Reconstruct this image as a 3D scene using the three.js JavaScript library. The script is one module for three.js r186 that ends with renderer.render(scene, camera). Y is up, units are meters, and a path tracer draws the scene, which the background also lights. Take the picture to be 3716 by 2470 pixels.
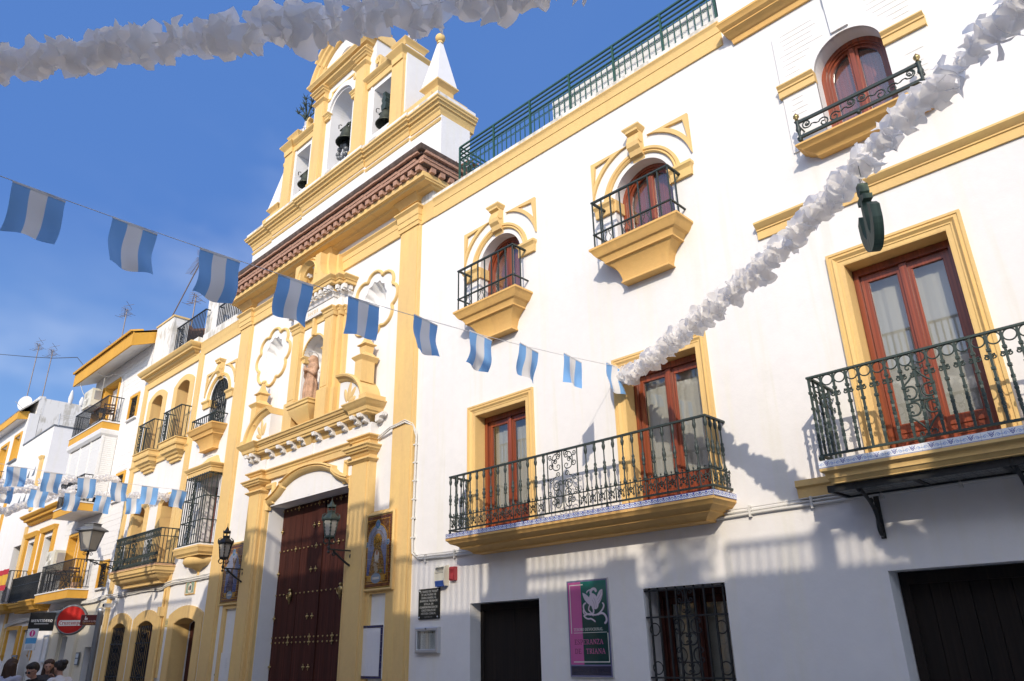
import * as THREE from 'three';
import { mergeGeometries, toCreasedNormals } from 'three/addons/utils/BufferGeometryUtils.js';
import { MarchingCubes } from 'three/addons/objects/MarchingCubes.js';

// ---------- camera, sky, sun, exposure ----------
const S = 0.8;                                   // the plan below is drawn in units of 0.8 m
const scene = new THREE.Scene();
const FOCAL = 2682.18, PITCH = 0.392716, ROLL = -0.0214361, YAW = -0.76643;
const camera = new THREE.PerspectiveCamera(2 * Math.atan(1235 / FOCAL) * 180 / Math.PI, 1024 / 681, 0.1, 400);
{
  const cp = Math.cos(PITCH), sp = Math.sin(PITCH), cy = Math.cos(YAW), sy = Math.sin(YAW), cr = Math.cos(ROLL), sr = Math.sin(ROLL);
  const fw = new THREE.Vector3(sy * cp, sp, -cy * cp), r0 = new THREE.Vector3(cy, 0, sy), u0 = new THREE.Vector3().crossVectors(r0, fw);
  const r = r0.clone().multiplyScalar(cr).addScaledVector(u0, sr), u = u0.clone().multiplyScalar(cr).addScaledVector(r0, -sr);
  camera.quaternion.setFromRotationMatrix(new THREE.Matrix4().makeBasis(r, u, fw.negate()));
  camera.position.set(0, 1.65 * S, 10 * S);
}
const SUN = new THREE.Vector3(0.29, 0.27, 0.47).normalize();
const renderer = new THREE.WebGLRenderer({ antialias: true });
renderer.setSize(1024, 681);
renderer.toneMapping = THREE.LinearToneMapping;
renderer.toneMappingExposure = 1.25;
renderer.shadowMap.enabled = true;
renderer.shadowMap.type = THREE.PCFSoftShadowMap;
const sun = new THREE.DirectionalLight(0xfff1dd, 2.75);
sun.position.copy(SUN).multiplyScalar(60).add(new THREE.Vector3(-18, 5, 3));
sun.target.position.set(-18, 5, 3);
sun.castShadow = true;
Object.assign(sun.shadow.camera, { left: -40, right: 40, top: 30, bottom: -30, near: 1, far: 140 });
sun.shadow.mapSize.set(4096, 4096); sun.shadow.radius = 1.0; sun.shadow.bias = -0.0004;
scene.add(sun, sun.target);

// ---------- random numbers and noise ----------
let seed = 7;
const rnd = () => { seed = (seed + 0x6d2b79f5) | 0; let t = Math.imul(seed ^ (seed >>> 15), 1 | seed); t = (t + Math.imul(t ^ (t >>> 7), 61 | t)) ^ t; return ((t ^ (t >>> 14)) >>> 0) / 4294967296; };
const rr = (a, b) => a + (b - a) * rnd();
const hash = (x, y, s) => { let h = Math.imul(x | 0, 374761393) ^ Math.imul(y | 0, 668265263) ^ Math.imul(s | 0, 1442695041); h = Math.imul(h ^ (h >>> 13), 1274126177); return ((h ^ (h >>> 16)) >>> 0) / 4294967296; };
const mod = (a, n) => ((a % n) + n) % n;
function vnoise(x, y, px, py, s) {               // value noise that repeats every px, py cells
  const xi = Math.floor(x), yi = Math.floor(y); let fx = x - xi, fy = y - yi; fx = fx * fx * (3 - 2 * fx); fy = fy * fy * (3 - 2 * fy);
  const h = (i, j) => hash(mod(i, px), mod(j, py), s);
  return (h(xi, yi) * (1 - fx) + h(xi + 1, yi) * fx) * (1 - fy) + (h(xi, yi + 1) * (1 - fx) + h(xi + 1, yi + 1) * fx) * fy;
}
const fbm = (u, v, cx, cy, oct, s) => { let a = 0.5, t = 0, n = 0; for (let o = 0; o < oct; o++) { t += a * vnoise(u * cx, v * cy, cx, cy, s + o); n += a; a *= 0.55; cx *= 2; cy *= 2; } return t / n; };
{
  const W = 1024, H = 512, d = new Float32Array(W * H * 4);
  const mix = (a, b, t) => a.map((v, i) => v + (b[i] - v) * t);
  const zen = [0.068, 0.165, 0.44], mid = [0.082, 0.192, 0.50], low = [0.23, 0.415, 0.73], hor = [0.55, 0.68, 0.86];
  for (let j = 0; j < H; j++) for (let i = 0; i < W; i++) {
    const el = ((j + 0.5) / H - 0.5) * Math.PI, az = ((i + 0.5) / W - 0.5) * 2 * Math.PI;
    const dx = Math.cos(az) * Math.cos(el), dz = Math.sin(az) * Math.cos(el), dy = Math.sin(el);
    const e = Math.max(0, el * 180 / Math.PI);
    let c = e < 8 ? mix(hor, low, e / 8) : e < 28 ? mix(low, mid, Math.pow((e - 8) / 20, 0.8)) : mix(mid, zen, Math.min(1, (e - 28) / 40));
    const cs = Math.max(0, dx * SUN.x + dy * SUN.y + dz * SUN.z);
    const glow = 1.4 * Math.pow(cs, 5) + 2.5 * Math.pow(cs, 50);
    c = c.map((v, k) => v * (1 + 0.35 * Math.pow(cs, 3)) + glow * [1, 0.95, 0.85][k]);
    if (e > 0) {                                  // thin high cloud
      const q = 1 / (0.25 + dy), u = mod(dx * q * 0.22 + 7, 1), v = mod(dz * q * 0.22 + 3, 1);
      const n = fbm(u, v, 5, 9, 6, 11), m = fbm(u, v, 3, 2, 3, 31);
      const k = Math.max(0, n - 0.46) * 2.4 * Math.max(0, m - 0.36) * 2.6 * Math.max(0, 1 - e / 50);
      const azd = az * 180 / Math.PI, wisp = (a0, e0, wa, we, s) => { let da = mod(azd - a0 + 180, 360) - 180; const t = (da + (e - e0) * 0.8) / wa, w = (e - e0) / we; return Math.exp(-t * t - w * w) * Math.max(0, fbm(mod(azd / 40 + 9 + e * 0.03, 1), mod(e / 40 + s, 1), 6, 14, 6, 51) - 0.36) * 2.6; };
      const q2 = wisp(-145, 31, 8, 5, .1) * 0.9 + wisp(-152, 25, 10, 4, .4) * 0.8 + wisp(-165, 17, 14, 5, .7) * 0.7 + wisp(-60, 30, 16, 7, .3) + wisp(40, 36, 18, 6, .6) + wisp(130, 28, 14, 6, .9) + wisp(-100, 55, 14, 5, .2) * 0.4;
      c = mix(c, [0.80, 0.86, 0.98], Math.min(0.55, k + q2 * 0.38));
    }
    if (el < 0) c = mix(hor, [0.30, 0.29, 0.28], Math.min(1, -el * 6));
    const o = (j * W + i) * 4; d[o] = c[0]; d[o + 1] = c[1]; d[o + 2] = c[2]; d[o + 3] = 1;
  }
  const sky = new THREE.DataTexture(d, W, H, THREE.RGBAFormat, THREE.FloatType);
  sky.mapping = THREE.EquirectangularReflectionMapping; sky.magFilter = sky.minFilter = THREE.LinearFilter; sky.needsUpdate = true;
  scene.background = sky; scene.environment = sky;
}

// ---------- textures and materials ----------
function dtex(n, m, metresX, metresY, f, srgb) {
  const d = new Uint8Array(n * m * 4);
  for (let j = 0; j < m; j++) for (let i = 0; i < n; i++) {
    let v = f((i + 0.5) / n, (j + 0.5) / m); if (typeof v === 'number') v = [v, v, v];
    const o = (j * n + i) * 4; for (let k = 0; k < 3; k++) d[o + k] = Math.max(0, Math.min(255, v[k] * 255)); d[o + 3] = 255;
  }
  const t = new THREE.DataTexture(d, n, m); t.wrapS = t.wrapT = THREE.RepeatWrapping; t.magFilter = THREE.LinearFilter; t.minFilter = THREE.LinearMipmapLinearFilter; t.generateMipmaps = true;
  t.repeat.set(1 / metresX, 1 / metresY); if (srgb) t.colorSpace = THREE.SRGBColorSpace; t.needsUpdate = true; return t;
}
const sst = (a, b, x) => { x = Math.max(0, Math.min(1, (x - a) / (b - a))); return x * x * (3 - 2 * x); };
// limewash: broad cloudy tone, vertical run marks, a few patches
const T_wash = dtex(1024, 1024, 7.3, 7.3, (u, v) => {
  const a = fbm(u, v, 4, 4, 6, 1), st = fbm(u, v, 46, 3, 4, 5), sp = fbm(u, v, 60, 60, 3, 9), pt = fbm(u, v, 7, 9, 5, 15);
  const g = 0.972 + (a - 0.5) * 0.035 - sst(0.6, 0.85, st) * 0.022 * sst(0.4, 0.62, a) + (sp - 0.5) * 0.02 - sst(0.66, 0.74, pt) * 0.01;
  return [g, g * (0.998 - 0.006 * st), g * (0.992 - 0.022 * sst(0.5, 0.8, st))];
}, true);
const T_paint = dtex(512, 512, 3.1, 3.1, (u, v) => {
  const a = fbm(u, v, 3, 3, 6, 21), st = fbm(u, v, 30, 3, 4, 25), sp = fbm(u, v, 50, 50, 3, 29);
  const g = 0.965 + (a - 0.5) * 0.08 - sst(0.6, 0.9, st) * 0.035 + (sp - 0.5) * 0.03;
  return [g, g * (0.995 - 0.02 * st), g * (1 - 0.07 * a)];
}, true);
const T_bump = dtex(512, 512, 1.7, 1.7, (u, v) => 0.55 * fbm(u, v, 5, 5, 4, 41) + 0.3 * fbm(u, v, 40, 40, 3, 45) + 0.15 * fbm(u, v, 110, 110, 2, 48));
const T_dirty = dtex(512, 512, 2.2, 2.2, (u, v) => { const a = fbm(u, v, 6, 6, 6, 61), s = fbm(u, v, 30, 4, 4, 65), k = sst(0.46, 0.72, a * 0.6 + s * 0.45); return [0.97 - 0.16 * k, 0.965 - 0.17 * k, 0.955 - 0.20 * k]; }, true);
const T_wood = dtex(256, 512, 0.55, 2.3, (u, v) => { const a = fbm(u, v, 22, 2, 5, 71), b = fbm(u, v, 5, 1, 4, 75), g = 0.60 + 0.5 * a * (0.6 + 0.6 * b); return [g, g * 0.96, g * 0.92]; }, true);
const T_brick = dtex(256, 256, 0.9, 0.9, (u, v) => { const a = fbm(u, v, 6, 6, 5, 81), s = fbm(u, v, 40, 40, 3, 85); const g = 0.72 + 0.4 * a + (s - 0.5) * 0.25; return [g, g * 0.97, g * 0.95]; }, true);
const T_grain = dtex(256, 256, 0.8, 0.8, (u, v) => 0.5 * fbm(u, v, 12, 12, 4, 91) + 0.5 * fbm(u, v, 60, 60, 2, 95));
const T_rough = dtex(256, 256, 0.7, 0.7, (u, v) => 0.62 + 0.45 * (fbm(u, v, 9, 9, 5, 97) - 0.3));
const lin = (r, g, b) => new THREE.Color().setRGB(r, g, b);
const std = (name, c, o = {}) => Object.assign(new THREE.MeshStandardMaterial({ color: lin(...c), roughness: 0.85, metalness: 0, side: THREE.DoubleSide, ...o }), { name });
const phy = (name, c, o = {}) => Object.assign(new THREE.MeshPhysicalMaterial({ color: lin(...c), roughness: 0.5, metalness: 0, side: THREE.DoubleSide, ...o }), { name });
const wash = { map: T_wash, bumpMap: T_bump, bumpScale: 0.0025, roughness: 0.9 }, paint = { map: T_paint, bumpMap: T_bump, bumpScale: 0.005, roughness: 0.8 };
const M = {
  white: std('limewash', [0.83, 0.825, 0.815], wash), whiteB: std('limewash_weathered', [0.80, 0.79, 0.77], { ...wash, map: T_dirty }),
  cream: std('cream_render', [0.74, 0.69, 0.56], wash), smooth: std('white_paint', [0.80, 0.80, 0.79], { map: T_wash, roughness: 0.6 }),
  yellow: std('yellow_paint', [0.79, 0.56, 0.235], paint), yellowS: std('yellow_sill_paint', [0.76, 0.475, 0.165], paint), ochre: std('ochre_paint', [0.70, 0.385, 0.055], paint),
  sand: std('sand_paint', [0.72, 0.53, 0.25], paint),
  wood: phy('red_varnished_wood', [0.33, 0.075, 0.028], { map: T_wood, roughness: 0.38, clearcoat: 0.5, clearcoatRoughness: 0.25, bumpMap: T_wood, bumpScale: 0.002 }),
  woodP: phy('dark_red_door_wood', [0.088, 0.027, 0.019], { map: T_wood, roughness: 0.78, specularIntensity: 0.5, bumpMap: T_wood, bumpScale: 0.002 }),
  woodD: std('near_black_wood', [0.014, 0.009, 0.006], { map: T_wood, roughness: 0.95, bumpMap: T_wood, bumpScale: 0.002 }),
  iron: std('dark_green_iron', [0.032, 0.046, 0.043], { roughnessMap: T_rough, roughness: 0.75, metalness: 0.15 }), ironB: std('black_iron', [0.016, 0.018, 0.019], { roughnessMap: T_rough, roughness: 0.7 }),
  green: std('green_rail_paint', [0.028, 0.085, 0.060], { roughness: 0.45 }), verd: std('verdigris_iron', [0.042, 0.064, 0.058], { roughnessMap: T_rough, roughness: 0.8, metalness: 0.2 }),
  brass: std('brass', [0.46, 0.34, 0.15], { roughness: 0.38, metalness: 1 }), bronze: std('weathered_bronze', [0.07, 0.085, 0.065], { roughness: 0.55, metalness: 0.5, map: T_brick }),
  brick: std('red_brick', [0.47, 0.29, 0.215], { map: T_brick, bumpMap: T_grain, bumpScale: 0.004 }), brickD: std('weathered_dark_brick', [0.13, 0.095, 0.08], { map: T_brick, bumpMap: T_grain, bumpScale: 0.006 }),
  roofT: std('clay_roof_tile', [0.36, 0.20, 0.13], { map: T_brick, bumpMap: T_grain, bumpScale: 0.006 }),
  galv: std('weathered_aerial_metal', [0.26, 0.22, 0.20], { metalness: 0.4, roughness: 0.55 }), terra: std('terracotta', [0.56, 0.36, 0.235], { map: T_brick, bumpMap: T_grain, bumpScale: 0.003 }),
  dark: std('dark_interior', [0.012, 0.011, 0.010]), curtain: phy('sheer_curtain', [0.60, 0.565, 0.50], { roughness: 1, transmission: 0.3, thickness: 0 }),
  glass: phy('window_glass', [0.93, 0.95, 0.95], { transmission: 1, thickness: 0, roughness: 0.02, ior: 1.8 }), frost: phy('frosted_lamp_glass', [0.55, 0.53, 0.47], { transmission: 0.45, thickness: 0, roughness: 0.6 }),
  shutter: std('white_slat', [0.74, 0.73, 0.70], { roughness: 0.55 }), alu: std('aluminium', [0.62, 0.63, 0.64], { metalness: 0.75, roughness: 0.42 }), grey: std('grey_metal', [0.17, 0.18, 0.19], { metalness: 0.3, roughness: 0.5 }),
  plastic: std('ivory_plastic', [0.70, 0.67, 0.55], { roughness: 0.45 }), redp: std('red_plastic', [0.42, 0.05, 0.06], { roughness: 0.4 }), bluep: std('blue_plastic', [0.03, 0.08, 0.30], { roughness: 0.3 }),
  cable: std('painted_cable', [0.66, 0.645, 0.60], { roughness: 0.7 }), cableD: std('dark_cable', [0.06, 0.06, 0.06]), paper: phy('tissue_paper', [0.97, 0.955, 0.935], { roughness: 1, transmission: 0.7, thickness: 0 }),
  blue: phy('pale_blue_cloth', [0.20, 0.43, 0.78], { roughness: 1, transmission: 0.22, thickness: 0 }), whitec: phy('white_cloth', [0.80, 0.79, 0.77], { roughness: 1, transmission: 0.25, thickness: 0 }),
  anchor: std('dark_green_paint', [0.11, 0.20, 0.15], { roughness: 0.5, map: T_wood }),
  asphalt: std('street_paving', [0.34, 0.325, 0.30], { map: T_dirty, bumpMap: T_bump, bumpScale: 0.006 }), chair: std('bistro_wood', [0.20, 0.11, 0.06], { map: T_wood, roughness: 0.5 }),
};

// ---------- geometry ----------
const V2 = (x, y) => new THREE.Vector2(x, y), V3 = (x, y, z) => new THREE.Vector3(x, y, z);
const lerp = (a, b, t) => a + (b - a) * t;
function outward(g) {                             // triangle order so that faces look outward
  g = g.index ? g.toNonIndexed() : g; const p = g.attributes.position.array; let v = 0;
  for (let i = 0; i < p.length; i += 9) v += p[i] * (p[i + 4] * p[i + 8] - p[i + 5] * p[i + 7]) - p[i + 1] * (p[i + 3] * p[i + 8] - p[i + 5] * p[i + 6]) + p[i + 2] * (p[i + 3] * p[i + 7] - p[i + 4] * p[i + 6]);
  if (v < 0) for (let i = 0; i < p.length; i += 9) for (let k = 0; k < 3; k++) { const t = p[i + 3 + k]; p[i + 3 + k] = p[i + 6 + k]; p[i + 6 + k] = t; }
  g.deleteAttribute('normal'); g.computeVertexNormals(); return g;
}
const soup = (a) => { const g = new THREE.BufferGeometry(); g.setAttribute('position', new THREE.BufferAttribute(new Float32Array(a), 3)); return g; };
const bx = (x0, x1, y0, y1, z0, z1) => new THREE.BoxGeometry(Math.abs(x1 - x0), Math.abs(y1 - y0), Math.abs(z1 - z0)).translate((x0 + x1) / 2, (y0 + y1) / 2, (z0 + z1) / 2);
const cyl = (x, y0, y1, z, r0, r1 = r0, n = 8) => new THREE.CylinderGeometry(r1, r0, y1 - y0, n).translate(x, (y0 + y1) / 2, z);
const sph = (x, y, z, r, n = 10) => new THREE.SphereGeometry(r, n, Math.max(5, n - 3)).translate(x, y, z);
const QU = new THREE.Quaternion(), UPV = V3(0, 1, 0);
const rod = (a, b, r, n = 5, r2 = r) => { a = V3(...a); b = V3(...b); const d = b.clone().sub(a), l = d.length(); return new THREE.CylinderGeometry(r2, r, l, n).translate(0, l / 2, 0).applyQuaternion(QU.setFromUnitVectors(UPV, d.divideScalar(l))).translate(a.x, a.y, a.z); };
const bar = (a, b, w, h = w) => { a = V3(...a); b = V3(...b); const d = b.clone().sub(a), l = d.length(); return new THREE.BoxGeometry(w, l, h).translate(0, l / 2, 0).applyQuaternion(QU.setFromUnitVectors(UPV, d.divideScalar(l))).translate(a.x, a.y, a.z); };
const tube = (pts, r, n = 5, k = 2) => new THREE.TubeGeometry(new THREE.CatmullRomCurve3(pts.map((p) => V3(...p))), Math.max(2, Math.round((pts.length - 1) * k)), r, n);
const lathe = (prof, n, x, y, z) => new THREE.LatheGeometry(prof.map(([r, h]) => V2(r, h)), n).translate(x, y, z);
const arc = (cx, cy, r, a0, a1, n, ry = r) => Array.from({ length: n + 1 }, (_, i) => { const a = lerp(a0, a1, i / n); return [cx + r * Math.cos(a), cy + ry * Math.sin(a)]; });
const shape = (pts, holes = []) => { const s = new THREE.Shape(pts.map((p) => V2(...p))); for (const h of holes) s.holes.push(new THREE.Path(h.map((p) => V2(...p)))); return s; };
const ext = (pts, z0, z1, holes = []) => new THREE.ExtrudeGeometry(shape(pts, holes), { depth: z1 - z0, bevelEnabled: false, curveSegments: 1 }).translate(0, 0, z0);
const extX = (zy, x0, x1) => { const g = new THREE.ExtrudeGeometry(shape(zy), { depth: x1 - x0, bevelEnabled: false, curveSegments: 1 }), p = g.attributes.position; for (let i = 0; i < p.count; i++) p.setXYZ(i, x0 + p.getZ(i), p.getY(i), p.getX(i)); return outward(g); };
const PI = Math.PI;
// an opening: flat head, or an arch of the given rise
function opn(x0, x1, y0, ys, rise = 0, n = 16) {
  const p = [[x0, y0], [x1, y0]]; if (!rise) return [...p, [x1, ys], [x0, ys]];
  const w = (x1 - x0) / 2, R = (w * w + rise * rise) / (2 * rise), cy = ys + rise - R, a = Math.asin(Math.min(1, w / R));
  return [...p, ...arc((x0 + x1) / 2, cy, R, PI / 2 - a, PI / 2 + a, n)];
}
const rect = (x0, x1, y0, y1) => [[x0, y0], [x1, y0], [x1, y1], [x0, y1]];
// a solid built from stacked rectangles standing on the wall: levels [height, inset]
function stack(x0, x1, d, levels, zb = -0.03, both = false) {
  const a = [], q = (A, B, C, D) => a.push(...A, ...B, ...C, ...A, ...C, ...D);
  const ring = ([y, s, sx = s]) => both ? [[x0 + sx, y, zb + s], [x1 - sx, y, zb + s], [x1 - sx, y, d - s], [x0 + sx, y, d - s]] : [[x0 + sx, y, zb], [x1 - sx, y, zb], [x1 - sx, y, d - s], [x0 + sx, y, d - s]];
  const R = levels.map(ring);
  for (let i = 0; i + 1 < R.length; i++) for (let k = 0; k < 4; k++) q(R[i][k], R[i][(k + 1) % 4], R[i + 1][(k + 1) % 4], R[i + 1][k]);
  q(...R[0]); q(...[...R[R.length - 1]].reverse());
  return toCreasedNormals(outward(soup(a)), 0.5);
}
// a moulding swept along a path on the wall plane: profile [offset to the left of travel, z]
function mould(path, prof, closed = false, crease = 0.45) {
  const n = path.length, dir = (a, b) => { const d = V2(b[0] - a[0], b[1] - a[1]); return d.normalize(); }, rings = [];
  for (let i = 0; i < n; i++) {
    const pv = path[closed ? (i + n - 1) % n : Math.max(0, i - 1)], nx = path[closed ? (i + 1) % n : Math.min(n - 1, i + 1)], c = path[i];
    let d0 = pv === c ? dir(c, nx) : dir(pv, c), d1 = nx === c ? d0 : dir(c, nx);
    let nn = V2(-d0.y - d1.y, d0.x + d1.x); if (nn.lengthSq() < 1e-6) nn = V2(-d0.y, d0.x); nn.normalize();
    const k = 1 / Math.max(0.45, nn.dot(V2(-d0.y, d0.x)));
    rings.push(prof.map(([a, z]) => [c[0] + nn.x * a * k, c[1] + nn.y * a * k, z]));
  }
  const t = [], m = prof.length;
  for (let i = 0; i < (closed ? n : n - 1); i++) for (let k = 0; k < m; k++) { const A = rings[i][k], B = rings[i][(k + 1) % m], C = rings[(i + 1) % n][(k + 1) % m], D = rings[(i + 1) % n][k]; t.push(...A, ...B, ...C, ...A, ...C, ...D); }
  if (!closed) for (const [r, f] of [[rings[0], 0], [rings[n - 1], 1]]) for (const tri of THREE.ShapeUtils.triangulateShape(prof.map((p) => V2(...p)), [])) { const o = f ? [0, 1, 2] : [2, 1, 0]; for (const k of o) t.push(...r[tri[k]]); }
  return toCreasedNormals(outward(soup(t)), crease);
}
const spiral = (cx, cy, r0, r1, a0, a1, n = 14) => Array.from({ length: n + 1 }, (_, i) => { const t = i / n, r = lerp(r0, r1, t), a = lerp(a0, a1, t); return [cx + r * Math.cos(a), cy + r * Math.sin(a)]; });
const flat = (p, z = 0) => p.map(([x, y]) => [x, y, z]);
const mir = (p, cx = 0) => p.map(([x, y]) => [2 * cx - x, y]);
const sscroll = (x0, y0, x1, y1, r, s = 1) => {   // an S scroll between two points
  const a = Math.atan2(y1 - y0, x1 - x0), l = Math.hypot(x1 - x0, y1 - y0), P = [...spiral(-l / 2 + r, 0, r * 0.25, r, PI * 2.6, PI * 0.0, 12).map(([x, y]) => [x, y]), ...spiral(l / 2 - r, 0, r, r * 0.25, PI, PI * 3.6, 12)];
  const c = Math.cos(a), q = Math.sin(a); return P.map(([x, y]) => { y *= s; return [(x0 + x1) / 2 + c * x - q * y, (y0 + y1) / 2 + q * x + c * y]; });
};
const cscroll = (cx, cy, w, h, s = 1) => {        // a C scroll, curled at both ends, open to +x when s = 1
  const r = h * 0.2; return [...spiral(s * (w / 2 - r) , h / 2 - r, r * 0.3, r, s > 0 ? -PI * 1.3 : PI * 2.3, PI / 2, 9), ...arc(0, 0, w * 0.45, PI / 2, s > 0 ? PI * 1.5 : -PI / 2, 8, h / 2), ...spiral(s * (w / 2 - r), -h / 2 + r, r, r * 0.3, -PI / 2, s > 0 ? PI * 1.3 : -PI * 2.3, 9)].map(([x, y]) => [cx + x, cy + y]);
};

// ---------- naming and assembling ----------
const used = {};
const numbered = (n) => { const k = used[n] = (used[n] ?? -1) + 1; return k ? n + '_' + String(k).padStart(3, '0') : n; };
const BASE = new Map(), ZERO = V3(0, 0, 0), baseOf = (o) => BASE.get(o) ?? ZERO;
function tag(o, label, category, group, kind) { const u = o.userData; if (label) u.label = label; if (category) u.category = category; if (group) u.group = group; if (kind) u.kind = kind; return o; }
function thing(name, label, category, [x, y, z] = [0, 0, 0], group, kind) {
  const o = new THREE.Group(); o.name = numbered(name); o.position.set(x * S, y * S, z * S); o.scale.setScalar(S); BASE.set(o, V3(x, y, z)); scene.add(o); return tag(o, label, category, group, kind);
}
function sub(name, parent, label) { const o = new THREE.Group(); o.name = name; BASE.set(o, baseOf(parent)); parent.add(o); if (label) o.userData.label = label; return o; }
function weld(list) {
  list = (Array.isArray(list) ? list.flat(Infinity) : [list]).map((g) => { let q = g.index ? g.toNonIndexed() : g.clone(); if (!q.attributes.normal) q.computeVertexNormals(); for (const k of Object.keys(q.attributes)) if (k !== 'position' && k !== 'normal') q.deleteAttribute(k); q.clearGroups(); return q; });
  const g = list.length > 1 ? mergeGeometries(list) : list[0], p = g.attributes.position, n = g.attributes.normal, uv = new Float32Array(p.count * 2);
  for (let i = 0; i < p.count; i += 3) {
    let ax = 0, ay = 0, az = 0; for (let k = 0; k < 3; k++) { ax += Math.abs(n.getX(i + k)); ay += Math.abs(n.getY(i + k)); az += Math.abs(n.getZ(i + k)); }
    for (let k = 0; k < 3; k++) { const j = i + k, x = p.getX(j), y = p.getY(j), z = p.getZ(j); if (az >= ax && az >= ay) { uv[j * 2] = x; uv[j * 2 + 1] = y; } else if (ax >= ay) { uv[j * 2] = z + 0.37; uv[j * 2 + 1] = y; } else { uv[j * 2] = x; uv[j * 2 + 1] = z + 0.61; } }
  }
  g.setAttribute('uv', new THREE.BufferAttribute(uv, 2)); return g;
}
function mesh(name, g, m, parent) { const o = new THREE.Mesh(g, m); o.name = name; o.castShadow = o.receiveShadow = true; (parent ?? scene).add(o); BASE.set(o, baseOf(parent)); return o; }
function part(name, geos, m, parent, label) { const g = weld(geos), b = baseOf(parent); g.translate(-b.x, -b.y, -b.z); const o = mesh(name, g, m, parent); if (label) o.userData.label = label; return o; }
// copies of one geometry as parts: spots [x, y, z, turnY, scale]
function each(name, g, m, parent, spots) { const b = baseOf(parent); g = g.attributes.uv && g.userData.keep ? g : weld(g); for (const [x, y, z, t = 0, sx = 1, sy = 1, tz = 0] of spots) { const o = mesh(name, g, m, parent); o.position.set(x - b.x, y - b.y, z - b.z); o.rotation.set(0, t, tz); o.scale.set(sx, sy, 1); } }
function one(name, geos, m, label, category, base, group) { const t = thing(name, label, category, base, group); part(name.replace(/_\d+$/, '') + '_body', geos, m, t); return t; }
const canvas = (w, h, draw) => { const c = document.createElement('canvas'); c.width = w; c.height = h; const x = c.getContext('2d'); draw(x, w, h); const t = new THREE.CanvasTexture(c); t.colorSpace = THREE.SRGBColorSpace; t.anisotropy = 8; return t; };
// a printed face: rectangle facing +z (before turning) carrying a texture
function face(w, h, u0 = 0, v0 = 0, u1 = 1, v1 = 1) { const g = new THREE.PlaneGeometry(w, h), u = g.attributes.uv; for (let i = 0; i < 4; i++) u.setXY(i, lerp(u0, u1, u.getX(i)), lerp(v0, v1, u.getY(i))); return g; }
function tileGeo(w, h, d, u0 = 0, v0 = 0, u1 = 1, v1 = 1) { const g = new THREE.BoxGeometry(w, h, d), u = g.attributes.uv; for (let i = 0; i < u.count; i++) u.setXY(i, lerp(u0, u1, u.getX(i)), lerp(v0, v1, u.getY(i))); g.userData.keep = true; return g; }

// ---------- windows, doors, balconies ----------
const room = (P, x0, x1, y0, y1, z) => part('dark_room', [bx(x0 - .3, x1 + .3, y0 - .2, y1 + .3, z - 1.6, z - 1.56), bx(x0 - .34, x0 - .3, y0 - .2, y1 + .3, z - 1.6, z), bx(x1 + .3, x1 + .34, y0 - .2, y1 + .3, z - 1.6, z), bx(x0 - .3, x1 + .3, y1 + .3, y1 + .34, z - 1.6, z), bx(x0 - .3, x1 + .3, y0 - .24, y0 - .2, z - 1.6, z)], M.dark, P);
function curtainGeo(x0, x1, y0, y1, z, amp = .006) {
  const n = Math.max(16, Math.round((x1 - x0) * 40)), g = new THREE.PlaneGeometry(x1 - x0, y1 - y0, n, 1), p = g.attributes.position;
  for (let i = 0; i < p.count; i++) { const x = p.getX(i); p.setZ(i, amp * (Math.sin(x * 34) + .6 * Math.sin(x * 71 + 1.7) + .5 * Math.sin(x * 13))); }
  g.translate((x0 + x1) / 2, (y0 + y1) / 2, z); g.computeVertexNormals(); return g;
}
// a pair of glazed wooden doors with panels below
function frenchDoor(B, x0, x1, y0, y1, z, sill = .5, wood = M.wood) {
  const w = sub('french_door', B), xm = (x0 + x1) / 2;
  part('frame', [bx(x0, x0 + .07, y0, y1, z - .08, z + .05), bx(x1 - .07, x1, y0, y1, z - .08, z + .05), bx(x0 + .07, x1 - .07, y1 - .1, y1, z - .08, z + .05)], wood, w);
  for (const [a, b] of [[x0 + .075, xm - .004], [xm + .004, x1 - .075]]) {
    part('leaf', [bx(a, a + .085, y0 + .02, y1 - .105, z - .055, z), bx(b - .085, b, y0 + .02, y1 - .105, z - .055, z), bx(a + .085, b - .085, y1 - .21, y1 - .105, z - .055, z - .002), bx(a + .085, b - .085, y0 + .02, y0 + .14, z - .055, z - .002), bx(a + .085, b - .085, y0 + sill - .12, y0 + sill, z - .055, z - .002), bx(a + .085, b - .085, y0 + .14, y0 + sill - .12, z - .04, z - .022), bx(a + .14, b - .14, y0 + .19, y0 + sill - .17, z - .022, z - .008),
      bx(a + .085, a + .1, y0 + sill, y1 - .21, z - .03, z - .012), bx(b - .1, b - .085, y0 + sill, y1 - .21, z - .03, z - .012)], wood, w);
    part('pane', bx(a + .087, b - .087, y0 + sill + .002, y1 - .212, z - .036, z - .03), M.glass, w);
  }
  part('centre_bead', ext([[xm - .045, 0], [xm + .045, 0], [xm + .045, 1], [xm - .045, 1]].map(([x, t]) => [x, y0 + .02 + t * (y1 - y0 - .13)]), z + .002, z + .035), wood, w);
  part('curtain', curtainGeo(x0 + .1, x1 - .1, y0 + .1, y1 - .12, z - .17), M.curtain, w);
  room(w, x0, x1, y0, y1, z - .1); return w;
}
const halfArch = (x0, x1, y0, cx, cy, r, n = 10) => { const top = (x) => cy + Math.sqrt(Math.max(0, r * r - (x - cx) ** 2)), p = [[x0, y0], [x1, y0]]; for (let i = 0; i <= n; i++) { const x = lerp(x1, x0, i / n); p.push([x, top(x)]); } return p; };
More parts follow.
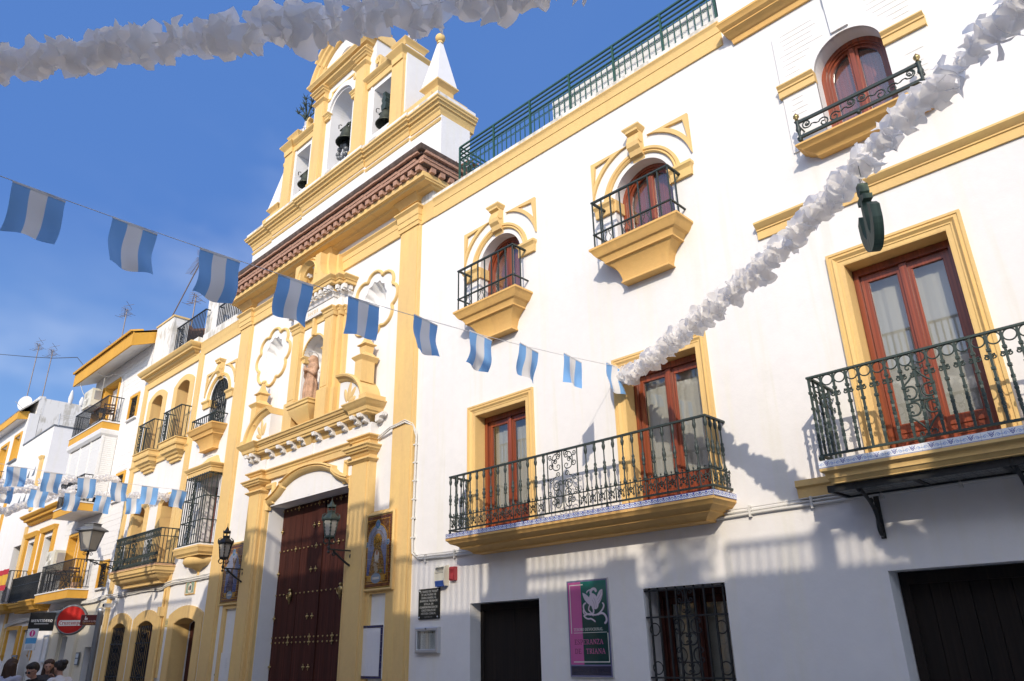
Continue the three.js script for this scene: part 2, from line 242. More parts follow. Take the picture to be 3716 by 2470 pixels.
function archDoor(B, cx, r, y0, ys, z, grain = M.wood) {
  const w = sub('arched_door', B), o = opn(cx - r, cx + r, y0, ys, r, 24), q = opn(cx - r + .07, cx + r - .07, y0 - .01, ys, r - .07, 24);
  part('frame', ext([...o.slice(2), [cx - r, y0], [cx - r + .07, y0], ...[...q.slice(2)].reverse(), [cx + r - .07, y0], [cx + r, y0]], z - .08, z + .06), grain, w);
  part('frame_bead', mould(opn(cx - r + .085, cx + r - .085, y0, ys, r - .085, 24).slice(1).concat([[cx - r + .085, y0]]), [[-.02, z], [.02, z], [.02, z + .035], [-.02, z + .035]]), grain, w);
  for (const s of [-1, 1]) {
    const a = cx + s * .006, b = cx + s * (r - .075), R = r - .075, lo = Math.min(a, b), hi = Math.max(a, b), ri = R - .075, h = halfArch(s < 0 ? cx - ri : cx + .075, s < 0 ? cx - .075 : cx + ri, y0 + .16, cx, ys, ri);
    part('leaf', ext(halfArch(lo, hi, y0 + .02, cx, ys, R), z - .055, z, [h]), grain, w);
    part('pane', ext(h, z - .036, z - .03), M.glass, w);
    part('inner_shutter', [ext(h, z - .13, z - .1), ext(halfArch(s < 0 ? cx - ri + .08 : cx + .19, s < 0 ? cx - .19 : cx + ri - .08, y0 + .3, cx, ys, ri - .08), z - .1, z - .088)], grain, w);
  }
  part('centre_bead', bx(cx - .035, cx + .035, y0 + .02, ys + r - .12, z + .002, z + .035), grain, w);
  room(w, cx - r, cx + r, y0, ys + r, z - .13); return w;
}
// yellow moulded frame round a rectangular opening, with a painted reveal
function surround(B, x0, x1, y0, y1, w, m = M.yellow, d = .05, depth = .3) {
  const path = [[x1, y0], [x1, y1], [x0, y1], [x0, y0]];        // travelling so that left of travel is inward
  return [part('door_surround', mould(path, [[0, -.02], [-w, -.02], [-w, d], [-w * .82, d], [-w * .8, d * .75], [-w * .62, d * .75], [-w * .58, d * 1.15], [-w * .4, d * .55], [-w * .3, d * .55], [-w * .28, d * .35], [0, d * .35]]), m, B),
    part('reveal', [bx(x0 - .01, x0 + .012, y0, y1, -depth, d * .3), bx(x1 - .012, x1 + .01, y0, y1, -depth, d * .3), bx(x0 + .012, x1 - .012, y1 - .012, y1 + .01, -depth, d * .3)], m, B)];
}
const barsAlong = (x0, x1, n) => Array.from({ length: n + 1 }, (_, i) => lerp(x0, x1, i / n));
// a small iron balcony: top and lower rails, square bars, returns to the wall
function ironBalcony(B, { x0, x1, d, y0, yt, ym, n, ns = 2, m = M.iron, wall = 0, t = .022, orn = null, rise = 0 }) {
  const b = sub('balcony_railing', B), R = (y, w = .035, h = .022) => [bx(x0 - w / 2, x1 + w / 2, y - h, y, d - w, d), bx(x0 - w / 2, x0 + w / 2, y - h, y, wall, d - w), bx(x1 - w / 2, x1 + w / 2, y - h, y, wall, d - w)];
  part('rail', R(yt, .05, .03), m, b); part('rail', R(y0 + .03), m, b); if (ym) part('rail', R(ym), m, b);
  const g = weld(bx(-t / 2, t / 2, 0, yt - y0 - .06, -t / 2, t / 2)), xs = barsAlong(x0, x1, n);
  each('bar', g, m, b, xs.map((x) => [x, y0 + .03, d - .02])); for (let i = 1; i <= ns; i++) { const z = lerp(d - .02, wall, i / (ns + (wall > -.01 ? 1 : 0))); each('bar', g, m, b, [[x0, y0 + .03, z], [x1, y0 + .03, z]]); }
  if (orn) orn(b, xs, d - .02); return b;
}
const LYRE = (h, w) => [tube(flat([...spiral(-w * .3, h * .85, .012, .035, PI * 2.4, PI * .2, 7), [-w * .25, h * .62], [-w * .5, h * .4], [-w * .12, h * .05]]), .008, 4), tube(flat(mir([...spiral(-w * .3, h * .85, .012, .035, PI * 2.4, PI * .2, 7), [-w * .25, h * .62], [-w * .5, h * .4], [-w * .12, h * .05]])), .008, 4)];
// long scroll motif for bars: lozenges and paired scrolls one above another
function vine(x, y0, y1, z, w, r = .011, m = 4) {
  const g = [], h = (y1 - y0) / m;
  for (let i = 0; i < m; i++) { const y = y0 + (i + .5) * h; for (const s of [-1, 1]) { g.push(tube(flat(cscroll(x + s * w * .38, y + h * .2, w * .5, h * .5, s), z), r, 4, 1)); g.push(tube(flat(cscroll(x + s * w * .2, y - h * .25, w * .4, h * .4, -s), z), r, 4, 1)); } }
  return g;
}
// the arched upper window shared by three bays: archivolt, imposts, keystone, corner spandrels, bracket
function archBay(B, cx, { rail = true, y = 0, ks = 1 } = {}) {
  const r = .62, ys = 9.38 + y;
  part('archivolt', mould(arc(cx, ys, r + .1, 0, PI, 28), [[.0, -.02], [0, .03], [-.02, .05], [-.05, .03], [-.07, .06], [-.12, .06], [-.12, -.02]]), M.yellow, B);
  for (const s of [-1, 1]) {
    part('impost', [stack(Math.min(cx + s * .6, cx + s * 1.09), Math.max(cx + s * .6, cx + s * 1.09), .12, [[ys + .05, 0], [ys, 0], [ys - .03, .03], [ys - .06, .05], [ys - .2, .06], [ys - .21, .06]].map(([a, b]) => [a, b, b * .6])), bx(cx + s * .58, cx + s * .63, ys - .2, ys + .04, -.25, .03)], M.yellow, B);
    const a = arc(cx, ys - .02, 1.12, PI * .5 - s * PI * .08, PI * .5 - s * PI * .42, 12), o = [[cx + s * 1.1, ys + 1.06]];
    const poly = s > 0 ? [[cx + .23, ys + 1.06], ...a, [cx + 1.1, ys + .22], [cx + 1.1, ys + 1.06]] : [[cx - .23, ys + 1.06], ...a, [cx - 1.1, ys + .22], [cx - 1.1, ys + 1.06]];
    const inner = [...arc(cx, ys - .02, 1.2, PI * .5 - s * PI * .17, PI * .5 - s * PI * .345, 8), [cx + s * 1.0, ys + .97]];
    part('spandrel_panel', ext(poly, -.02, .05, [inner]), M.yellow, B);
  }
  const k = [[.03, 1.25], [.2, 1.25], [.2, 1.18], [.13, 1.15], [.17, 1.05], [.2, .95], [.19, .86], [.13, .8], [.1, .7], [.03, .68]].map(([z, h]) => [z, ys + h]);
  part('keystone', [stack(cx - .19, cx + .19, .23, [[ys + 1.3, 0], [ys + 1.27, 0], [ys + 1.2, .05]]), extX([[0, ys + .62], ...k.slice().reverse(), [0, ys + 1.25]].map(([z, h]) => [Math.max(z, -.02), h]), cx - .13, cx + .13), cyl(0, -.145, .145, 0, .055, .055, 10).rotateZ(PI / 2).translate(cx, ys + .98, .13)], M.yellow, B);
  part('balcony_bracket', stack(cx - .93, cx + .93, .52, [[8.28, 0], [8.24, 0], [8.22, .02], [8.15, .05], [8.1, .08], [8.08, .12], [8.0, .16], [7.97, .16], [7.96, .2], [7.88, .26], [7.76, .31], [7.64, .335], [7.6, .335], [7.58, .32], [7.56, .32]].map(([h, i]) => [h + y, i, i * 1.35])), M.yellowS, B);
}
function r1Window(B, cx) {
  archBay(B, cx); archDoor(B, cx, .62, 8.28, 9.38, -.3);
  ironBalcony(B, { x0: cx - .83, x1: cx + .81, d: .47, y0: 8.28, yt: 9.27, ym: 8.58, n: 8, ns: 1, orn: (b, xs, z) => { const g = weld(LYRE(.27, .14)); each('ornament', g, M.iron, b, [1, 3, 5].map((i) => [xs[i] + (xs[1] - xs[0]) / 2, 8.3, z])); } });
}

// ---------- house between the chapel and the anchor: two arched windows, long balcony ----------
const L_R1 = thing('white_townhouse', 'white house with two arched windows, green roof railing and long tiled balcony', 'building', [-8.4, 0, 0]);
{
  const B = L_R1, W = (c) => opn(c - .62, c + .62, 8.26, 9.38, .62, 24);
  part('wall', ext(rect(-12.66, -4.26, -.3, 12.02), -.55, 0, [W(-9.94), W(-6.22), opn(-10.72, -9.28, 3.62, 6.06), opn(-6.98, -5.53, 3.62, 6.06), opn(-10.87, -9.11, -.29, 2.42), opn(-6.94, -5.54, .55, 2.44)]), M.white, B);
  part('roof_slab', [bx(-12.6, -4.3, 11.6, 11.9, -6, -.55), bx(-12.6, -12.3, 0, 12, -6, -.55)], M.white, B);
  part('cornice_band', [stack(-12.16, -4.26, .1, [[11.95, 0], [11.93, 0], [11.89, .03], [11.87, .04], [11.74, .045], [11.73, .06], [11.46, .065], [11.45, .065]].map(([a, b]) => [a, b, 0])), stack(-12.66, -12.16, .07, [[11.95, 0], [11.9, .02], [11.46, .03]].map(([a, b]) => [a, b, 0]))], M.yellow, B);
  part('coping', [bx(-12.2, -4.26, 11.952, 12.1, -.4, .03), bx(-12.66, -12.2, 11.952, 12.25, -.4, .05)], M.whiteB, B);
  part('parapet_screen', bx(-8.45, -4.3, 12.1, 12.86, -.3, -.24), M.smooth, B);
  r1Window(B, -9.94); r1Window(B, -6.22);
  { // roof railing
    const r = sub('roof_railing', B), x0 = -11.4, x1 = -4.35, y0 = 12.14, z = -.12;
    for (const [y, h] of [[13.2, .036], [13.07, .02], [12.95, .02], [12.82, .02], [12.2, .024]]) part('rail', [bx(x0, x1, y - h, y, z - .02, z + .02), bx(x0, x0 + .03, y - h, y, -2.2, z - .02)], M.green, r);
    each('post', weld(bx(-.02, .02, 0, 1.1, -.02, .02)), M.green, r, [-11.4, -10.2, -9.02, -7.85, -6.67, -5.5, -4.35].map((x) => [x, 12.08, z + .002]));
    const bg = weld([bx(-.009, .009, 0, .63, -.009, .009), ...[-1, 1].map((s) => tube(flat(spiral(s * .05, .56, .012, .042, s > 0 ? PI * 3.4 : -PI * 2.4, s > 0 ? PI : 0, 9)), .007, 4, 1)), ...[-1, 1].map((s) => tube(flat(spiral(s * .045, .36, .01, .035, s > 0 ? -PI * 1.4 : PI * 2.4, s > 0 ? PI : 0, 8)), .008, 4, 1))]);
    const xs = []; for (let x = x0 + .147; x < x1; x += .147) xs.push([x, y0 + .06, z]); each('bar', bg, M.green, r, xs);
    each('bar', weld(bx(-.012, .012, 0, .63, -.012, .012)), M.green, r, Array.from({ length: 12 }, (_, i) => [x0 + .015, y0 + .06, z - .16 * (i + 1)]));
  }
  surround(B, -10.72, -9.28, 3.66, 6.06, .2); surround(B, -6.98, -5.53, 3.66, 6.06, .2);
  frenchDoor(B, -10.7, -9.3, 3.66, 6.04, -.3); frenchDoor(B, -6.96, -5.55, 3.66, 6.04, -.3);
  { // long balcony
    const b = sub('long_balcony', B);
    part('slab', stack(-10.86, -5.19, .64, [[3.5, 0], [3.46, 0], [3.44, .03], [3.4, .06], [3.37, .14], [3.34, .19], [3.32, .19], [3.31, .2], [3.28, .3], [3.24, .36], [3.22, .36]].map(([a, c]) => [a + .05, c, c])), M.yellowS, b);
    part('floor', bx(-10.84, -5.21, 3.552, 3.63, 0, .62), M.sand, b);
    const t = canvas(128, 64, (g, w, h) => { g.fillStyle = '#dfe2ea'; g.fillRect(0, 0, w, h); g.fillStyle = '#3b4793'; g.fillRect(0, 0, w, 6); g.fillRect(0, h - 7, w, 7); g.strokeStyle = '#2c3a8c'; g.lineWidth = 6; g.beginPath(); for (let i = 0; i <= 32; i++) { const x = i * 4, y = 32 + 13 * Math.cos(i / 32 * PI * 4); i ? g.lineTo(x, y) : g.moveTo(x, y); } g.stroke(); g.fillStyle = '#4a5fb5'; for (const x of [0, 64, 128]) { g.beginPath(); g.arc(x, 20, 11, 0, 7); g.fill(); } g.fillStyle = '#9db2da'; for (const x of [32, 96]) { g.beginPath(); g.arc(x, 42, 9, 0, 7); g.fill(); } });
    const tm = phy('glazed_blue_tile', [1, 1, 1], { map: t, roughness: .2, clearcoat: .4 });
    const n = 28, w = 5.66 / n, tg = tileGeo(w - .004, .082, .02), s3 = tileGeo(.2, .082, .02);
    each('edge_tile', tg, tm, b, Array.from({ length: n }, (_, i) => [-10.855 + (i + .5) * w, 3.592, .632 + .003 * (i % 3 === 1)]));
    each('edge_tile', s3, tm, b, [.1, .305, .51].flatMap((z) => [[-10.862, 3.592, z, -PI / 2], [-5.188, 3.592, z, PI / 2]]));
    const rl = sub('balcony_railing', B), x0 = -10.84, x1 = -5.23, d = .57, yb = 3.72, yt = 4.74;
    const R = (y, w, h) => [bx(x0 - w / 2, x1 + w / 2, y - h, y, d - w, d), bx(x0 - w / 2, x0 + w / 2, y - h, y, 0, d - w), bx(x1 - w / 2, x1 + w / 2, y - h, y, 0, d - w)];
    part('rail', R(yt, .05, .03), M.iron, rl); part('rail', R(yb, .04, .025), M.iron, rl); part('rail', R(yb + .24, .02, .016), M.iron, rl);
    each('foot', weld([cyl(0, -.08, 0, 0, .03, .02, 8), sph(0, -.09, 0, .032, 8)]), M.iron, rl, [[x0, yb - .03, d - .025], [-8.95, yb - .03, d - .025], [-7.1, yb - .03, d - .025], [x1, yb - .03, d - .025]]);
    const bal = weld(lathe([[.011, 0], [.011, .24], [.026, .25], [.03, .27], [.02, .3], [.013, .34], [.012, .46], [.024, .47], [.026, .49], [.018, .51], [.03, .545], [.03, .575], [.018, .61], [.026, .63], [.022, .65], [.012, .67], [.011, .84], [.022, .86], [.03, .9], [.026, .93], [.02, .95], [.026, .975], [.02, .99]], 7, 0, 0, 0));
    const xs = []; const N = 30; for (let i = 0; i <= N; i++) { const x = lerp(x0, x1, i / N); if (x > -8.36 && x < -7.62) continue; xs.push(x); }
    each('baluster', bal, M.iron, rl, xs.map((x) => [x, yb, d - .025])); each('baluster', bal, M.iron, rl, [.13, .27, .41].flatMap((z) => [[x0, yb, z], [x1, yb, z]]));
    const fr = [tube(flat([...spiral(-.045, .055, .006, .026, PI * 2.6, 0, 8), ...arc(0, .12, .055, PI, 0, 6).map(([x, y]) => [x, y - .015]), ...spiral(.045, .055, .026, .006, PI, -PI * 1.6, 8)]), .009, 4, 1), tube(flat(arc(0, .2, .07, PI * 1.02, PI * 1.98, 8)), .009, 4, 1), sph(0, .1, 0, .02, 5), sph(0, .165, .0, .016, 5), rod([0, .08, 0], [0, .27, 0], .008, 4), sph(0, .275, 0, .015, 5), sph(-.07, .255, 0, .014, 5), sph(.07, .255, 0, .014, 5)];
    const fg = weld(fr), w2 = (x1 - x0) / N; each('scroll_frieze', fg, M.iron, rl, Array.from({ length: N }, (_, i) => lerp(x0, x1, (i + .5) / N)).filter((x) => x < -8.4 || x > -7.6).map((x) => [x, yb, d - .025])); each('scroll_frieze', fg, M.iron, rl, [.09, .26, .43].flatMap((z) => [[x0, yb, z, PI / 2], [x1, yb, z, PI / 2]]));
    const cx = -7.99, sp = [[-.34, .34]].flatMap(() => []), G = [rod([cx, yb, 0], [cx, yt, 0], .011, 5)];
    for (const s of [-1, 1]) { for (const [a, b0, c, e, r] of [[.02, .5, .24, .1, .06], [.1, .12, .32, .34, .05], [.03, .98, .3, .72, .06], [.05, .62, .3, .5, .05], [.3, .95, .12, .8, .045]]) G.push(tube(flat(sscroll(cx + s * a, yb + b0, cx + s * c, yb + e, r, s)), .009, 4, 1)); G.push(tube(flat(spiral(cx + s * .14, yb + .42, .02, .09, 0, s * PI * 3.2, 16)), .009, 4, 1)); G.push(tube(flat(cscroll(cx + s * .1, yb + .2, .16, .3, s)), .009, 4, 1)); G.push(rod([cx + s * .33, yb, 0], [cx + s * .33, yt, 0], .011, 5), sph(cx + s * .33, yb + .55, 0, .026, 6)); G.push(tube(flat(cscroll(cx + s * .14, yb + .82, .2, .28, -s)), .009, 4, 1)); }
    part('scroll_panel', weld(G).translate(0, 0, d - .025), M.iron, rl);
  }
  { // street door and grilled window
    const d = sub('street_door', B); part('frame', [bx(-10.86, -10.78, -.28, 2.41, -.36, -.26), bx(-9.2, -9.12, -.28, 2.41, -.36, -.26), bx(-10.78, -9.2, 2.3, 2.41, -.36, -.26)], M.woodD, d);
    part('door_leaf', bx(-10.78, -9.993, -.28, 2.3, -.35, -.3), M.woodD, d); part('door_leaf', bx(-9.987, -9.2, -.28, 2.3, -.35, -.3), M.woodD, d); part('backing', bx(-10.87, -9.11, -.28, 2.42, -.5, -.4), M.dark, d);
    const w = sub('window', B); frenchDoor(w, -6.92, -5.56, .56, 2.42, -.42, .3, M.woodP).name = 'casement';
    const g = sub('window_grille', B), xs = barsAlong(-6.86, -5.6, 8), zf = -.04;
    each('bar', weld(bx(-.013, .013, 0, 1.95, -.013, .013)), M.ironB, g, xs.map((x) => [x, .52, zf]));
    for (const y of [2.4, 2.02, 1.19]) part('rail', bx(-6.99, -5.5, y - .012, y + .012, zf - .025, zf + .025), M.ironB, g);
    part('scrollwork', [...vine(-6.23, 1.22, 2.0, zf + .015, .36, .01, 2), ...vine(-6.23, 2.05, 2.4, zf + .015, .2, .009, 1), ...vine(-6.23, .55, 1.16, zf + .015, .36, .01, 2), ...[[-6.8, 1.85], [-6.8, 1.32], [-5.68, 1.85], [-5.68, 1.32]].map(([x, y]) => new THREE.TorusGeometry(.085, .009, 4, 18).translate(x, y, zf + .015))], M.ironB, g);
  }
}

// ---------- house at the right edge: arched window high up, tiled balcony over a tiled canopy ----------
const L_R2 = thing('balcony_house', 'tall white house at the right edge with arched window and scroll-railed balcony', 'building', [-1, 0, 0]);
{
  const B = L_R2, cx = -2.36, r = .52;
  part('wall', ext(rect(-4.26, 4.5, -.3, 13.4), -.55, .006, [opn(cx - r, cx + r, 8.6, 9.86, r, 24), opn(-3.07, -1.72, 3.78, 6.56), opn(-3.31, -.9, -.29, 2.42)]), M.white, B);
  part('side_wall', [bx(-4.26, -4.0, 11.9, 13.4, -6, -.55), bx(-4.26, 4.5, 11.5, 11.9, -6, -.55)], M.white, B);
  part('cornice', stack(-4.2, 4.5, .32, [[11.66, 0], [11.62, 0], [11.6, .02], [11.54, .05], [11.5, .11], [11.48, .11], [11.45, .17], [11.4, .22], [11.39, .25], [11.31, .27], [11.3, .27]].map(([a, b]) => [a, b, b * .5])), M.yellowS, B);
  part('string_course', stack(-4.21, 4.5, .14, [[7.7, 0], [7.67, 0], [7.64, .03], [7.6, .08], [7.58, .08], [7.57, .1], [7.45, .1], [7.44, .1]].map(([a, b]) => [a, b, 0])), M.yellow, B);
  { // raised window panel of rusticated courses
    part('window_panel', ext([[-3.42, 8.66], [cx - r, 8.66], [cx - r, 9.86], ...arc(cx, 9.86, r, PI, 0, 24), [cx + r, 8.66], [-1.27, 8.66], [-1.27, 11.3], [-2.1, 11.3], [-2.1, 10.96], [-3.42, 10.96]], -.02, .035), M.white, B);
    part('keystone', ext([[-2.5, 10.42], [-2.24, 10.42], [-2.16, 11.29], [-2.52, 11.29]], -.02, .075), M.white, B);
    const cs = []; for (let y = 8.9; y < 11.2; y += .1) for (const [a, b] of [[-3.36, cx - r - .1 - .12 * rnd()], [cx + r + .1 + .1 * rnd(), -1.33]]) { const e = rr(.02, .2); let q = b; const h = y - 9.86; if (h > 0) { const x = Math.sqrt(Math.max(0, (r + .12) ** 2 - h * h)); if (a < cx) q = Math.min(cx - x - .03, -2.58); } if (y > 9.7 && y < 9.94) continue; if (a < cx && y > 10.9) continue; let a2 = a; if (a > cx && h > 0) a2 = Math.max(cx + Math.sqrt(Math.max(0, (r + .12) ** 2 - h * h)) + .05, -2.02); cs.push([a2 + e * .5, q - e, y]); }
    each('course_edge', weld(bx(0, 1, -.003, .003, 0, .004)), M.whiteB, B, cs.filter(([a, b]) => b - a > .15).map(([a, b, y]) => [a, y, .035, 0, b - a]));
    for (const [a, b] of [[-3.46, cx - r + .005], [cx + r - .005, -1.26]]) part('impost', stack(a, b, .14, [[9.92, 0], [9.9, 0], [9.86, .04], [9.83, .04], [9.82, .06], [9.72, .06], [9.71, .06]].map(([h, i]) => [h, i, 0])), M.yellow, B);
    part('sill', stack(-3.27, -1.24, .36, [[8.56, 0], [8.53, 0], [8.5, .05], [8.47, .07], [8.46, .1], [8.42, .17], [8.38, .21], [8.36, .22]].map(([a, b]) => [a, b, b])), M.yellowS, B);
    archDoor(B, cx, r, 8.6, 9.86, -.32);
    const g = sub('window_rail', B), z = .28;
    for (const y of [8.97, 8.7]) part('rail', bx(-3.2, -1.46, y - .022, y + .022, z - .02, z + .02), M.iron, g);
    each('post', weld([lathe([[.0, 0], [.04, .02], [.045, .05], [.02, .08], [.025, .16], [.045, .2], [.03, .26], [.03, .33], [.045, .35], [.0, .38]], 8, 0, 0, 0), rod([0, .3, 0], [0, .3, -.28], .014, 4), rod([0, .04, 0], [0, .04, -.28], .014, 4)]), M.iron, g, [[-3.2, 8.64, z], [-1.46, 8.64, z]]);
    each('knob', weld(lathe([[0, 0], [.03, .01], [.02, .03], [.045, .06], [.045, .09], [.02, .12], [0, .15]], 9, 0, 0, 0)), M.brass, g, [[-3.2, 9.01, z], [-1.46, 9.01, z]]);
    for (let i = 0; i < 4; i++) { const x = lerp(-3.15, -1.51, (i + .5) / 4), s = i % 2 ? 1 : -1; part('scroll', tube(flat(sscroll(x - .2, 8.75 + (s > 0 ? 0 : .17), x + .2, 8.75 + (s > 0 ? .17 : 0), .085, s), z), .012, 4, 1), M.iron, g); part('scroll', tube(flat(spiral(x + s * .12, 8.88, .01, .05, 0, PI * 2.4, 9), z), .01, 4, 1), M.iron, g); }
    each('boss', weld(sph(0, 0, 0, .032, 8)), M.iron, g, [[-3.2, 8.65, z + .01], [-2.33, 8.66, z + .01]]);
  }
  surround(B, -3.07, -1.72, 3.8, 6.56, .2, M.yellow, .06); frenchDoor(B, -3.05, -1.74, 3.8, 6.54, -.3, .44);
  { // balcony
    const b = sub('tiled_balcony', B);
    part('slab', stack(-3.6, 1.2, .82, [[3.61, 0], [3.575, 0], [3.565, .015], [3.555, .05], [3.54, .06], [3.49, .065], [3.485, .08], [3.44, .12], [3.43, .12]].map(([a, c]) => [a, c, c * .6])), M.yellow, b);
    part('wall_moulding', stack(-4.25, -3.5, .1, [[3.66, 0], [3.58, 0], [3.56, .04], [3.44, .05], [3.43, .05]].map(([a, c]) => [a, c, 0])), M.yellow, b);
    part('floor', bx(-3.58, 1.18, 3.612, 3.7, 0, .8), M.sand, b);
    const t = canvas(256, 128, (g, w, h) => { g.fillStyle = '#e9ecef'; g.fillRect(0, 0, w, h); g.fillStyle = '#3a4898'; g.fillRect(0, h - 12, w, 7); g.strokeStyle = '#2b3a90'; g.lineWidth = 9; g.beginPath(); g.moveTo(88, 20); g.lineTo(128, 66); g.lineTo(168, 20); g.moveTo(96, 52); g.lineTo(128, 92); g.lineTo(160, 52); g.stroke(); g.strokeStyle = '#8ea9d6'; g.lineWidth = 8; for (const s of [-1, 1]) { g.beginPath(); g.moveTo(128 + s * 40, 84); g.quadraticCurveTo(128 + s * 70, 20, 128 + s * 100, 60); g.quadraticCurveTo(128 + s * 112, 84, 128 + s * 128, 60); g.stroke(); g.beginPath(); g.arc(128 + s * 86, 74, 13, 0, 7); g.stroke(); } g.strokeStyle = '#5a74bb'; g.lineWidth = 5; g.beginPath(); g.arc(128, 30, 12, 0, 7); g.stroke(); });
    const tm = phy('glazed_scroll_tile', [1, 1, 1], { map: t, roughness: .18, clearcoat: .5 }), n = 24, w = 4.8 / n;
    each('edge_tile', tileGeo(w - .003, .092, .018), tm, b, Array.from({ length: n }, (_, i) => [-3.6 + (i + .5) * w, 3.657, .812 + .003 * (i % 4 === 2)])); each('edge_tile', tileGeo(w - .003, .092, .018), tm, b, [.1, .3, .5, .7].map((z) => [-3.6, 3.657, z, -PI / 2]));
    const rl = sub('balcony_railing', B), x0 = -3.56, x1 = 1.15, d = .78, yb = 3.76, yt = 4.82, H = yt - yb;
    const R = (y, w, h) => [bx(x0 - w / 2, x1, y - h, y, d - w, d), bx(x0 - w / 2, x0 + w / 2, y - h, y, 0, d - w), bx(x1 - w / 2, x1 + w / 2, y - h, y, 0, d - w)];
    part('rail', R(yt, .05, .026), M.verd, rl); part('rail', R(yb + .03, .04, .026), M.verd, rl);
    each('boss', weld(sph(0, 0, 0, .04, 9)), M.verd, rl, [[x0, yb - .02, d], [-2.4, yb - .01, d], [-1.1, yb - .01, d]]);
    const sp = (x1 - x0) / 30, bg = weld([bx(-.013, .013, .03, H - .02, -.013, .013), bx(-.022, .022, H * .58, H * .61, -.022, .022), bx(-.022, .022, H * .78, H * .81, -.022, .022), ...Array.from({ length: 9 }, (_, i) => bx(-.016, .016, -.018, .018, -.016, .016).rotateY(i * .5).translate(0, .14 + i * .045, 0))]);
    const ring = weld(new THREE.TorusGeometry(sp * .43, .009, 5, 18).translate(sp / 2, H - .02 - sp * .46, 0)), curl = [0, 1].map((s) => tube(flat(s ? mir(spiral(sp * .24, H * .72, .008, sp * .2, PI * 3.2, PI * .35, 12), sp / 2) : spiral(sp * .24, H * .72, .008, sp * .2, PI * 3.2, PI * .35, 12)), .009, 4, 1)).map((g) => weld(g));
    each('bar', bg, M.verd, rl, barsAlong(x0, x1, 30).map((x) => [x, yb, d - .022])); for (const [nm, g] of [['ring', ring], ['scroll', curl[0]], ['scroll', curl[1]]]) { each(nm, g, M.verd, rl, barsAlong(x0, x1, 30).slice(0, 30).map((x) => [x, yb, d - .022])); each(nm, g, M.verd, rl, [.62, .46, .3, .14].map((z) => [x0, yb, z, PI / 2])); }
    each('bar', bg, M.verd, rl, [.62, .46, .3, .14].flatMap((z) => [[x0, yb, z], [x1, yb, z]]));
    const mx = -2.3, my = yb + .46, G = []; for (const s of [-1, 1]) for (const v of [-1, 1]) { G.push(tube(flat(cscroll(mx + s * .09, my + v * .1, .13, .15, s)), .012, 5, 1)); G.push(tube(flat([[mx + s * .01, my + v * .36], [mx + s * .07, my + v * .27], [mx + s * .16, my + v * .18], [mx + s * .155, my]]), .012, 5)); G.push(tube(flat(spiral(mx + s * .07, my + v * .4, .008, .045, v * PI * 2.2, v * PI * (s > 0 ? 1 : 0), 10)), .01, 5, 1)); }
    part('medallion', weld([...G, sph(mx, my, 0, .03, 8), bx(mx - .12, mx + .12, my - .012, my + .012, -.012, .012)]).translate(0, 0, d - .022), M.verd, rl);
    // iron and tile canopy under the slab
    const cp = sub('tiled_canopy', B);
    part('frame', [bx(-3.62, 1.1, 3.345, 3.425, .59, .63), bx(-3.62, -3.58, 3.345, 3.425, .02, .59), bx(1.06, 1.1, 3.345, 3.425, .02, .59), bx(-3.58, 1.06, 3.345, 3.425, .02, .06), ...[-2.62, -1.7, -.8, .1].map((x) => bx(x - .03, x + .03, 3.35, 3.42, .06, .59))], M.ironB, cp);
    const ct = canvas(128, 128, (g, w, h) => { g.fillStyle = '#b3b3aa'; g.fillRect(0, 0, w, h); g.strokeStyle = '#45484b'; g.lineWidth = 9; for (const [x, y] of [[0, 0], [128, 0], [0, 128], [128, 128]]) { for (const q of [28, 52]) { g.beginPath(); g.arc(x, y, q, 0, 7); g.stroke(); } } g.beginPath(); g.arc(64, 64, 22, 0, 7); g.stroke(); g.strokeRect(2, 2, 124, 124); });
    const cm = phy('glazed_soffit_tile', [.7, .7, .7], { map: ct, roughness: .3 }), cg = tileGeo(.148, .148, .016), sq = []; for (let i = 0; i < 30; i++) for (let j = 0; j < 3; j++) { const x = -3.48 + i * .15, z = .15 + j * .155; sq.push([x, z]); }
    for (const [x, z] of sq) { const o = mesh('soffit_tile', cg, cm, cp), q = baseOf(cp); o.rotation.x = PI / 2; o.position.set(x - q.x, 3.372 - q.y, z - q.z); }
    for (const x of [-3.27, -1.62, .2]) { // scroll brackets
      const pr = [[.02, 2.87], [.05, 2.83], [.1, 2.86], [.12, 2.95], [.1, 3.05], [.16, 3.16], [.3, 3.26], [.46, 3.33], [.55, 3.39], [.6, 3.44], [.62, 3.4], [.6, 3.34]];
      part('bracket', [tube(pr.map(([z, y]) => [x, y, z]), .026, 6), tube(arc(.065, 2.93, .04, 0, 2 * PI, 10).map(([z, y]) => [x, y, z]), .016, 5, 1), tube(spiral(.12, 3.13, .01, .045, 0, PI * 3, 12).map(([z, y]) => [x, y, z]), .016, 5, 1), tube(spiral(.2, 3.24, .01, .04, 0, PI * 3, 12).map(([z, y]) => [x, y, z]), .014, 5, 1), tube(spiral(.56, 3.36, .012, .06, 0, PI * 2.6, 12).map(([z, y]) => [x, y, z]), .016, 5, 1), bx(x - .03, x + .03, 2.8, 3.42, 0, .025)], M.ironB, cp);
    }
  }
  { const d = sub('garage_door', B); part('frame', [bx(-3.3, -3.2, -.28, 2.41, -.42, -.3), bx(-1.02, -.92, -.28, 2.41, -.42, -.3), bx(-3.2, -1.02, 2.27, 2.41, -.42, -.3)], M.woodD, d);
    for (let i = 0; i < 10; i++) { const a = -3.2 + i * .218; part('plank', bx(a + .004, a + .214, -.28, 2.27, -.4, -.35 + .004 * (i % 3)), M.woodD, d); } part('backing', bx(-3.3, -.9, -.28, 2.42, -.5, -.405), M.dark, d); }
}

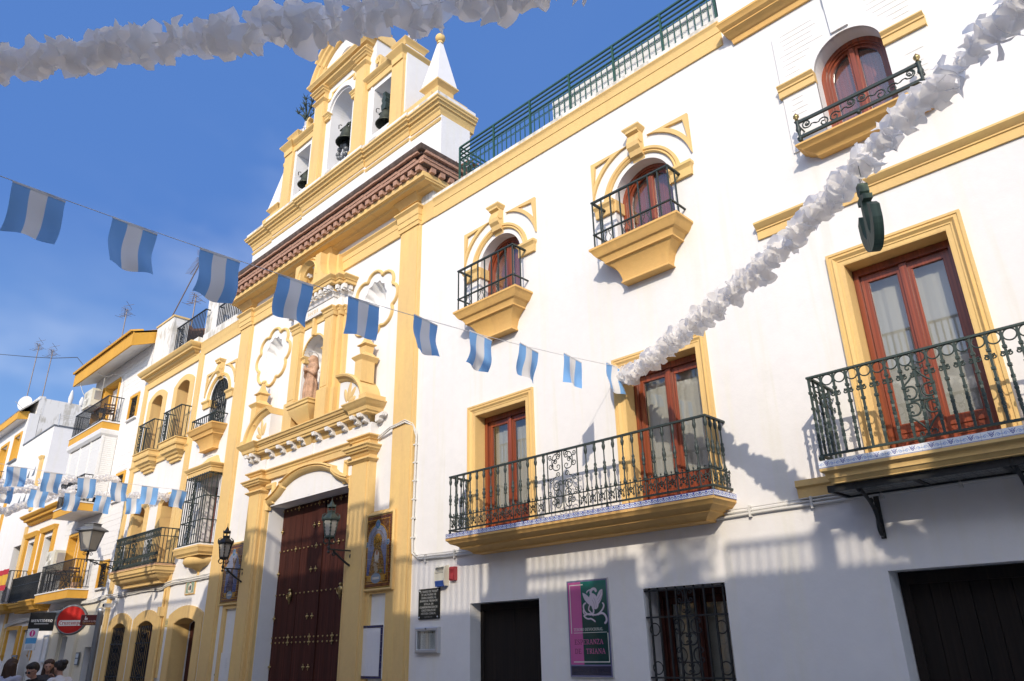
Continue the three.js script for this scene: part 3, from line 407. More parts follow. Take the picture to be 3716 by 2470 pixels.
// ---------- chapel ----------
const L_CH = thing('chapel', 'white and yellow baroque chapel with bell gable and tall studded door', 'church', [-16.95, 0, 0]);
{
  const B = L_CH, C = -16.95, both = (f) => { f(1); f(-1); }, mx = (a, b) => [Math.min(a, b), Math.max(a, b)], X = (s, a) => C + s * a;
  const sw = (s, a, b) => mx(C + s * a, C + s * b);
  const scal = (cx, cy, R, n = 60) => Array.from({ length: n }, (_, i) => { const a = i / n * 2 * PI, up = sst(-.5, .2, Math.sin(a)), k = R * (1 - .11 * up * Math.abs(Math.cos(a * 6.5))); return [cx + k * .94 * Math.cos(a), cy + k * 1.08 * Math.sin(a)]; });
  const shells = [[X(-1, 2.72), 9.98, .56], [X(1, 2.42), 9.98, .56]];
  const nic = opn(-17.5, -16.4, 7.72, 9.16, .55, 20);
  part('wall', ext(rect(-21.94, -12.66, -.3, 12.3), -.5, 0, [opn(-18.92, -14.98, -.29, 5.3), nic, ...shells.map((q) => scal(...q))]), M.white, B);
  part('nave_block', [bx(-21.9, -12.1, 11.5, 13.0, -7, -.5), bx(-12.3, -12.05, 0, 12.9, -7, -.5)], M.white, B);
  // shells: fluted concave scallops
  for (const [cx, cy, R] of shells) {
    const o = scal(cx, cy, R, 96), hx = cx, hy = cy - R * .98, t = [], N = 10, P = o.map(([x, y], i) => Array.from({ length: N + 1 }, (_, k) => { const q = k / N, an = Math.atan2(y - hy, x - hx), fl = Math.cos(an * 15) * .035 * q; return [lerp(hx, x, q), lerp(hy, y, q), -.012 - .30 * Math.pow(Math.sin(PI * Math.pow(q, 1.4)), .8) * (.35 + .65 * sst(-.2, .9, (y - cy) / R)) - (q < 1 ? fl + .03 : .0)]; }));
    for (let i = 0; i < 96; i++) for (let k = 0; k < N; k++) { const a = P[i][k], b = P[(i + 1) % 96][k], c = P[(i + 1) % 96][k + 1], d = P[i][k + 1]; t.push(...a, ...b, ...c, ...a, ...c, ...d); }
    part('scallop_shell', toCreasedNormals(soup(t), .6), M.white, B);
    const lob = Array.from({ length: 120 }, (_, i) => { const a = i / 120 * 2 * PI, k = .80 + .2 * Math.pow(Math.abs(Math.sin(a * 4 + PI / 2 * 0)), .55); const kk = .80 + .2 * Math.pow(Math.abs(Math.cos(a * 4)), .6); return [cx + 1.0 * kk * Math.cos(a), cy - .06 + .92 * kk * Math.sin(a)]; });
    part('lobed_moulding', mould(lob, [[-.045, -.01], [-.045, .03], [-.02, .06], [.02, .06], [.045, .03], [.045, -.01]], true, .8), M.yellow, B);
  }
  // giant pilasters
  for (const [a, b] of [[-21.94, -21.2], [-13.42, -12.66]]) {
    part('giant_pilaster', [bx(a, b, -.3, 11.46, -.02, .08), bx(a + .06, b - .06, -.3, 11.46, .08, .095), bx(a + .04, b - .04, 11.95, 12.16, -.02, .12)], M.yellow, B);
    part('pilaster_capital', [stack(a - .1, b + .1, .26, [[11.97, 0], [11.93, 0], [11.9, .04], [11.87, .07], [11.72, .08], [11.7, .1], [11.56, .1], [11.55, .12], [11.46, .13], [11.45, .13]].map(([h, i]) => [h, i, i * .7])), stack(a - .08, b + .08, .3, [[12.31, 0], [12.27, 0], [12.24, .03], [12.18, .1], [12.15, .13], [12.12, .13]].map(([h, i]) => [h, i, i * .7]))], M.yellow, B);
  }
  part('string_course', stack(-21.2, -13.42, .15, [[11.95, 0], [11.92, 0], [11.88, .04], [11.86, .06], [11.72, .07], [11.71, .085], [11.47, .09], [11.46, .09]].map(([h, i]) => [h, i, 0])), M.yellow, B);
  part('centre_bracket', [stack(-17.55, -16.35, .24, [[11.97, 0], [11.93, 0], [11.88, .05], [11.7, .06], [11.47, .08]].map(([h, i]) => [h, i, i])), bx(-17.4, -16.5, 11.97, 12.25, -.02, .1), stack(-17.5, -16.4, .3, [[12.31, 0], [12.26, 0], [12.18, .1], [12.13, .14]].map(([h, i]) => [h, i, i * .7]))], M.yellow, B);
  part('eaves_beam', stack(-22.06, -11.98, .56, [[12.47, 0], [12.34, 0], [12.33, .07], [12.29, .1], [12.28, .3], [12.24, .34], [12.23, .4]].map(([h, i]) => [h, i, i * .3]), -4), M.yellow, B);
  { // brick cornice
    const c = sub('brick_cornice', B), bh = .115, d1 = weld(bx(-.075, .075, 0, .13, -.14, .11)), d2 = weld(bx(-.05, .05, 0, .05, -.12, .03));
    const sp = []; for (let i = 0; i < 34; i++) sp.push([-21.98 + i * .3, 12.475, .56]); each('brick', d1, M.brick, c, sp);
    each('brick', d2, M.brick, c, sp.slice(0, 33).map(([x, y, z]) => [x + .15, 12.475, .56]));
    each('brick', d1, M.brick, c, Array.from({ length: 9 }, (_, i) => [-12.0, 12.475, .3 - i * .3, PI / 2]));
    part('brick_bed', [bx(-22.0, -12.06, 12.475, 12.6, -3, .5)], M.brickD, c);
    const g = [.232, .238, .226].map((w, i) => weld(bx(-w / 2, w / 2, 0, .088, -.2, .004 * i)));
    for (const [y, z, off] of [[12.63, .70, 0], [12.725, .715, .12], [12.845, .80, .05]]) for (let i = 0; i < 42; i++) { const x = -22.02 + off + i * .242; if (x < -11.98) each('brick', g[(i * 7 + (y > 12.7 ? 1 : 0)) % 3], M.brick, c, [[x, y, z]]); }
    part('brick_bed', [bx(-22.14, -11.9, 12.6, 12.84, -3, .6), bx(-22.16, -11.86, 12.84, 12.93, -3, .72)], M.brickD, c);
    for (const [y, x] of [[12.63, -11.86], [12.725, -11.84], [12.845, -11.76]]) each('brick', weld(bx(-.116, .116, 0, .088, -.2, 0)), M.brick, c, Array.from({ length: 12 }, (_, i) => [x, y, .55 - i * .242, PI / 2]));
    part('roof_edge', [stack(-22.24, -11.74, .84, [[13.06, .06], [13.03, 0], [12.93, .01], [12.90, .03]].map(([h, i]) => [h, i, i]), -3)], M.brickD, c);
    // roll tiles of the nave roof behind the railing
    const tg = weld(new THREE.CylinderGeometry(.085, .075, .55, 8, 1, true, -PI / 2, PI).rotateX(PI / 2)); const ts = []; for (let i = 0; i < 14; i++) ts.push(i);
    for (const i of ts) for (let k = 0; k < 3; k++) { const o = mesh('roof_tile', tg, M.roofT, c), q = baseOf(c); o.rotation.set(0, PI / 2, .42); o.position.set(-11.8 - k * .46 - q.x, 13.14 + k * .2 - q.y, -.6 - i * .19 - q.z); }
    part('roof_bed', extX([[-3.4, 13.0], [-.5, 13.0], [-.5, 13.05], [-3.4, 13.05]], -13.4, -11.75), M.brickD, c);
  }
  // ----- attic and bell gable -----
  part('attic_wall', [bx(-22.0, -12.0, 13.0, 14.5, -1.0, 0), bx(-20.6, -13.25, 13.05, 14.5, 0, .05), bx(-18.62, -15.27, 13.05, 14.5, .05, .1)], M.white, B);
  const band = (x0, x1, d) => { part('attic_moulding', [stack(x0, x1, d + .05, [[14.4, 0], [14.36, .01], [14.33, .03], [14.32, .05]].map(([h, i]) => [h, i, i]), -1.05), stack(x0 - .18, x1 + .18, d + .3, [[14.92, 0], [14.88, 0], [14.85, .04], [14.81, .05], [14.8, .1], [14.75, .13], [14.73, .13], [14.72, .19], [14.66, .2], [14.62, .24], [14.5, .27], [14.49, .3]].map(([h, i]) => [h, i, i * .7]), -1.15)], M.yellow, B); part('attic_coping', bx(x0 - .12, x1 + .12, 14.92, 15.08, -1.1, d + .24), M.whiteB, B); };
  band(-22.0, -12.0, 0); band(-20.6, -13.25, .05); band(-18.62, -15.27, .1);
  both((s) => { const [a, b] = sw(s, 3.4, 4.85); part('attic_step', [bx(...sw(s, 3.3, 4.9), 15.08, 15.3, -.95, .04), bx(...sw(s, 3.3, 4.55), 15.3, 15.5, -.95, .04)], M.yellow, B); });
  const op1 = (s) => { const [a, b] = sw(s, 1.78, 2.66); return opn(a, b, 15.6, 17.28); }, opC = opn(C - .62, C + .62, 15.55, 17.76, .62, 24);
  part('gable_wall', [ext([[-20.3, 15.06], [-13.6, 15.06], [-13.6, 17.7], [-15.2, 17.7], [-15.2, 19.3], [-18.7, 19.3], [-18.7, 17.7], [-20.3, 17.7]], -.9, 0, [op1(1), op1(-1), opC])], M.white, B);
  part('plinth', [bx(-20.3, -13.55, 15.08, 15.16, .0, .06)], M.yellow, B);
  both((s) => {
    part('gable_pilaster', [bx(...sw(s, 2.76, 3.3), 15.1, 17.46, -.02, .1), bx(...sw(s, 2.72, 3.34), 15.1, 15.34, -.02, .14), bx(...sw(s, .9, 1.46), 15.1, 18.9, -.02, .14), bx(...sw(s, .86, 1.5), 15.1, 15.4, -.02, .19), bx(...sw(s, .94, 1.42), 15.4, 18.5, .14, .155)], M.yellow, B);
    part('opening_frame', [...[sw(s, 1.62, 1.7), sw(s, 2.68, 2.74)].map(([a, b]) => bx(a, b, 15.16, 17.46, -.01, .025))], M.white, B);
    part('side_cornice', [stack(...sw(s, 1.4, 3.38), .2, [[17.8, 0], [17.77, 0], [17.73, .03], [17.68, .1], [17.66, .1], [17.64, .13], [17.46, .14], [17.45, .14]].map(([h, i]) => [h, i, i * .5]), -1.0), stack(...sw(s, 2.66, 3.44), .28, [[17.82, 0], [17.79, 0], [17.73, .05], [17.68, .1], [17.64, .13], [17.44, .14]].map(([h, i]) => [h, i, i]), -1.02)], M.yellow, B);
    part('side_post', bx(...sw(s, 2.72, 3.24), 17.8, 18.12, -.72, -.02), M.white, B); part('side_post_cap', stack(...sw(s, 2.62, 3.34), .1, [[18.32, .02], [18.28, 0], [18.24, .02], [18.18, .07], [18.1, .09]].map(([h, i]) => [h, i, i]), -.82, true), M.yellow, B);
    part('side_coping', ext([[C + s * 1.4, 17.8], [C + s * 2.75, 17.8], [C + s * 2.4, 17.95], [C + s * 1.8, 18.1], [C + s * 1.4, 18.4]], -.85, -.05), M.white, B);
    const vol = [...spiral(C + s * 1.95, 18.32, .04, .13, s > 0 ? PI * 2.6 : PI * .4, s > 0 ? 0 : PI, 12), [C + s * 2.06, 18.1], [C + s * 1.96, 17.92], [C + s * 1.98, 17.82]]; part('volute', mould(vol, [[-.05, -.3], [.05, -.3], [.05, .06], [-.05, .06]], false, .8), M.yellow, B);
    part('impost', stack(...sw(s, .6, .92), .16, [[17.82, 0], [17.79, 0], [17.74, .05], [17.7, .05], [17.69, .07], [17.6, .07]].map(([h, i]) => [h, i, i * .6])), M.yellow, B);
    part('gable_capital', [stack(...sw(s, .84, 1.52), .24, [[18.55, 0], [18.52, 0], [18.48, .05], [18.45, .08]].map(([h, i]) => [h, i, i * .7])), stack(...sw(s, .8, 1.58), .32, [[18.98, 0], [18.94, 0], [18.9, .06], [18.86, .06], [18.84, .1], [18.78, .14]].map(([h, i]) => [h, i, i * .7]), -.9)], M.yellow, B);
    part('frame_moulding', mould(s > 0 ? [[C + .88, 18.45], [C + .62, 18.45], [C + .62, 18.66], [C, 18.66]] : [[C, 18.66], [C - .62, 18.66], [C - .62, 18.45], [C - .88, 18.45]], [[-.03, 0], [-.03, .035], [.03, .035], [.03, 0]]), M.yellow, B);
    // obelisk at the end of the attic
    const [a, b] = sw(s, 3.86, 4.64), m = (a + b) / 2; const ob = sub('obelisk', B);
    part('pedestal', [bx(a + .1, b - .1, 15.3, 15.85, -.76, -.2), stack(a, b, -.09, [[16.02, 0], [15.98, 0], [15.95, .03], [15.88, .1], [15.85, .12], [15.8, .12]].map(([h, i]) => [h, i, i]), -.87, true)], M.yellow, ob);
    part('shaft', stack(a + .03, b - .03, -.12, [[17.7, .3], [16.02, 0]], -.84, true), M.white, ob); part('ball', [sph(m, 17.9, -.48, .145, 14), cyl(m, 17.69, 17.78, -.48, .1, .07, 10)], M.yellow, ob);
  });
  part('arch_band', mould(arc(C, 17.76, .78, 0, PI, 26), [[-.1, 0], [-.1, .05], [.0, .07], [.1, .07], [.1, 0]]), M.white, B);
  part('gable_cornice', stack(C - 1.72, C + 1.72, .4, [[19.32, 0], [19.26, 0], [19.22, .04], [19.18, .07], [19.16, .07], [19.14, .16], [19.05, .17], [19.03, .22], [18.98, .3], [18.96, .3]].map(([h, i]) => [h, i, i]), -1.1), M.yellow, B);
  { // segmental crowning pediment, broken in three
    const big = arc(C, 19.06, 1.74, .15, PI - .15, 36, 1.7); part('pediment_field', ext([...big, [C - 1.7, 19.3], [C + 1.7, 19.3]], -.8, .02, [[...arc(C, 19.75, .4, 0, PI, 14), [C - .4, 19.7], [C + .4, 19.7]]]), M.white, B);
    part('pediment_recess', bx(C - .5, C + .5, 19.6, 20.2, -.3, -.25), M.white, B);
    const pf = [[-.2, -.2], [-.2, .06], [-.13, .1], [-.1, .18], [-.03, .2], [0, .28], [.06, .3], [.1, .24], [.1, -.8], [-.05, -.8]].map(([a, z]) => [-a, z]);
    part('pediment_moulding', mould(arc(C, 19.06, 1.72, .14, .74, 12, 1.66), pf), M.yellow, B); part('pediment_moulding', mould(arc(C, 19.06, 1.72, PI - .74, PI - .14, 12, 1.66), pf), M.yellow, B);
    part('pediment_moulding', mould(arc(C, 19.12, 1.72, .66, PI - .66, 24, 1.7), pf.map(([a, z]) => [a, z > 0 ? z + .07 : z])), M.yellow, B);
    part('crown_block', bx(C - .42, C + .42, 20.6, 21.25, -.85, -.1), M.white, B); part('crown_cap', stack(C - .55, C + .55, .03, [[21.45, .03], [21.4, 0], [21.34, .03], [21.26, .11], [21.22, .13]].map(([h, i]) => [h, i, i]), -.98, true), M.yellow, B);
  }
  // ----- niche with its little temple front -----
  part('niche_back', [...[0]].map(() => { const t = [], n = 14; for (let i = 0; i < n; i++) { const a0 = PI * i / n, a1 = PI * (i + 1) / n, q = (a, y) => [C + .55 * Math.cos(a), y, -.02 - .5 * Math.sin(a)]; t.push(...q(a0, 7.7), ...q(a1, 7.7), ...q(a1, 9.16), ...q(a0, 7.7), ...q(a1, 9.16), ...q(a0, 9.16)); } return toCreasedNormals(soup(t), 1); }), M.white, B);
  { const t = [], n = 44, m = 8, q = (i, k) => { const a = PI * i / n, b = PI / 2 * k / m, fl = 1 - .06 * (1 + Math.cos(a * 11)) * Math.sin(b); return [C + .55 * Math.cos(a) * Math.sin(b) * (k === m ? 1 : fl), 9.16 + .55 * Math.sin(a) * Math.sin(b) * (k === m ? 1 : fl), -.02 - .5 * Math.cos(b) * fl]; }; for (let i = 0; i < n; i++) for (let k = 0; k < m; k++) t.push(...q(i, k), ...q(i + 1, k), ...q(i + 1, k + 1), ...q(i, k), ...q(i + 1, k + 1), ...q(i, k + 1)); part('niche_shell', toCreasedNormals(soup(t), .7), M.white, B); }
  part('niche_surround', ext([[C - .62, 7.5], [C - .55, 7.5], ...[...nic.slice(2)].reverse().map(([x, y]) => [x, y]), [C + .55, 7.5], [C + .62, 7.5], [C + .62, 10.02], [C - .62, 10.02]], -.02, .22), M.white, B);
  part('niche_archivolt', mould(arc(C, 9.16, .575, 0, PI, 22), [[-.025, .2], [-.025, .25], [.025, .25], [.025, .2]]), M.yellow, B);
  both((s) => {
    part('niche_pilaster', [bx(...sw(s, .62, 1.02), 7.9, 10.0, -.02, .34), bx(...sw(s, 1.02, 1.16), 7.9, 10.0, -.02, .22), bx(...sw(s, 1.16, 1.28), 7.9, 10.0, -.02, .1), bx(...sw(s, .58, 1.05), 7.12, 7.92, -.02, .4), bx(...sw(s, 1.05, 1.2), 7.12, 7.92, -.02, .27), bx(...sw(s, 1.2, 1.34), 7.12, 7.92, -.02, .14), bx(...sw(s, .67, .97), 8.0, 9.9, .34, .352)], M.yellow, B);
    part('niche_capital', [[.56, 1.1, .46], [1.08, 1.24, .34], [1.22, 1.36, .22]].map(([a, b, d]) => stack(...sw(s, a, b), d, [[10.22, 0], [10.19, 0], [10.15, .05], [10.1, .06], [10.09, .08], [10.0, .09], [9.98, .1]].map(([h, i]) => [h, i, i * .4]))), M.yellow, B);
    part('niche_impost', stack(...sw(s, .42, .62), .28, [[9.22, 0], [9.19, 0], [9.14, .05], [9.04, .06]].map(([h, i]) => [h, i, i * .4])), M.yellow, B);
  });
  part('niche_architrave', [stack(C - .6, C + .6, .3, [[10.2, 0], [10.15, .04], [10.04, .05]].map(([h, i]) => [h, i, 0])), bx(C - .05, C + .05, 9.7, 10.2, .2, .33)], M.yellow, B);
  part('niche_frieze', [bx(C - 1.02, C + 1.02, 10.22, 10.5, -.02, .36), bx(C - 1.22, C + 1.22, 10.22, 10.5, -.02, .24), bx(C - 1.34, C + 1.34, 10.22, 10.5, -.02, .12)], M.white, B);
  { const f = sub('niche_cornice', B);
    for (const [hw, d] of [[1.42, .16], [1.3, .3], [1.12, .44]]) { part('bed_moulding', stack(C - hw, C + hw, d + .02, [[10.62, 0], [10.6, 0], [10.56, .05], [10.5, .07]].map(([h, i]) => [h, i, i])), M.white, f); part('dentil_course', stack(C - hw + .03, C + hw - .03, d - .02, [[10.78, 0], [10.62, 0]]), M.yellow, f); part('cornice_slab', stack(C - hw - .2, C + hw + .2, d + .26, [[11.0, 0], [10.97, 0], [10.93, .04], [10.9, .07], [10.88, .07], [10.87, .1], [10.79, .11], [10.78, .13]].map(([h, i]) => [h, i, i])), M.yellow, f); }
    const cg = weld([bx(-.05, .05, -.02, .1, 0, .16), cyl(0, -.05, .05, 0, .05, .05, 8).rotateZ(PI / 2).translate(0, -.01, .06), sph(0, -.05, .1, .035, 6)]);
    each('console', cg, M.white, f, [...[-1.02, -.86, -.62, -.4, -.14, .14, .4, .62, .86, 1.02].map((x) => [C + x, 10.67, .42]), [C - 1.22, 10.67, .28], [C + 1.22, 10.67, .28], [C - 1.37, 10.67, .14], [C + 1.37, 10.67, .14]]); each('console', cg, M.white, f, [.3, .12].flatMap((z) => [[C + 1.3, 10.67, z, PI / 2], [C - 1.3, 10.67, z, -PI / 2]]));
    const ch = [...'SPES NOSTRA'], lg = (g) => g; const ct = canvas(512, 64, (g, w, h) => { g.fillStyle = '#efede6'; g.fillRect(0, 0, w, h); g.fillStyle = '#d9a54e'; g.font = 'bold 50px serif'; g.textAlign = 'center'; g.fillText('S·A·C·R·A', w / 2, 50); });
    const o = mesh('inscription', face(1.1, .2), std('frieze_inscription', [.85, .85, .85], { map: ct }), f), q = baseOf(f); o.position.set(C - q.x, 10.36 - q.y, .364 - q.z); }
  { // broken pediment over the niche: two horns and a central arch
    const out = [[C + 1.5, 11.0], [C + 1.32, 11.06], ...arc(C + 1.42, 11.62, .56, PI * 1.45, PI * 1.02, 8), [C + .86, 11.95], [C + .6, 11.95], [C + .56, 11.5]];
    both((s) => { const p = out.map(([x, y]) => [C + s * (x - C), y]); part('pediment_horn', [ext([...p, [C + s * .56, 11.0]], -.02, .2), ext([...p.map(([x, y]) => [C + s * (Math.abs(x - C) - .1), y - .02]), [C + s * .46, 11.0]], .2, .45), ext([...p.map(([x, y]) => [C + s * (Math.abs(x - C) - .2), y - .04]), [C + s * .36, 11.0]], .45, .66)], M.yellow, B); });
    part('pediment_arch', mould(arc(C, 11.35, .5, -.1, PI + .1, 24), [[-.14, 0], [-.14, .58], [-.08, .66], [-.04, .6], [0, .7], [.04, .6], [.09, .55], [.09, 0]]), M.yellow, B);
    part('pediment_inner_arch', mould(arc(C, 11.2, .3, 0, PI, 18), [[-.07, 0], [-.07, .34], [0, .38], [.05, .34], [.05, 0]]), M.yellow, B);
    part('pediment_tympanum', ext([...arc(C, 11.35, .46, 0, PI, 16), [C - .46, 11.0], [C + .46, 11.0]], -.02, .2), M.white, B);
    each('console', weld([bx(-.04, .04, -.04, .06, 0, .14), sph(0, -.05, .06, .04, 6)]), M.white, B, [[-.3, 11.62], [0, 11.76], [.3, 11.62]].map(([x, y]) => [C + x, y, .34]));
  }
  part('statue_pedestal', [stack(C - .56, C + .56, .62, [[7.72, 0], [7.69, 0], [7.66, .03], [7.6, .03], [7.58, .06], [7.5, .07], [7.12, .34], [7.1, .34]].map(([h, i]) => [h, i, i]))], M.yellow, B);
  // ----- portal -----
  part('portal_cornice', [stack(C - 3.1, C + 3.1, .52, [[7.1, 0], [7.07, 0], [7.05, .03], [7.0, .05], [6.98, .09], [6.96, .09], [6.94, .12], [6.86, .13], [6.85, .16], [6.8, .17], [6.79, .3], [6.7, .34], [6.66, .36], [6.62, .4], [6.6, .4]].map(([h, i]) => [h, i, i])), ...[-1, 0, 1].map((s) => s ? stack(...sw(s, 2.15, 3.16), .62, [[7.11, 0], [7.08, 0], [7.05, .03], [7.0, .06], [6.97, .09], [6.94, .12], [6.86, .14], [6.84, .17], [6.8, .18], [6.79, .34], [6.7, .38], [6.6, .44]].map(([h, i]) => [h, i, i])) : stack(C - .32, C + .32, .3, [[6.79, 0], [6.7, .05], [6.6, .1]]))], M.yellow, B);
  { const cg = weld([extX([[0, .02], [.3, .05], [.3, .0], [.24, -.04], [.2, -.02], [.15, -.06], [.1, -.13], [.03, -.15], [0, -.14]], -.065, .065), sph(-.03, -.02, .27, .035, 7), sph(.03, -.02, .27, .035, 7), cyl(0, -.07, .07, 0, .04, .04, 8).rotateZ(PI / 2).translate(0, -.1, .12)]);
    each('modillion', cg, M.white, B, [-2.78, -2.5, -1.75, -1.16, -.6, -.08, .62, 1.22, 1.78, 2.42, 2.72].map((x) => [C + x, 6.76, Math.abs(x) > 2.3 ? .2 : .12])); each('modillion', cg, M.white, B, [[C + 2.94, 6.76, .1, PI / 2]]); }
  part('portal_frieze', [bx(C - 2.86, C + 2.86, 6.3, 6.62, -.02, .16), bx(C - 2.88, C - 2.1, 6.3, 6.62, -.02, .22), bx(C + 2.1, C + 2.88, 6.3, 6.62, -.02, .22), bx(C - .3, C + .3, 6.3, 6.62, -.02, .2)], M.white, B);
  part('portal_architrave', stack(C - 2.15, C + 2.15, .22, [[6.31, 0], [6.28, 0], [6.24, .05], [6.2, .06], [6.19, .08], [6.06, .09], [6.05, .09]].map(([h, i]) => [h, i, 0])), M.yellow, B);
  part('portal_spandrel', bx(C - 1.97, C + 1.97, 5.3, 6.06, -.01, .05), M.white, B);
  both((s) => {
    part('portal_pilaster', [bx(...sw(s, 2.16, 2.86), -.3, 5.76, -.02, .2), bx(...sw(s, 2.24, 2.78), -.3, 5.72, .2, .215), bx(...sw(s, 1.97, 2.16), -.3, 5.5, -.02, .12), bx(...sw(s, 2.0, 2.06), -.3, 5.5, .12, .14)], M.yellow, B);
    part('portal_capital', [stack(...sw(s, 2.08, 2.94), .3, [[5.78, 0], [5.75, 0], [5.72, .05], [5.7, .07]].map(([h, i]) => [h, i, i])), bx(...sw(s, 2.15, 2.87), 5.78, 5.86, -.02, .215), stack(...sw(s, 2.0, 3.04), .42, [[6.08, 0], [6.05, 0], [6.02, .04], [5.98, .05], [5.97, .08], [5.93, .1], [5.92, .14], [5.86, .18], [5.84, .2]].map(([h, i]) => [h, i, i])), stack(...sw(s, 2.06, 2.98), .34, [[6.32, 0], [6.29, 0], [6.25, .06], [6.22, .07], [6.21, .1], [6.08, .12]].map(([h, i]) => [h, i, i]))], M.yellow, B);
    part('portal_ear', mould(s > 0 ? [[C + 1.98, 5.2], [C + 1.98, 5.42], [C + 1.72, 5.42], [C + 1.72, 5.86], [C + 2.1, 5.86]] : [[C - 2.1, 5.86], [C - 1.72, 5.86], [C - 1.72, 5.42], [C - 1.98, 5.42], [C - 1.98, 5.2]], [[-.07, 0], [-.07, .1], [0, .15], [.07, .1], [.07, 0]]), M.yellow, B);
    // lower yellow field with tile picture and white panel
    const [a, b] = sw(s, 2.86, 3.86); part('side_field', ext(rect(a, b, -.3, 4.52), -.02, .1, [opn(...sw(s, 2.98, 3.7), .0, 2.76)]), M.yellow, B); part('panel_back', bx(...sw(s, 2.9, 3.8), -.1, 2.8, -.02, .03), M.smooth, B);
    // obelisk beside the niche
    const o = X(s, 2.6), q = sub('ornamental_obelisk', B); part('pedestal', stack(o - .14, o + .14, .5, [[8.18, 0], [7.62, 0]], .12), M.yellow, q); part('pedestal_cap', stack(o - .22, o + .22, .57, [[8.3, .02], [8.27, 0], [8.24, .02], [8.19, .06], [8.16, .08]].map(([h, i]) => [h, i, i]), .05), M.yellow, q); part('cornice_block', stack(...sw(s, 2.82, 3.1), .58, [[7.22, 0], [7.1, 0]]), M.yellow, B);
    part('finial', [stack(o - .18, o + .18, .46, [[8.56, .05], [8.4, .07], [8.3, 0]], .1, true), stack(o - .18, o + .18, .46, [[8.64, .02], [8.61, 0], [8.56, .08]].map(([h, i]) => [h, i, i]), .1, true), stack(o - .13, o + .13, .41, [[8.95, .1], [8.76, .06], [8.64, 0]], .15, true), sph(o, 9.0, .28, .06, 8)], M.yellow, q);
    // curved pediment wing with fan
    const wing = arc(C + s * 1.72, 7.05, 1.16, s > 0 ? .06 : PI - .06, PI * .5, 14, .92);
    const path = s > 0 ? wing : [...wing].reverse(); part('pediment_wing', mould(path, [[-.05, -.02], [-.05, .52], [-.02, .58], [.03, .56], [.05, .5], [.1, .47], [.14, .41], [.14, -.02]]), M.yellow, B);
    part('wing_field', ext([...wing, [C + s * 1.72, 7.1]], -.02, .40), M.white, B);
    const fx = C + s * 2.08, fy = 7.2; part('fan_shell', [0, 1, 2, 3].map((i) => { const a = PI * .5 + s * (-1.25 + i * .52), l = [.36, .48, .55, .42][i]; return new THREE.SphereGeometry(.5, 10, 7).scale(l, .15, .1).translate(l * .58, 0, 0).rotateZ(a).translate(fx, fy, .385); }), M.sand, B);
  });
  { const h = .5, left = [[C - 1.9, 5.40], [C - 1.62, 5.49], [C - 1.38, 5.6], [C - 1.24, 5.7], [C - 1.2, 5.72], [C - 1.19, 5.78]], a = Array.from({ length: 21 }, (_, i) => { const u = i / 10 - 1; return [C + u * 1.1, 6.0 - .2 * Math.pow(Math.abs(u), 2.4)]; }), right = mir([...left].reverse(), C), path = [...left, ...a, ...right];
    part('hood_moulding', mould(path, [[-.1, 0], [-.08, .1], [-.04, .16], [.02, .2], [.06, .16], [.07, .22], [.11, .2], [.11, 0]], false, .7), M.yellow, B); }
  for (const x of [-18.92, -14.98]) part('portal_reveal', bx(x - .02, x + .02, -.3, 5.3, -.5, .02), M.smooth, B);
  { // great door
    const d = sub('great_door', B), z = -.42, x0 = -18.92, n = 11, w = 3.94 / n;
    for (let i = 0; i < n; i++) part('plank', bx(x0 + i * w + .006, x0 + (i + 1) * w - .006, -.28, 5.28, z - .06, z + (i === 5 ? .03 : .004 * (i % 3))), M.woodP, d); part('backing', bx(x0, x0 + 3.94, -.28, 5.3, z - .2, z - .07), M.dark, d);
    const st = weld([new THREE.SphereGeometry(.024, 8, 5, 0, 2 * PI, 0, PI / 2).rotateX(PI / 2)]), ros = weld([new THREE.SphereGeometry(.035, 8, 5, 0, 2 * PI, 0, PI / 2).rotateX(PI / 2), ...[0, 1, 2, 3].map((k) => new THREE.SphereGeometry(.022, 6, 4).scale(1, 1, .5).translate(.052 * Math.cos(k * PI / 2), .052 * Math.sin(k * PI / 2), .01))]);
    const ss = [], rs = []; for (const y of [5.2, 4.13, 3.02, 1.98, 1.86]) for (let i = 0; i < 20; i++) { const x = -18.84 + i * .199; (i % 5 === 4 && y !== 3.02 ? rs : ss).push([x, y, z + .03]); }
    for (const y of [4.66, 3.56, 2.45, 1.3]) for (const x of [-18.82, -17.22, -17.0, -15.1]) rs.push([x, y, z + .03]);
    each('stud', st, M.brass, d, ss.filter(([x, y]) => !(y === 3.02 && (Math.abs(x + 18.1) < .2 || Math.abs(x + 15.8) < .2)))); each('rosette', ros, M.brass, d, rs);
    const kn = weld([new THREE.SphereGeometry(.105, 12, 8).scale(.8, 1, .4), new THREE.ConeGeometry(.06, .16, 8).rotateX(PI).translate(0, -.14, 0), sph(0, .13, .0, .045, 8), new THREE.TorusGeometry(.075, .016, 5, 14).translate(0, -.02, .04)]); each('knocker', kn, M.brass, d, [[-18.1, 2.98, z + .06], [-15.8, 2.98, z + .06]]);
  }
}

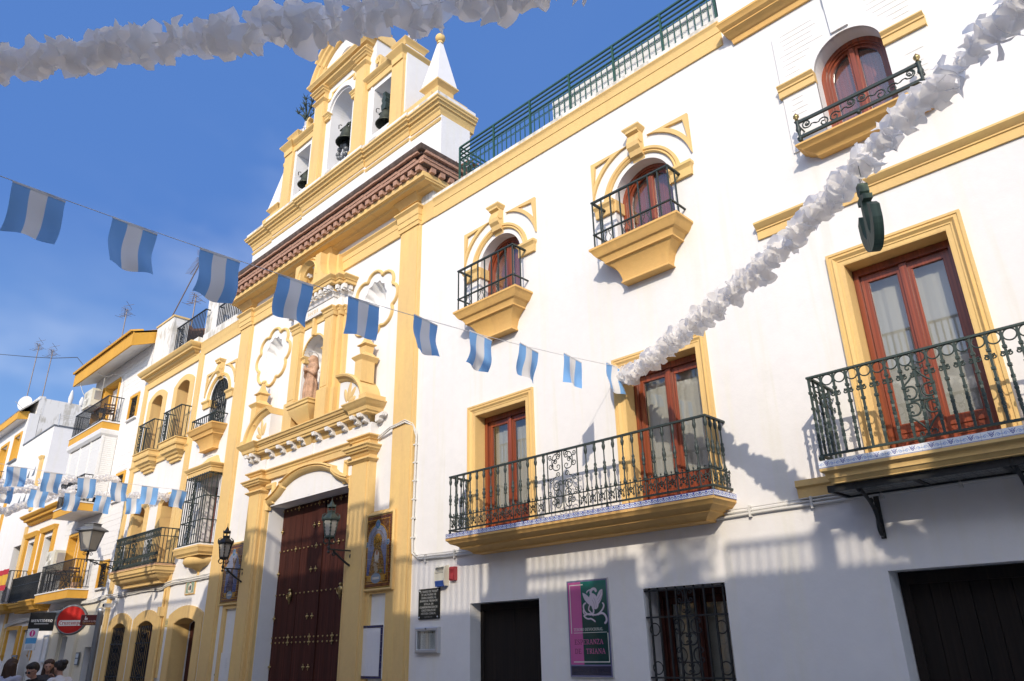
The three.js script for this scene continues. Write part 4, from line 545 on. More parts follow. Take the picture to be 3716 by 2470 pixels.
// ---------- house left of the chapel ----------
function slabBalcony(B, x0, x1, d, y, lv, m = M.yellow) { return part('balcony_slab', stack(x0, x1, d, lv.map(([h, i]) => [y + h, i, i])), m, B); }
const H2 = thing('corner_townhouse', 'narrow white and yellow house with arched grille window and several small balconies', 'building', [-26, 0, 0]);
{
  const B = H2, sa = (a, b, y0, ys, r) => opn(a, b, y0, ys, r, 12), tops = [[-29.08, -28.02], [-26.72, -25.66]], mids = [[-28.95, -27.9], [-26.46, -25.5]], gnd = [[-29.1, -27.9], [-26.88, -25.6]];
  part('wall', ext(rect(-30.05, -21.94, -.3, 12.15), -.6, 0, [...tops.map(([a, b]) => sa(a, b, 8.52, 10.66, .2)), ...mids.map(([a, b]) => sa(a, b, 4.26, 6.38, .2)), ...gnd.map(([a, b]) => sa(a, b, .4, 2.5, .17)), opn(-23.78, -22.52, 8.36, 9.52, .63, 22), opn(-23.5, -22.3, 4.66, 6.6), sa(-24.06, -22.56, -.29, 2.5, .15)]), M.white, B);
  part('side_wall', [bx(-30.05, -29.8, 0, 12.1, -6, -.6), bx(-30, -21.9, 11.6, 11.9, -6, -.6)], M.white, B);
  part('pilaster', [bx(-30.05, -29.72, -.3, 11.36, -.02, .06), bx(-25.1, -24.76, 1.0, 11.46, -.02, .06)], M.yellow, B);
  part('frieze', bx(-30.05, -25.1, 11.36, 11.62, -.02, .06), M.yellow, B);
  part('cornice', stack(-30.0, -25.08, .46, [[12.02, .02], [11.98, 0], [11.95, .01], [11.9, .05], [11.86, .08], [11.84, .12], [11.78, .14], [11.77, .24], [11.7, .28], [11.66, .36], [11.62, .38]].map(([h, i]) => [h, i, i * .8])), M.yellow, B);
  part('string_band', [stack(-25.08, -21.94, .1, [[11.96, 0], [11.9, .03], [11.72, .04], [11.7, .05], [11.46, .055]].map(([h, i]) => [h, i, 0])), stack(-30.05, -24.9, .12, [[8.24, 0], [8.2, .02], [8.17, .05], [8.05, .06]].map(([h, i]) => [h, i, 0]))], M.yellow, B);
  part('parapet', [bx(-25.1, -21.94, 11.962, 12.3, -.5, .04), bx(-30.0, -25.1, 12.02, 12.2, -.5, .2)], M.whiteB, B);
  const arcSur = (a, b, o, y0, ys, r, m, top, leg) => part('arched_surround', ext([[a - o, y0], [a, y0], [a, ys], ...[...opn(a, b, y0, ys, r, 12).slice(2)].reverse(), [b, y0], [b + o, y0], ...opn(a - o, b + o, y0, ys + leg, r + .1, 14).slice(2)], -.02, .04), m, B);
  const arcRev = (a, b, y0, ys, r) => { const p = opn(a, b, y0, ys, r, 12).slice(1); part('reveal', mould([...p, [a, y0]], [[0, -.45], [0, .03], [.012, .03], [.012, -.45]]), M.yellow, B); };
  const leafD = (a, b, y0, y1, z) => { const w = sub('balcony_door', B), x = (a + b) / 2; part('frame', [bx(a, a + .08, y0, y1, z - .06, z + .03), bx(b - .08, b, y0, y1, z - .06, z + .03)], M.wood, w); for (const [p, q] of [[a + .08, x - .01], [x + .01, b - .08]]) { part('leaf', [bx(p, p + .1, y0, y1, z - .05, z), bx(q - .1, q, y0, y1, z - .05, z), bx(p + .1, q - .1, y0, y0 + .5, z - .05, z - .01), bx(p + .1, q - .1, y1 - .12, y1, z - .05, z)], M.wood, w); part('pane', bx(p + .1, q - .1, y0 + .5, y1 - .12, z - .035, z - .03), M.glass, w); part('curtain', curtainGeo(p, q, y0, y1, z - .15), M.curtain, w); } room(w, a, b, y0, y1, z - .1); };
  const vineG = weld(vine(0, 0, .95, 0, .2, .010, 3));
  tops.forEach(([a, b], i) => {
    arcSur(a, b, .33, 8.5, 10.66, .2, M.yellow, 0, .1); arcRev(a, b, 8.52, 10.66, .2); leafD(a, b, 8.52, 10.84, -.42);
    const c = [-28.18, -25.86][i]; slabBalcony(B, c - .76, c + .76, .46, 8.5, [[0, 0], [-.03, 0], [-.04, .04], [-.16, .05], [-.18, .02], [-.24, .04], [-.26, .09], [-.4, .11], [-.43, .18], [-.5, .22], [-.52, .28], [-.62, .3], [-.64, .36], [-.72, .37]]);
    ironBalcony(B, { x0: c - .72, x1: c + .72, d: .42, y0: 8.5, yt: 9.63, n: 10, ns: 2, orn: (q, xs, z) => each('scrollwork', vineG, M.iron, q, [[xs[2] + .07, 8.6, z + .015]]) });
  });
  mids.forEach(([a, b]) => { arcSur(a, b, .3, 4.28, 6.38, .2, M.yellow, 0, .08); arcRev(a, b, 4.26, 6.38, .2); leafD(a, b, 4.26, 6.56, -.42); });
  { slabBalcony(B, -28.62, -24.62, .66, 4.24, [[0, 0], [-.02, 0], [-.03, .03], [-.14, .04], [-.18, .09], [-.22, .1], [-.24, .16], [-.32, .2], [-.36, .24], [-.4, .34], [-.46, .38], [-.5, .38]]);
    part('balcony_floor', bx(-28.6, -24.64, 4.242, 4.29, 0, .65), M.terra, B);
    ironBalcony(B, { x0: -28.5, x1: -24.72, d: .6, y0: 4.3, yt: 5.4, ym: 5.15, n: 30, ns: 4, t: .02, orn: (q, xs, z) => {
      const w = xs[1] - xs[0], f = weld([...[-1, 1].map((s) => tube(flat(cscroll(s * w * .22, .11, w * .5, .2, s)), .007, 4, 1)), sph(0, .11, 0, .018, 5)]), f2 = weld([...[-1, 1].map((s) => tube(flat(cscroll(s * w * .24, .17, w * .55, .32, s)), .008, 4, 1)), sph(0, .2, 0, .02, 5), sph(0, .06, 0, .018, 5)]), c = weld(vine(0, 0, .45, 0, .3, .014, 1));
      const m = Array.from({ length: 30 }, (_, i) => (xs[i] + xs[i + 1]) / 2); each('scroll_frieze', f, M.iron, q, m.map((x) => [x, 5.15, z + .01])); each('scroll_frieze', f2, M.iron, q, m.map((x) => [x, 4.33, z + .01])); each('rosette', c, M.iron, q, [4, 14, 24].map((i) => [xs[i], 4.66, z + .01])); } }); }
  gnd.forEach(([a, b], i) => { arcSur(a, b, .42, -.3, 2.5, .17, M.yellow, 0, .22); arcRev(a, b, .4, 2.5, .17); const g = sub('window_grille', B); each('bar', weld(bx(-.015, .015, 0, 2.1, -.015, .015)), M.ironB, g, barsAlong(a + .08, b - .08, 8).map((x) => [x, .42, .0])); for (const y of [2.0, 1.0]) part('rail', bx(a - .1, b + .1, y - .015, y + .015, -.01, .025), M.ironB, g); part('scrollwork', vine((a + b) / 2, .5, 2.5, .02, .34, .013, 5), M.ironB, g); const w = sub('window', B); part('frame', [bx(a, b, .4, .5, -.5, -.4), bx(a, a + .1, .5, 2.7, -.5, -.4), bx(b - .1, b, .5, 2.7, -.5, -.4), bx((a + b) / 2 - .07, (a + b) / 2 + .07, .5, 2.7, -.5, -.4)], M.wood, w); part('pane', bx(a + .1, b - .1, .5, 2.7, -.47, -.465), M.glass, w); room(w, a, b, .4, 2.6, -.5); });
  { arcSur(-24.06, -22.56, .42, -.3, 2.5, .15, M.yellow, 0, .24); arcRev(-24.06, -22.56, -.29, 2.5, .15); const d = sub('street_door', B); part('door_leaf', [bx(-24.06, -23.32, -.28, 2.66, -.56, -.5), bx(-23.3, -22.56, -.28, 2.66, -.56, -.5)], M.woodP, d); part('backing', bx(-24.1, -22.5, -.28, 2.7, -.7, -.6), M.dark, d); part('handle', sph(-23.2, .95, -.47, .05, 8), M.brass, d); }
  { // arched grille window like those next door
    const cx = -23.15, g = new THREE.Group(); archBay(B, cx, { y: .1 });
    const q = sub('window_grille', B), xs = barsAlong(cx - .56, cx + .56, 8); for (const x of xs) part('bar', bx(x - .014, x + .014, 8.4, 9.52 + Math.sqrt(Math.max(0, .36 - (x - cx) ** 2)), -.05, -.022), M.ironB, q);
    part('hoop', new THREE.TorusGeometry(.61, .03, 6, 24, PI).translate(cx, 9.52, -.04), M.ironB, q); part('scrollwork', [...vine(cx, 8.5, 9.4, -.02, .34, .014, 3), ...vine(cx, 9.45, 10.0, -.02, .24, .013, 2)], M.ironB, q); for (const y of [8.7, 9.5]) part('rail', bx(cx - .62, cx + .62, y - .014, y + .014, -.06, -.02), M.ironB, q);
    const w = sub('window', B); part('frame', [bx(cx - .62, cx + .62, 8.36, 8.46, -.45, -.38), bx(cx - .06, cx + .06, 8.46, 10.1, -.45, -.38), bx(cx - .62, cx + .62, 9.45, 9.55, -.45, -.38)], M.grey, w); part('pane', ext(opn(cx - .62, cx + .62, 8.4, 9.52, .62, 16), -.43, -.425), M.glass, w); part('curtain', curtainGeo(cx - .6, cx + .6, 8.4, 10.1, -.6), M.curtain, w); room(w, cx - .62, cx + .62, 8.4, 10.1, -.5);
    ironBalcony(B, { x0: cx - .83, x1: cx + .83, d: .42, y0: 8.38, yt: 8.74, n: 11, ns: 2 });
  }
  { // projecting caged window with hood and bulbous bracket
    const c = sub('caged_window', B), x0 = -23.64, x1 = -22.1, d = .45;
    part('hood', [stack(x0 - .17, x1 + .17, .52, [[7.06, .02], [7.03, 0], [6.99, .02], [6.95, .07], [6.92, .07], [6.9, .1], [6.8, .11], [6.78, .11]].map(([h, i]) => [h, i, i])), ...[0].map(() => stack(x0 + .1, x1 - .1, .42, [[7.42, .36], [7.33, .3], [7.2, .2], [7.12, .1], [7.06, 0]].map(([h, i]) => [h, i, i])))], M.yellow, c);
    part('bracket', [stack(x0 - .1, x1 + .1, .52, [[4.6, 0], [4.55, 0], [4.52, .02], [4.42, .04], [4.36, .1], [4.33, .1]].map(([h, i]) => [h, i, i])), lathe([[.02, -.62], [.05, -.56], [.05, -.5], [.09, -.47], [.05, -.42], [.1, -.34], [.3, -.26], [.62, -.2], [.74, -.1], [.72, 0], [.66, .05]], 20, 0, 0, 0).scale(1, 1, .58).translate((x0 + x1) / 2, 4.28, 0)], M.yellow, c);
    part('sill_tiles', bx(x0 - .06, x1 + .06, 4.605, 4.64, 0, .49), M.smooth, c);
    for (const y of [4.68, 5.35, 6.05, 6.74]) part('rail', [bx(x0, x1, y - .014, y + .014, d - .03, d), bx(x0 - .01, x0 + .02, y - .014, y + .014, 0, d - .03), bx(x1 - .02, x1 + .01, y - .014, y + .014, 0, d - .03)], M.iron, c);
    const bg = weld(bx(-.011, .011, 0, 2.12, -.011, .011)); each('bar', bg, M.iron, c, barsAlong(x0, x1, 10).map((x) => [x, 4.66, d - .015])); each('bar', bg, M.iron, c, [.3, .15].flatMap((z) => [[x0, 4.66, z], [x1, 4.66, z]]));
    part('scrollwork', vine((x0 + x1) / 2 - .1, 4.72, 6.7, d + .005, .3, .010, 6), M.iron, c); leafD(-23.48, -22.32, 4.68, 6.58, -.5);
  }
  part('vent_grating', [bx(-23.35, -22.95, 7.42, 7.44, 0, .02), bx(-23.35, -22.95, 7.62, 7.64, 0, .02), bx(-23.35, -23.33, 7.44, 7.62, 0, .02), bx(-22.97, -22.95, 7.44, 7.62, 0, .02), bx(-23.33, -22.97, 7.5, 7.56, 0, .015)], M.smooth, B);
  { // roof terrace: railings, chimney block, white stair wall
    ironBalcony(B, { x0: -28.1, x1: -25.6, d: -.1, y0: 12.25, yt: 13.58, n: 18, ns: 0, wall: -.3, t: .024, m: M.ironB, orn: (q, xs, z) => each('scrollwork', vineG, M.ironB, q, [[xs[4], 12.5, z + .01]]) });
    ironBalcony(B, { x0: -24.9, x1: -21.95, d: -.3, y0: 12.3, yt: 13.5, n: 20, ns: 0, wall: -.5, t: .024, m: M.ironB, orn: (q, xs, z) => each('scrollwork', vineG, M.ironB, q, [[xs[15], 12.5, z + .01]]) });
    for (const q of [[-29.8, -28.15, 12.2, 14.05, -.55, .06], [-26.0, -25.1, 12.2, 14.7, -1.3, -.35], [-29.7, -25.6, 12.2, 14.6, -4.0, -3.6]]) part('terrace_pier', bx(...q), M.whiteB, B); part('pier_cap', [bx(-29.85, -28.1, 14.05, 14.12, -.6, .1), bx(-26.05, -25.05, 14.7, 14.78, -1.35, -.3)], M.sand, B);
    part('stair_roof', ext([[-30.2, 13.9], [-25.0, 14.5], [-25.0, 14.9], [-29.8, 15.2], [-30.2, 15.0]], -6.5, -3.9), M.white, B); part('roof_tile', [0, 1, 2, 3].map((i) => new THREE.CylinderGeometry(.1, .09, .5, 8).rotateX(PI / 2 - .3).translate(-29.75 + i * .22, 14.2, -.8)), M.roofT, B);
    part('terrace_window', bx(-27.2, -26.5, 12.9, 13.8, -3.6, -3.58), M.grey, B);
  }
}

// ---------- house of horizontal white courses with deep eaves ----------
const H3 = thing('white_coursed_house', 'white house of thin horizontal courses with deep ochre eaves and three long balconies', 'building', [-33.4, 0, 0]);
{
  const B = H3, X0 = -36.75, X1 = -30.05, win = [[-34.95, -33.4, 10.6, 12.75], [-36.35, -35.35, 11.4, 12.75], [-31.5, -30.75, 10.5, 11.42], [-31.5, -30.75, 7.2, 8.2], [-31.5, -30.75, 3.98, 4.85], [-35.9, -34.8, 4.0, 6.3], [-34.35, -33.3, 4.0, 6.3], [-34.4, -33.5, -.29, 2.36], [-31.6, -30.9, -.29, 1.95], [-35.6, -32.9, 7.2, 9.2]];
  part('wall', ext(rect(X0, X1, -.3, 13.75), -.5, -.012, win.map(([a, b, c, d]) => rect(a, b, c, d))), M.white, B); part('side_wall', [bx(X0, X0 + .3, 0, 13.7, -5, -.5), bx(X1 - .3, X1, 0, 13.7, -5, -.5)], M.white, B);
  for (let i = 0, y = 3.45; y < 13.5; y += .215, i++) { const h = .209; let xs = [[X0, X1]]; for (const [a, b, c, d] of win) if (y + h > c - .12 && y < d + .12) xs = xs.flatMap(([p, q]) => b + .12 < p || a - .12 > q ? [[p, q]] : [[p, a - .12], [b + .12, q]].filter(([u, v]) => v - u > .05)); for (const [p, q] of xs) part('wall_course', bx(p, q, y, y + h, -.011, rr(-.001, .003)), M.white, B); }
  part('ground_render', ext(rect(X0 + .9, X1, -.3, 3.43), -.011, .01, [rect(-34.4, -33.5, -.29, 2.36), rect(-31.6, -30.9, -.29, 1.95)]), M.cream, B);
  part('ground_pier', [bx(-35.2, -34.5, -.3, 2.5, .01, .12), bx(-33.4, -32.5, -.3, 2.5, .01, .12), bx(-35.2, -32.5, 2.5, 2.95, .01, .16)], M.cream, B); part('bar_plinth', bx(-32.6, -31.65, -.3, .75, .01, .05), M.grey, B);
  const fr = (i, m = M.ochre) => { const [a, b, c, d] = win[i]; part('window_frame', [bx(a - .12, a, c, d + .12, -.02, .05), bx(b, b + .12, c, d + .12, -.02, .05), bx(a, b, d, d + .12, -.02, .05), bx(a - .001, a + .012, c, d, -.35, .02), bx(b - .012, b + .001, c, d, -.35, .02), bx(a, b, d - .012, d + .001, -.35, .02)], m, B); };
  [0, 1, 2, 3, 4, 5, 6].forEach((i) => fr(i));
  for (const i of [0, 1, 5, 6]) { const [a, b, c, d] = win[i], w = sub('roller_shutter', B); const g = weld(bx(a + .02, b - .02, 0, .075, -.03, 0)); each('slat', g, M.shutter, w, Array.from({ length: Math.floor((d - c) / .08) }, (_, k) => [0, c + k * .08, -.25 + .002 * (k % 2)])); }
  for (const i of [2, 3, 4]) { const [a, b, c, d] = win[i], g = sub('window_grille', B); part('frame', [bx(a + .02, a + .05, c, d, -.03, 0), bx(b - .05, b - .02, c, d, -.03, 0), bx(a, b, c + .02, c + .05, -.03, 0), bx(a, b, d - .05, d - .02, -.03, 0)], M.ironB, g); part('scrollwork', [...vine((a + b) / 2, c + .05, d - .05, -.01, .5, .02, 3)], M.ironB, g); part('sill', bx(a - .14, b + .14, c - .06, c - .002, -.02, .09), M.smooth, B); room(B, a, b, c, d, -.4).name = 'window_recess'; }
  // eaves
  part('eaves_fascia', bx(-36.9, -29.9, 13.12, 13.72, .86, .92), M.ochre, B); part('eaves_side', [ext([[0, 0], [1, 0], [1, 1], [0, 1]].map(([x, t]) => [x, t]), 0, 1)].map(() => extX([[.86, 13.12], [.86, 13.72], [-.6, 14.3], [-.6, 13.7]], -29.96, -29.9)), M.ochre, B); part('soffit', extX([[.86, 13.13], [.86, 13.2], [-.5, 13.76], [-.5, 13.69]], -36.9, -29.96), M.smooth, B); part('roof', extX([[.92, 13.72], [-4, 15.4], [-4, 15.3], [.86, 13.66]], -36.9, -29.9), M.roofT, B);
  each('eaves_tile', weld(new THREE.CylinderGeometry(.1, .1, .5, 8, 1, false, 0, PI).rotateZ(PI / 2).rotateY(PI / 2).rotateX(.33)), M.ochre, B, Array.from({ length: 32 }, (_, i) => [-36.8 + i * .22, 13.76, .78]));
  // balconies
  const bal = (x0, x1, d, y, yt, n) => { part('balcony_slab', [bx(x0, x1, y - .3, y, -.02, d)], M.ochre, B); part('slab_soffit', bx(x0 + .03, x1 - .03, y - .302, y - .3, 0, d - .03), M.smooth, B); part('slab_edge', bx(x0 - .03, x1 + .03, y, y + .045, 0, d + .03), M.smooth, B); ironBalcony(B, { x0: x0 + .06, x1: x1 - .06, d: d - .04, y0: y + .1, yt: y + 1.14, n, ns: 5, t: .02, m: M.ironB }); };
  bal(-36.55, -32.4, .68, 10.55, 0, 34); bal(-35.4, -32.42, .98, 7.22, 0, 26); bal(-36.5, -32.4, .72, 3.98, 0, 34);
  { const b = sub('shuttered_bay', B); part('bay_roof', [stack(-36.55, -32.3, .72, [[10.24, .02], [10.2, 0], [10.05, .02], [9.95, .1]].map(([h, i]) => [h, i, i]))], M.smooth, b); part('post', [bx(-36.4, -36.3, 7.3, 9.97, .5, .6), bx(-32.46, -32.36, 7.3, 9.97, .5, .6), bx(-35.06, -35.0, 7.3, 9.97, .52, .59), bx(-33.75, -33.69, 7.3, 9.97, .52, .59)], M.smooth, b);
    const sl = (x0, x1, y0) => each('slat', weld(bx(x0, x1, 0, .075, 0, .025)), M.shutter, b, Array.from({ length: Math.floor((9.95 - y0) / .08) }, (_, k) => [0, y0 + k * .08, .53 + .002 * (k % 2)])); sl(-36.3, -35.06, 8.55); sl(-35.0, -33.75, 8.3); sl(-33.69, -32.46, 7.6); each('slat', weld(bx(0, .025, 0, .075, .02, .5)), M.shutter, b, Array.from({ length: 30 }, (_, k) => [-32.4, 7.55 + k * .08, 0])); room(b, -36.0, -32.85, 7.5, 9.3, .45).name = 'bay_interior'; }
  { const d = sub('bar_door', B); part('door_leaf', [bx(-34.4, -34.3, -.28, 2.36, -.3, -.24), bx(-33.6, -33.5, -.28, 2.36, -.3, -.24), bx(-34.3, -33.6, 2.2, 2.36, -.3, -.24)], M.ironB, d); part('pane', bx(-34.3, -33.6, -.2, 2.2, -.28, -.275), M.glass, d); room(d, -34.4, -33.5, -.28, 2.36, -.3); }
  { const d = sub('side_door', B); part('door_leaf', bx(-31.6, -30.9, -.28, 1.95, -.4, -.34), M.woodD, d); }
  part('awning_roll', [cyl(0, -1.6, 1.6, 0, .09, .09, 10).rotateZ(PI / 2).translate(-33.6, 3.22, .5), bx(-35.2, -32.0, 3.0, 3.2, .36, .5)], M.grey, B);
}

// ---------- lower terraced house and the house beyond it ----------
const H4 = thing('terraced_house', 'white terraced house with long black balcony and ochre window hoods', 'building', [-40, 0, 0]);
{
  const B = H4, win = [[-42.3, -41.0, 3.9, 6.72], [-39.75, -38.35, 3.9, 6.72], [-42.15, -40.6, -.29, 2.8], [-39.6, -38.3, -.29, 2.75]];
  part('wall', ext(rect(-48.1, -36.75, -.3, 8.4), -.5, 0, [...win.map((w) => rect(...w)), rect(-44.9, -43.5, 3.9, 6.8), rect(-47.4, -46.2, -.29, 2.9)]), M.white, B); part('upper_wall', [bx(-48.1, -42.6, 8.4, 12.68, -3.5, -.05), bx(-42.6, -36.75, 8.3, 8.4, -4, -.3)], M.white, B); part('coping', [bx(-48.1, -42.55, 12.68, 12.74, -3.5, 0)], M.grey, B);
  part('pilaster', [bx(-43.32, -42.9, -.3, 7.6, -.02, .07), bx(-43.5, -43.15, 8.4, 11.0, -.05, .06), stack(-43.56, -43.08, .14, [[11.2, 0], [11.14, 0], [11.0, .07]].map(([h, i]) => [h, i, i]))], M.yellow, B);
  part('cornice', stack(-42.9, -37.3, .5, [[8.0, .02], [7.96, 0], [7.9, .04], [7.84, .1], [7.82, .16], [7.72, .18], [7.7, .28], [7.6, .34], [7.56, .4]].map(([h, i]) => [h, i, i])), M.ochre, B);
  for (const [x, y] of [[-45.9, 10.35], [-44.9, 10.4], [-43.9, 10.45], [-46.6, 9.1], [-45.6, 9.1], [-44.6, 9.1]]) part('vent_slot', ext([[x, y], [x + .5, y], [x + .5, y + .5]], -.051, -.045), M.grey, B);
  for (let i = 0; i < 2; i++) { const [a, b, c, d] = win[i]; part('window_hood', [bx(a - .3, a - .08, 5.3, d + .2, -.02, .12), bx(b + .08, b + .3, 5.3, d + .2, -.02, .12), stack(a - .36, b + .36, .2, [[d + .42, .0], [d + .38, 0], [d + .3, .04], [d + .2, .06]].map(([h, i]) => [h, i, i]))], M.ochre, B); part('hood_drop', [a - .19, b + .19].map((x) => stack(x - .13, x + .13, .15, [[5.3, 0], [5.24, .02], [5.02, .1]].map(([h, i]) => [h, i, i]))), M.ochre, B); const w = sub('french_window', B); part('frame', [bx(a, a + .09, c, d, -.34, -.26), bx(b - .09, b, c, d, -.34, -.26), bx(a, b, d - .1, d, -.34, -.26), bx((a + b) / 2 - .07, (a + b) / 2 + .07, c, d - .1, -.34, -.26)], M.ironB, w); part('pane', bx(a, b, c, d, -.31, -.305), M.glass, w); part('curtain', curtainGeo(a, b, c, d, -.45), M.curtain, w); room(w, a, b, c, d, -.4); }
  for (let i = 2; i < 4; i++) { const [a, b, c, d] = win[i]; part('window_hood', [bx(a - .26, a - .06, 1.75, d + .16, -.02, .1), bx(b + .06, b + .26, 1.75, d + .16, -.02, .1), bx(a - .06, b + .06, d, d + .16, -.02, .1), ...[a - .16, b + .16].map((x) => stack(x - .12, x + .12, .14, [[1.75, 0], [1.7, .02], [1.52, .09]].map(([h, i]) => [h, i, i])))], M.ochre, B); part('recess_door', bx(a, b, c, d, -.45, -.4), i === 2 ? M.smooth : M.ironB, B); }
  room(B, -44.6, -43.8, 4.1, 6.5, -.3).name = 'window_recess'; part('entrance_recess', bx(-47.4, -46.2, -.29, 2.9, -.45, -.4), M.grey, B);
  part('balcony_slab', [stack(-40.9, -36.7, .66, [[3.86, 0], [3.8, 0], [3.76, .05], [3.68, .07], [3.64, .16], [3.56, .2], [3.5, .3], [3.46, .3]].map(([h, i]) => [h, i, i])), stack(-38.6, -36.72, .8, [[3.88, 0], [3.82, 0], [3.76, .06], [3.66, .1], [3.6, .2], [3.5, .26]].map(([h, i]) => [h, i, i]))], M.ochre, B);
  ironBalcony(B, { x0: -40.9, x1: -36.8, d: .64, y0: 3.9, yt: 4.95, ym: 4.6, n: 44, ns: 5, t: .022, m: M.ironB }); part('reed_screen', bx(-40.85, -39.0, 3.95, 4.85, .57, .59), M.ironB, B);
  part('far_balcony_slab', stack(-46.8, -40.95, .8, [[3.9, 0], [3.84, 0], [3.78, .06], [3.66, .1], [3.58, .2]].map(([h, i]) => [h, i, i])), M.ochre, B); ironBalcony(B, { x0: -46.7, x1: -41.0, d: .78, y0: 3.95, yt: 5.35, n: 36, ns: 5, m: M.ironB });
}
const H5 = thing('tall_corner_house', 'tall white house at the far left with ochre eaves and weathered side wall', 'building', [-52, 0, 0]);
{
  const B = H5, win = [[-50.1, -48.9, 12.05, 13.5], [-53.0, -51.5, 10.6, 13.4], [-51.9, -50.8, 6.3, 9.0], [-55, -53.8, 6.3, 9.2]];
  part('wall', ext(rect(-58, -48.12, -.3, 14.6), -.5, 0, win.map((w) => rect(...w))), M.white, B); part('side_wall', [bx(-48.6, -48.13, 8.2, 15.6, -6, -.52)], M.whiteB, B); part('parapet', bx(-58, -48.12, 14.605, 15.7, -.6, -.3), M.whiteB, B);
  for (const [a, b, c, d] of win) { part('window_frame', [bx(a - .16, a, c, d + .16, -.02, .06), bx(b, b + .16, c, d + .16, -.02, .06), bx(a, b, d, d + .16, -.02, .06), bx(a, a + .02, c, d, -.35, .01)], M.ochre, B); part('shutter', bx(a, b, c, d, -.34, -.3), M.shutter, B); part('sill', bx(a - .2, b + .2, c - .08, c, -.02, .12), M.grey, B); }
  part('pilaster', bx(-48.95, -48.5, -.3, 9.6, -.02, .06), M.ochre, B); part('eaves', extX([[.52, 14.22], [.52, 14.66], [-.02, 14.76], [-.02, 14.3]], -58, -48.4), M.ochre, B); part('eaves_soffit', extX([[.48, 14.2], [.48, 14.22], [-.02, 14.3], [-.02, 14.27]], -58, -48.45), M.smooth, B); part('roof', extX([[.56, 14.68], [-.35, 15.6], [-.35, 15.5], [.5, 14.64]], -58, -48.1), M.whiteB, B);
  ironBalcony(B, { x0: -56, x1: -51.0, d: .5, y0: 10.6, yt: 11.7, n: 30, ns: 3, m: M.ironB });
}

// ---------- bunting: striped flags on strings ----------
function flagGeo(w, h, k, i) {                     // one of three stripes of a hanging cloth, waving
  const nx = 6, ny = 12, g = new THREE.PlaneGeometry(w / 3, h, nx, ny), p = g.attributes.position;
  for (let j = 0; j < p.count; j++) { const x = p.getX(j) + (i - 1) * w / 3, y = p.getY(j) - h / 2, t = -y / h; p.setXYZ(j, x * (1 - .05 * t) + .025 * t * Math.sin(k * 1.9 + y * 9), y - .018 * t * Math.cos(x * 9 + k), .035 * t * Math.sin(x * 17 + k * 2.3 + y * 4) + .02 * t * Math.sin(y * 13 + k) + .05 * t * t * Math.sin(k * 3.1)); }
  g.computeVertexNormals(); return weld(g);
}
const FW = .44, FH = .49, flagSet = [0, 1, 2, 3].map((k) => [0, 1, 2].map((i) => flagGeo(FW, FH, k * 1.7 + .4, i)));
function flag(p, turn, tilt, label, group, k, sc = 1) {
  const t = thing('striped_flag', label, 'flag', p, group); t.rotation.set(0, turn, tilt); t.scale.multiplyScalar(sc); flagSet[k % 4].forEach((g, i) => mesh('stripe', g, i === 1 ? M.whitec : M.blue, t));
  part('hem', weld(bx(p[0] - FW / 2, p[0] + FW / 2, p[1] - .012, p[1] + .006, p[2] - .004, p[2] + .004)), M.whitec, t); return t;
}
const ORD = ['first', 'second', 'third', 'fourth', 'fifth', 'sixth', 'seventh', 'eighth', 'ninth', 'tenth'];
{
  const yl = (z) => 6.1 - .135 * z + .0085 * z * z, zs = [.2, 1.33, 2.36, 3.36, 4.36, 5.34, 6.27, 7.17, 8.04, 8.88], P = []; for (let z = 0; z <= 11.2; z += .4) P.push([-7, yl(z), z]);
  one('bunting_string', tube(P, .0045, 4, 2), M.smooth, 'thin string carrying ten large striped flags across the street', 'string', [-7, 6.1, 0]);
  const dark = ['in bright sun beside the brown door frame', 'in sun before the white wall', 'in sun before the white wall below the first bracket', 'in sun just below the small arched window bracket', 'in shade before the chapel pilaster', 'in shade over the right shell medallion', 'in shade beside the niche cornice', 'in shade against the brick eaves end', 'against blue sky with curled lower edge', 'largest, against blue sky at the far left'];
  zs.forEach((z, i) => flag([-7, yl(z) - .01, z], PI / 2 + rr(-.12, .12), Math.atan(-.135 + .017 * z) * 1 + rr(-.02, .02), `blue and white striped flag ${dark[i]}`, 'large striped flags on the long string', i));
}
function farLine(A, Bp, sag, n, t0, t1, what, gname) {
  const q = (t) => [lerp(A[0], Bp[0], t), lerp(A[1], Bp[1], t) - sag * 4 * t * (1 - t), lerp(A[2], Bp[2], t)], P = Array.from({ length: 25 }, (_, i) => q(i / 24));
  one('bunting_string', tube(P, .006, 4, 1), M.smooth, what, 'string', A); const turn = Math.atan2(-(Bp[2] - A[2]), Bp[0] - A[0]);
  for (let i = 0; i < n; i++) { const p = q(lerp(t0, t1, n > 1 ? i / (n - 1) : 0)); flag([p[0], p[1] - .01, p[2]], turn + rr(-.15, .15) + (Math.cos(turn) < 0 ? PI : 0), rr(-.05, .05), `${ORD[i]} small striped flag from the left on the ${gname}`, `small striped flags on the ${gname}`, i + 1, 1.08); }
}
farLine([-23.1, 6.9, 11.2], [-23.08, 6.3, .45], .2, 6, .558, .963, 'string of small flags ending at the caged window', 'upper distant string');
farLine([-25.9, 6.75, 11.2], [-25.95, 6.5, .02], .26, 6, .49, .90, 'string of small flags ending above the arched doors of the corner house', 'lower distant string');

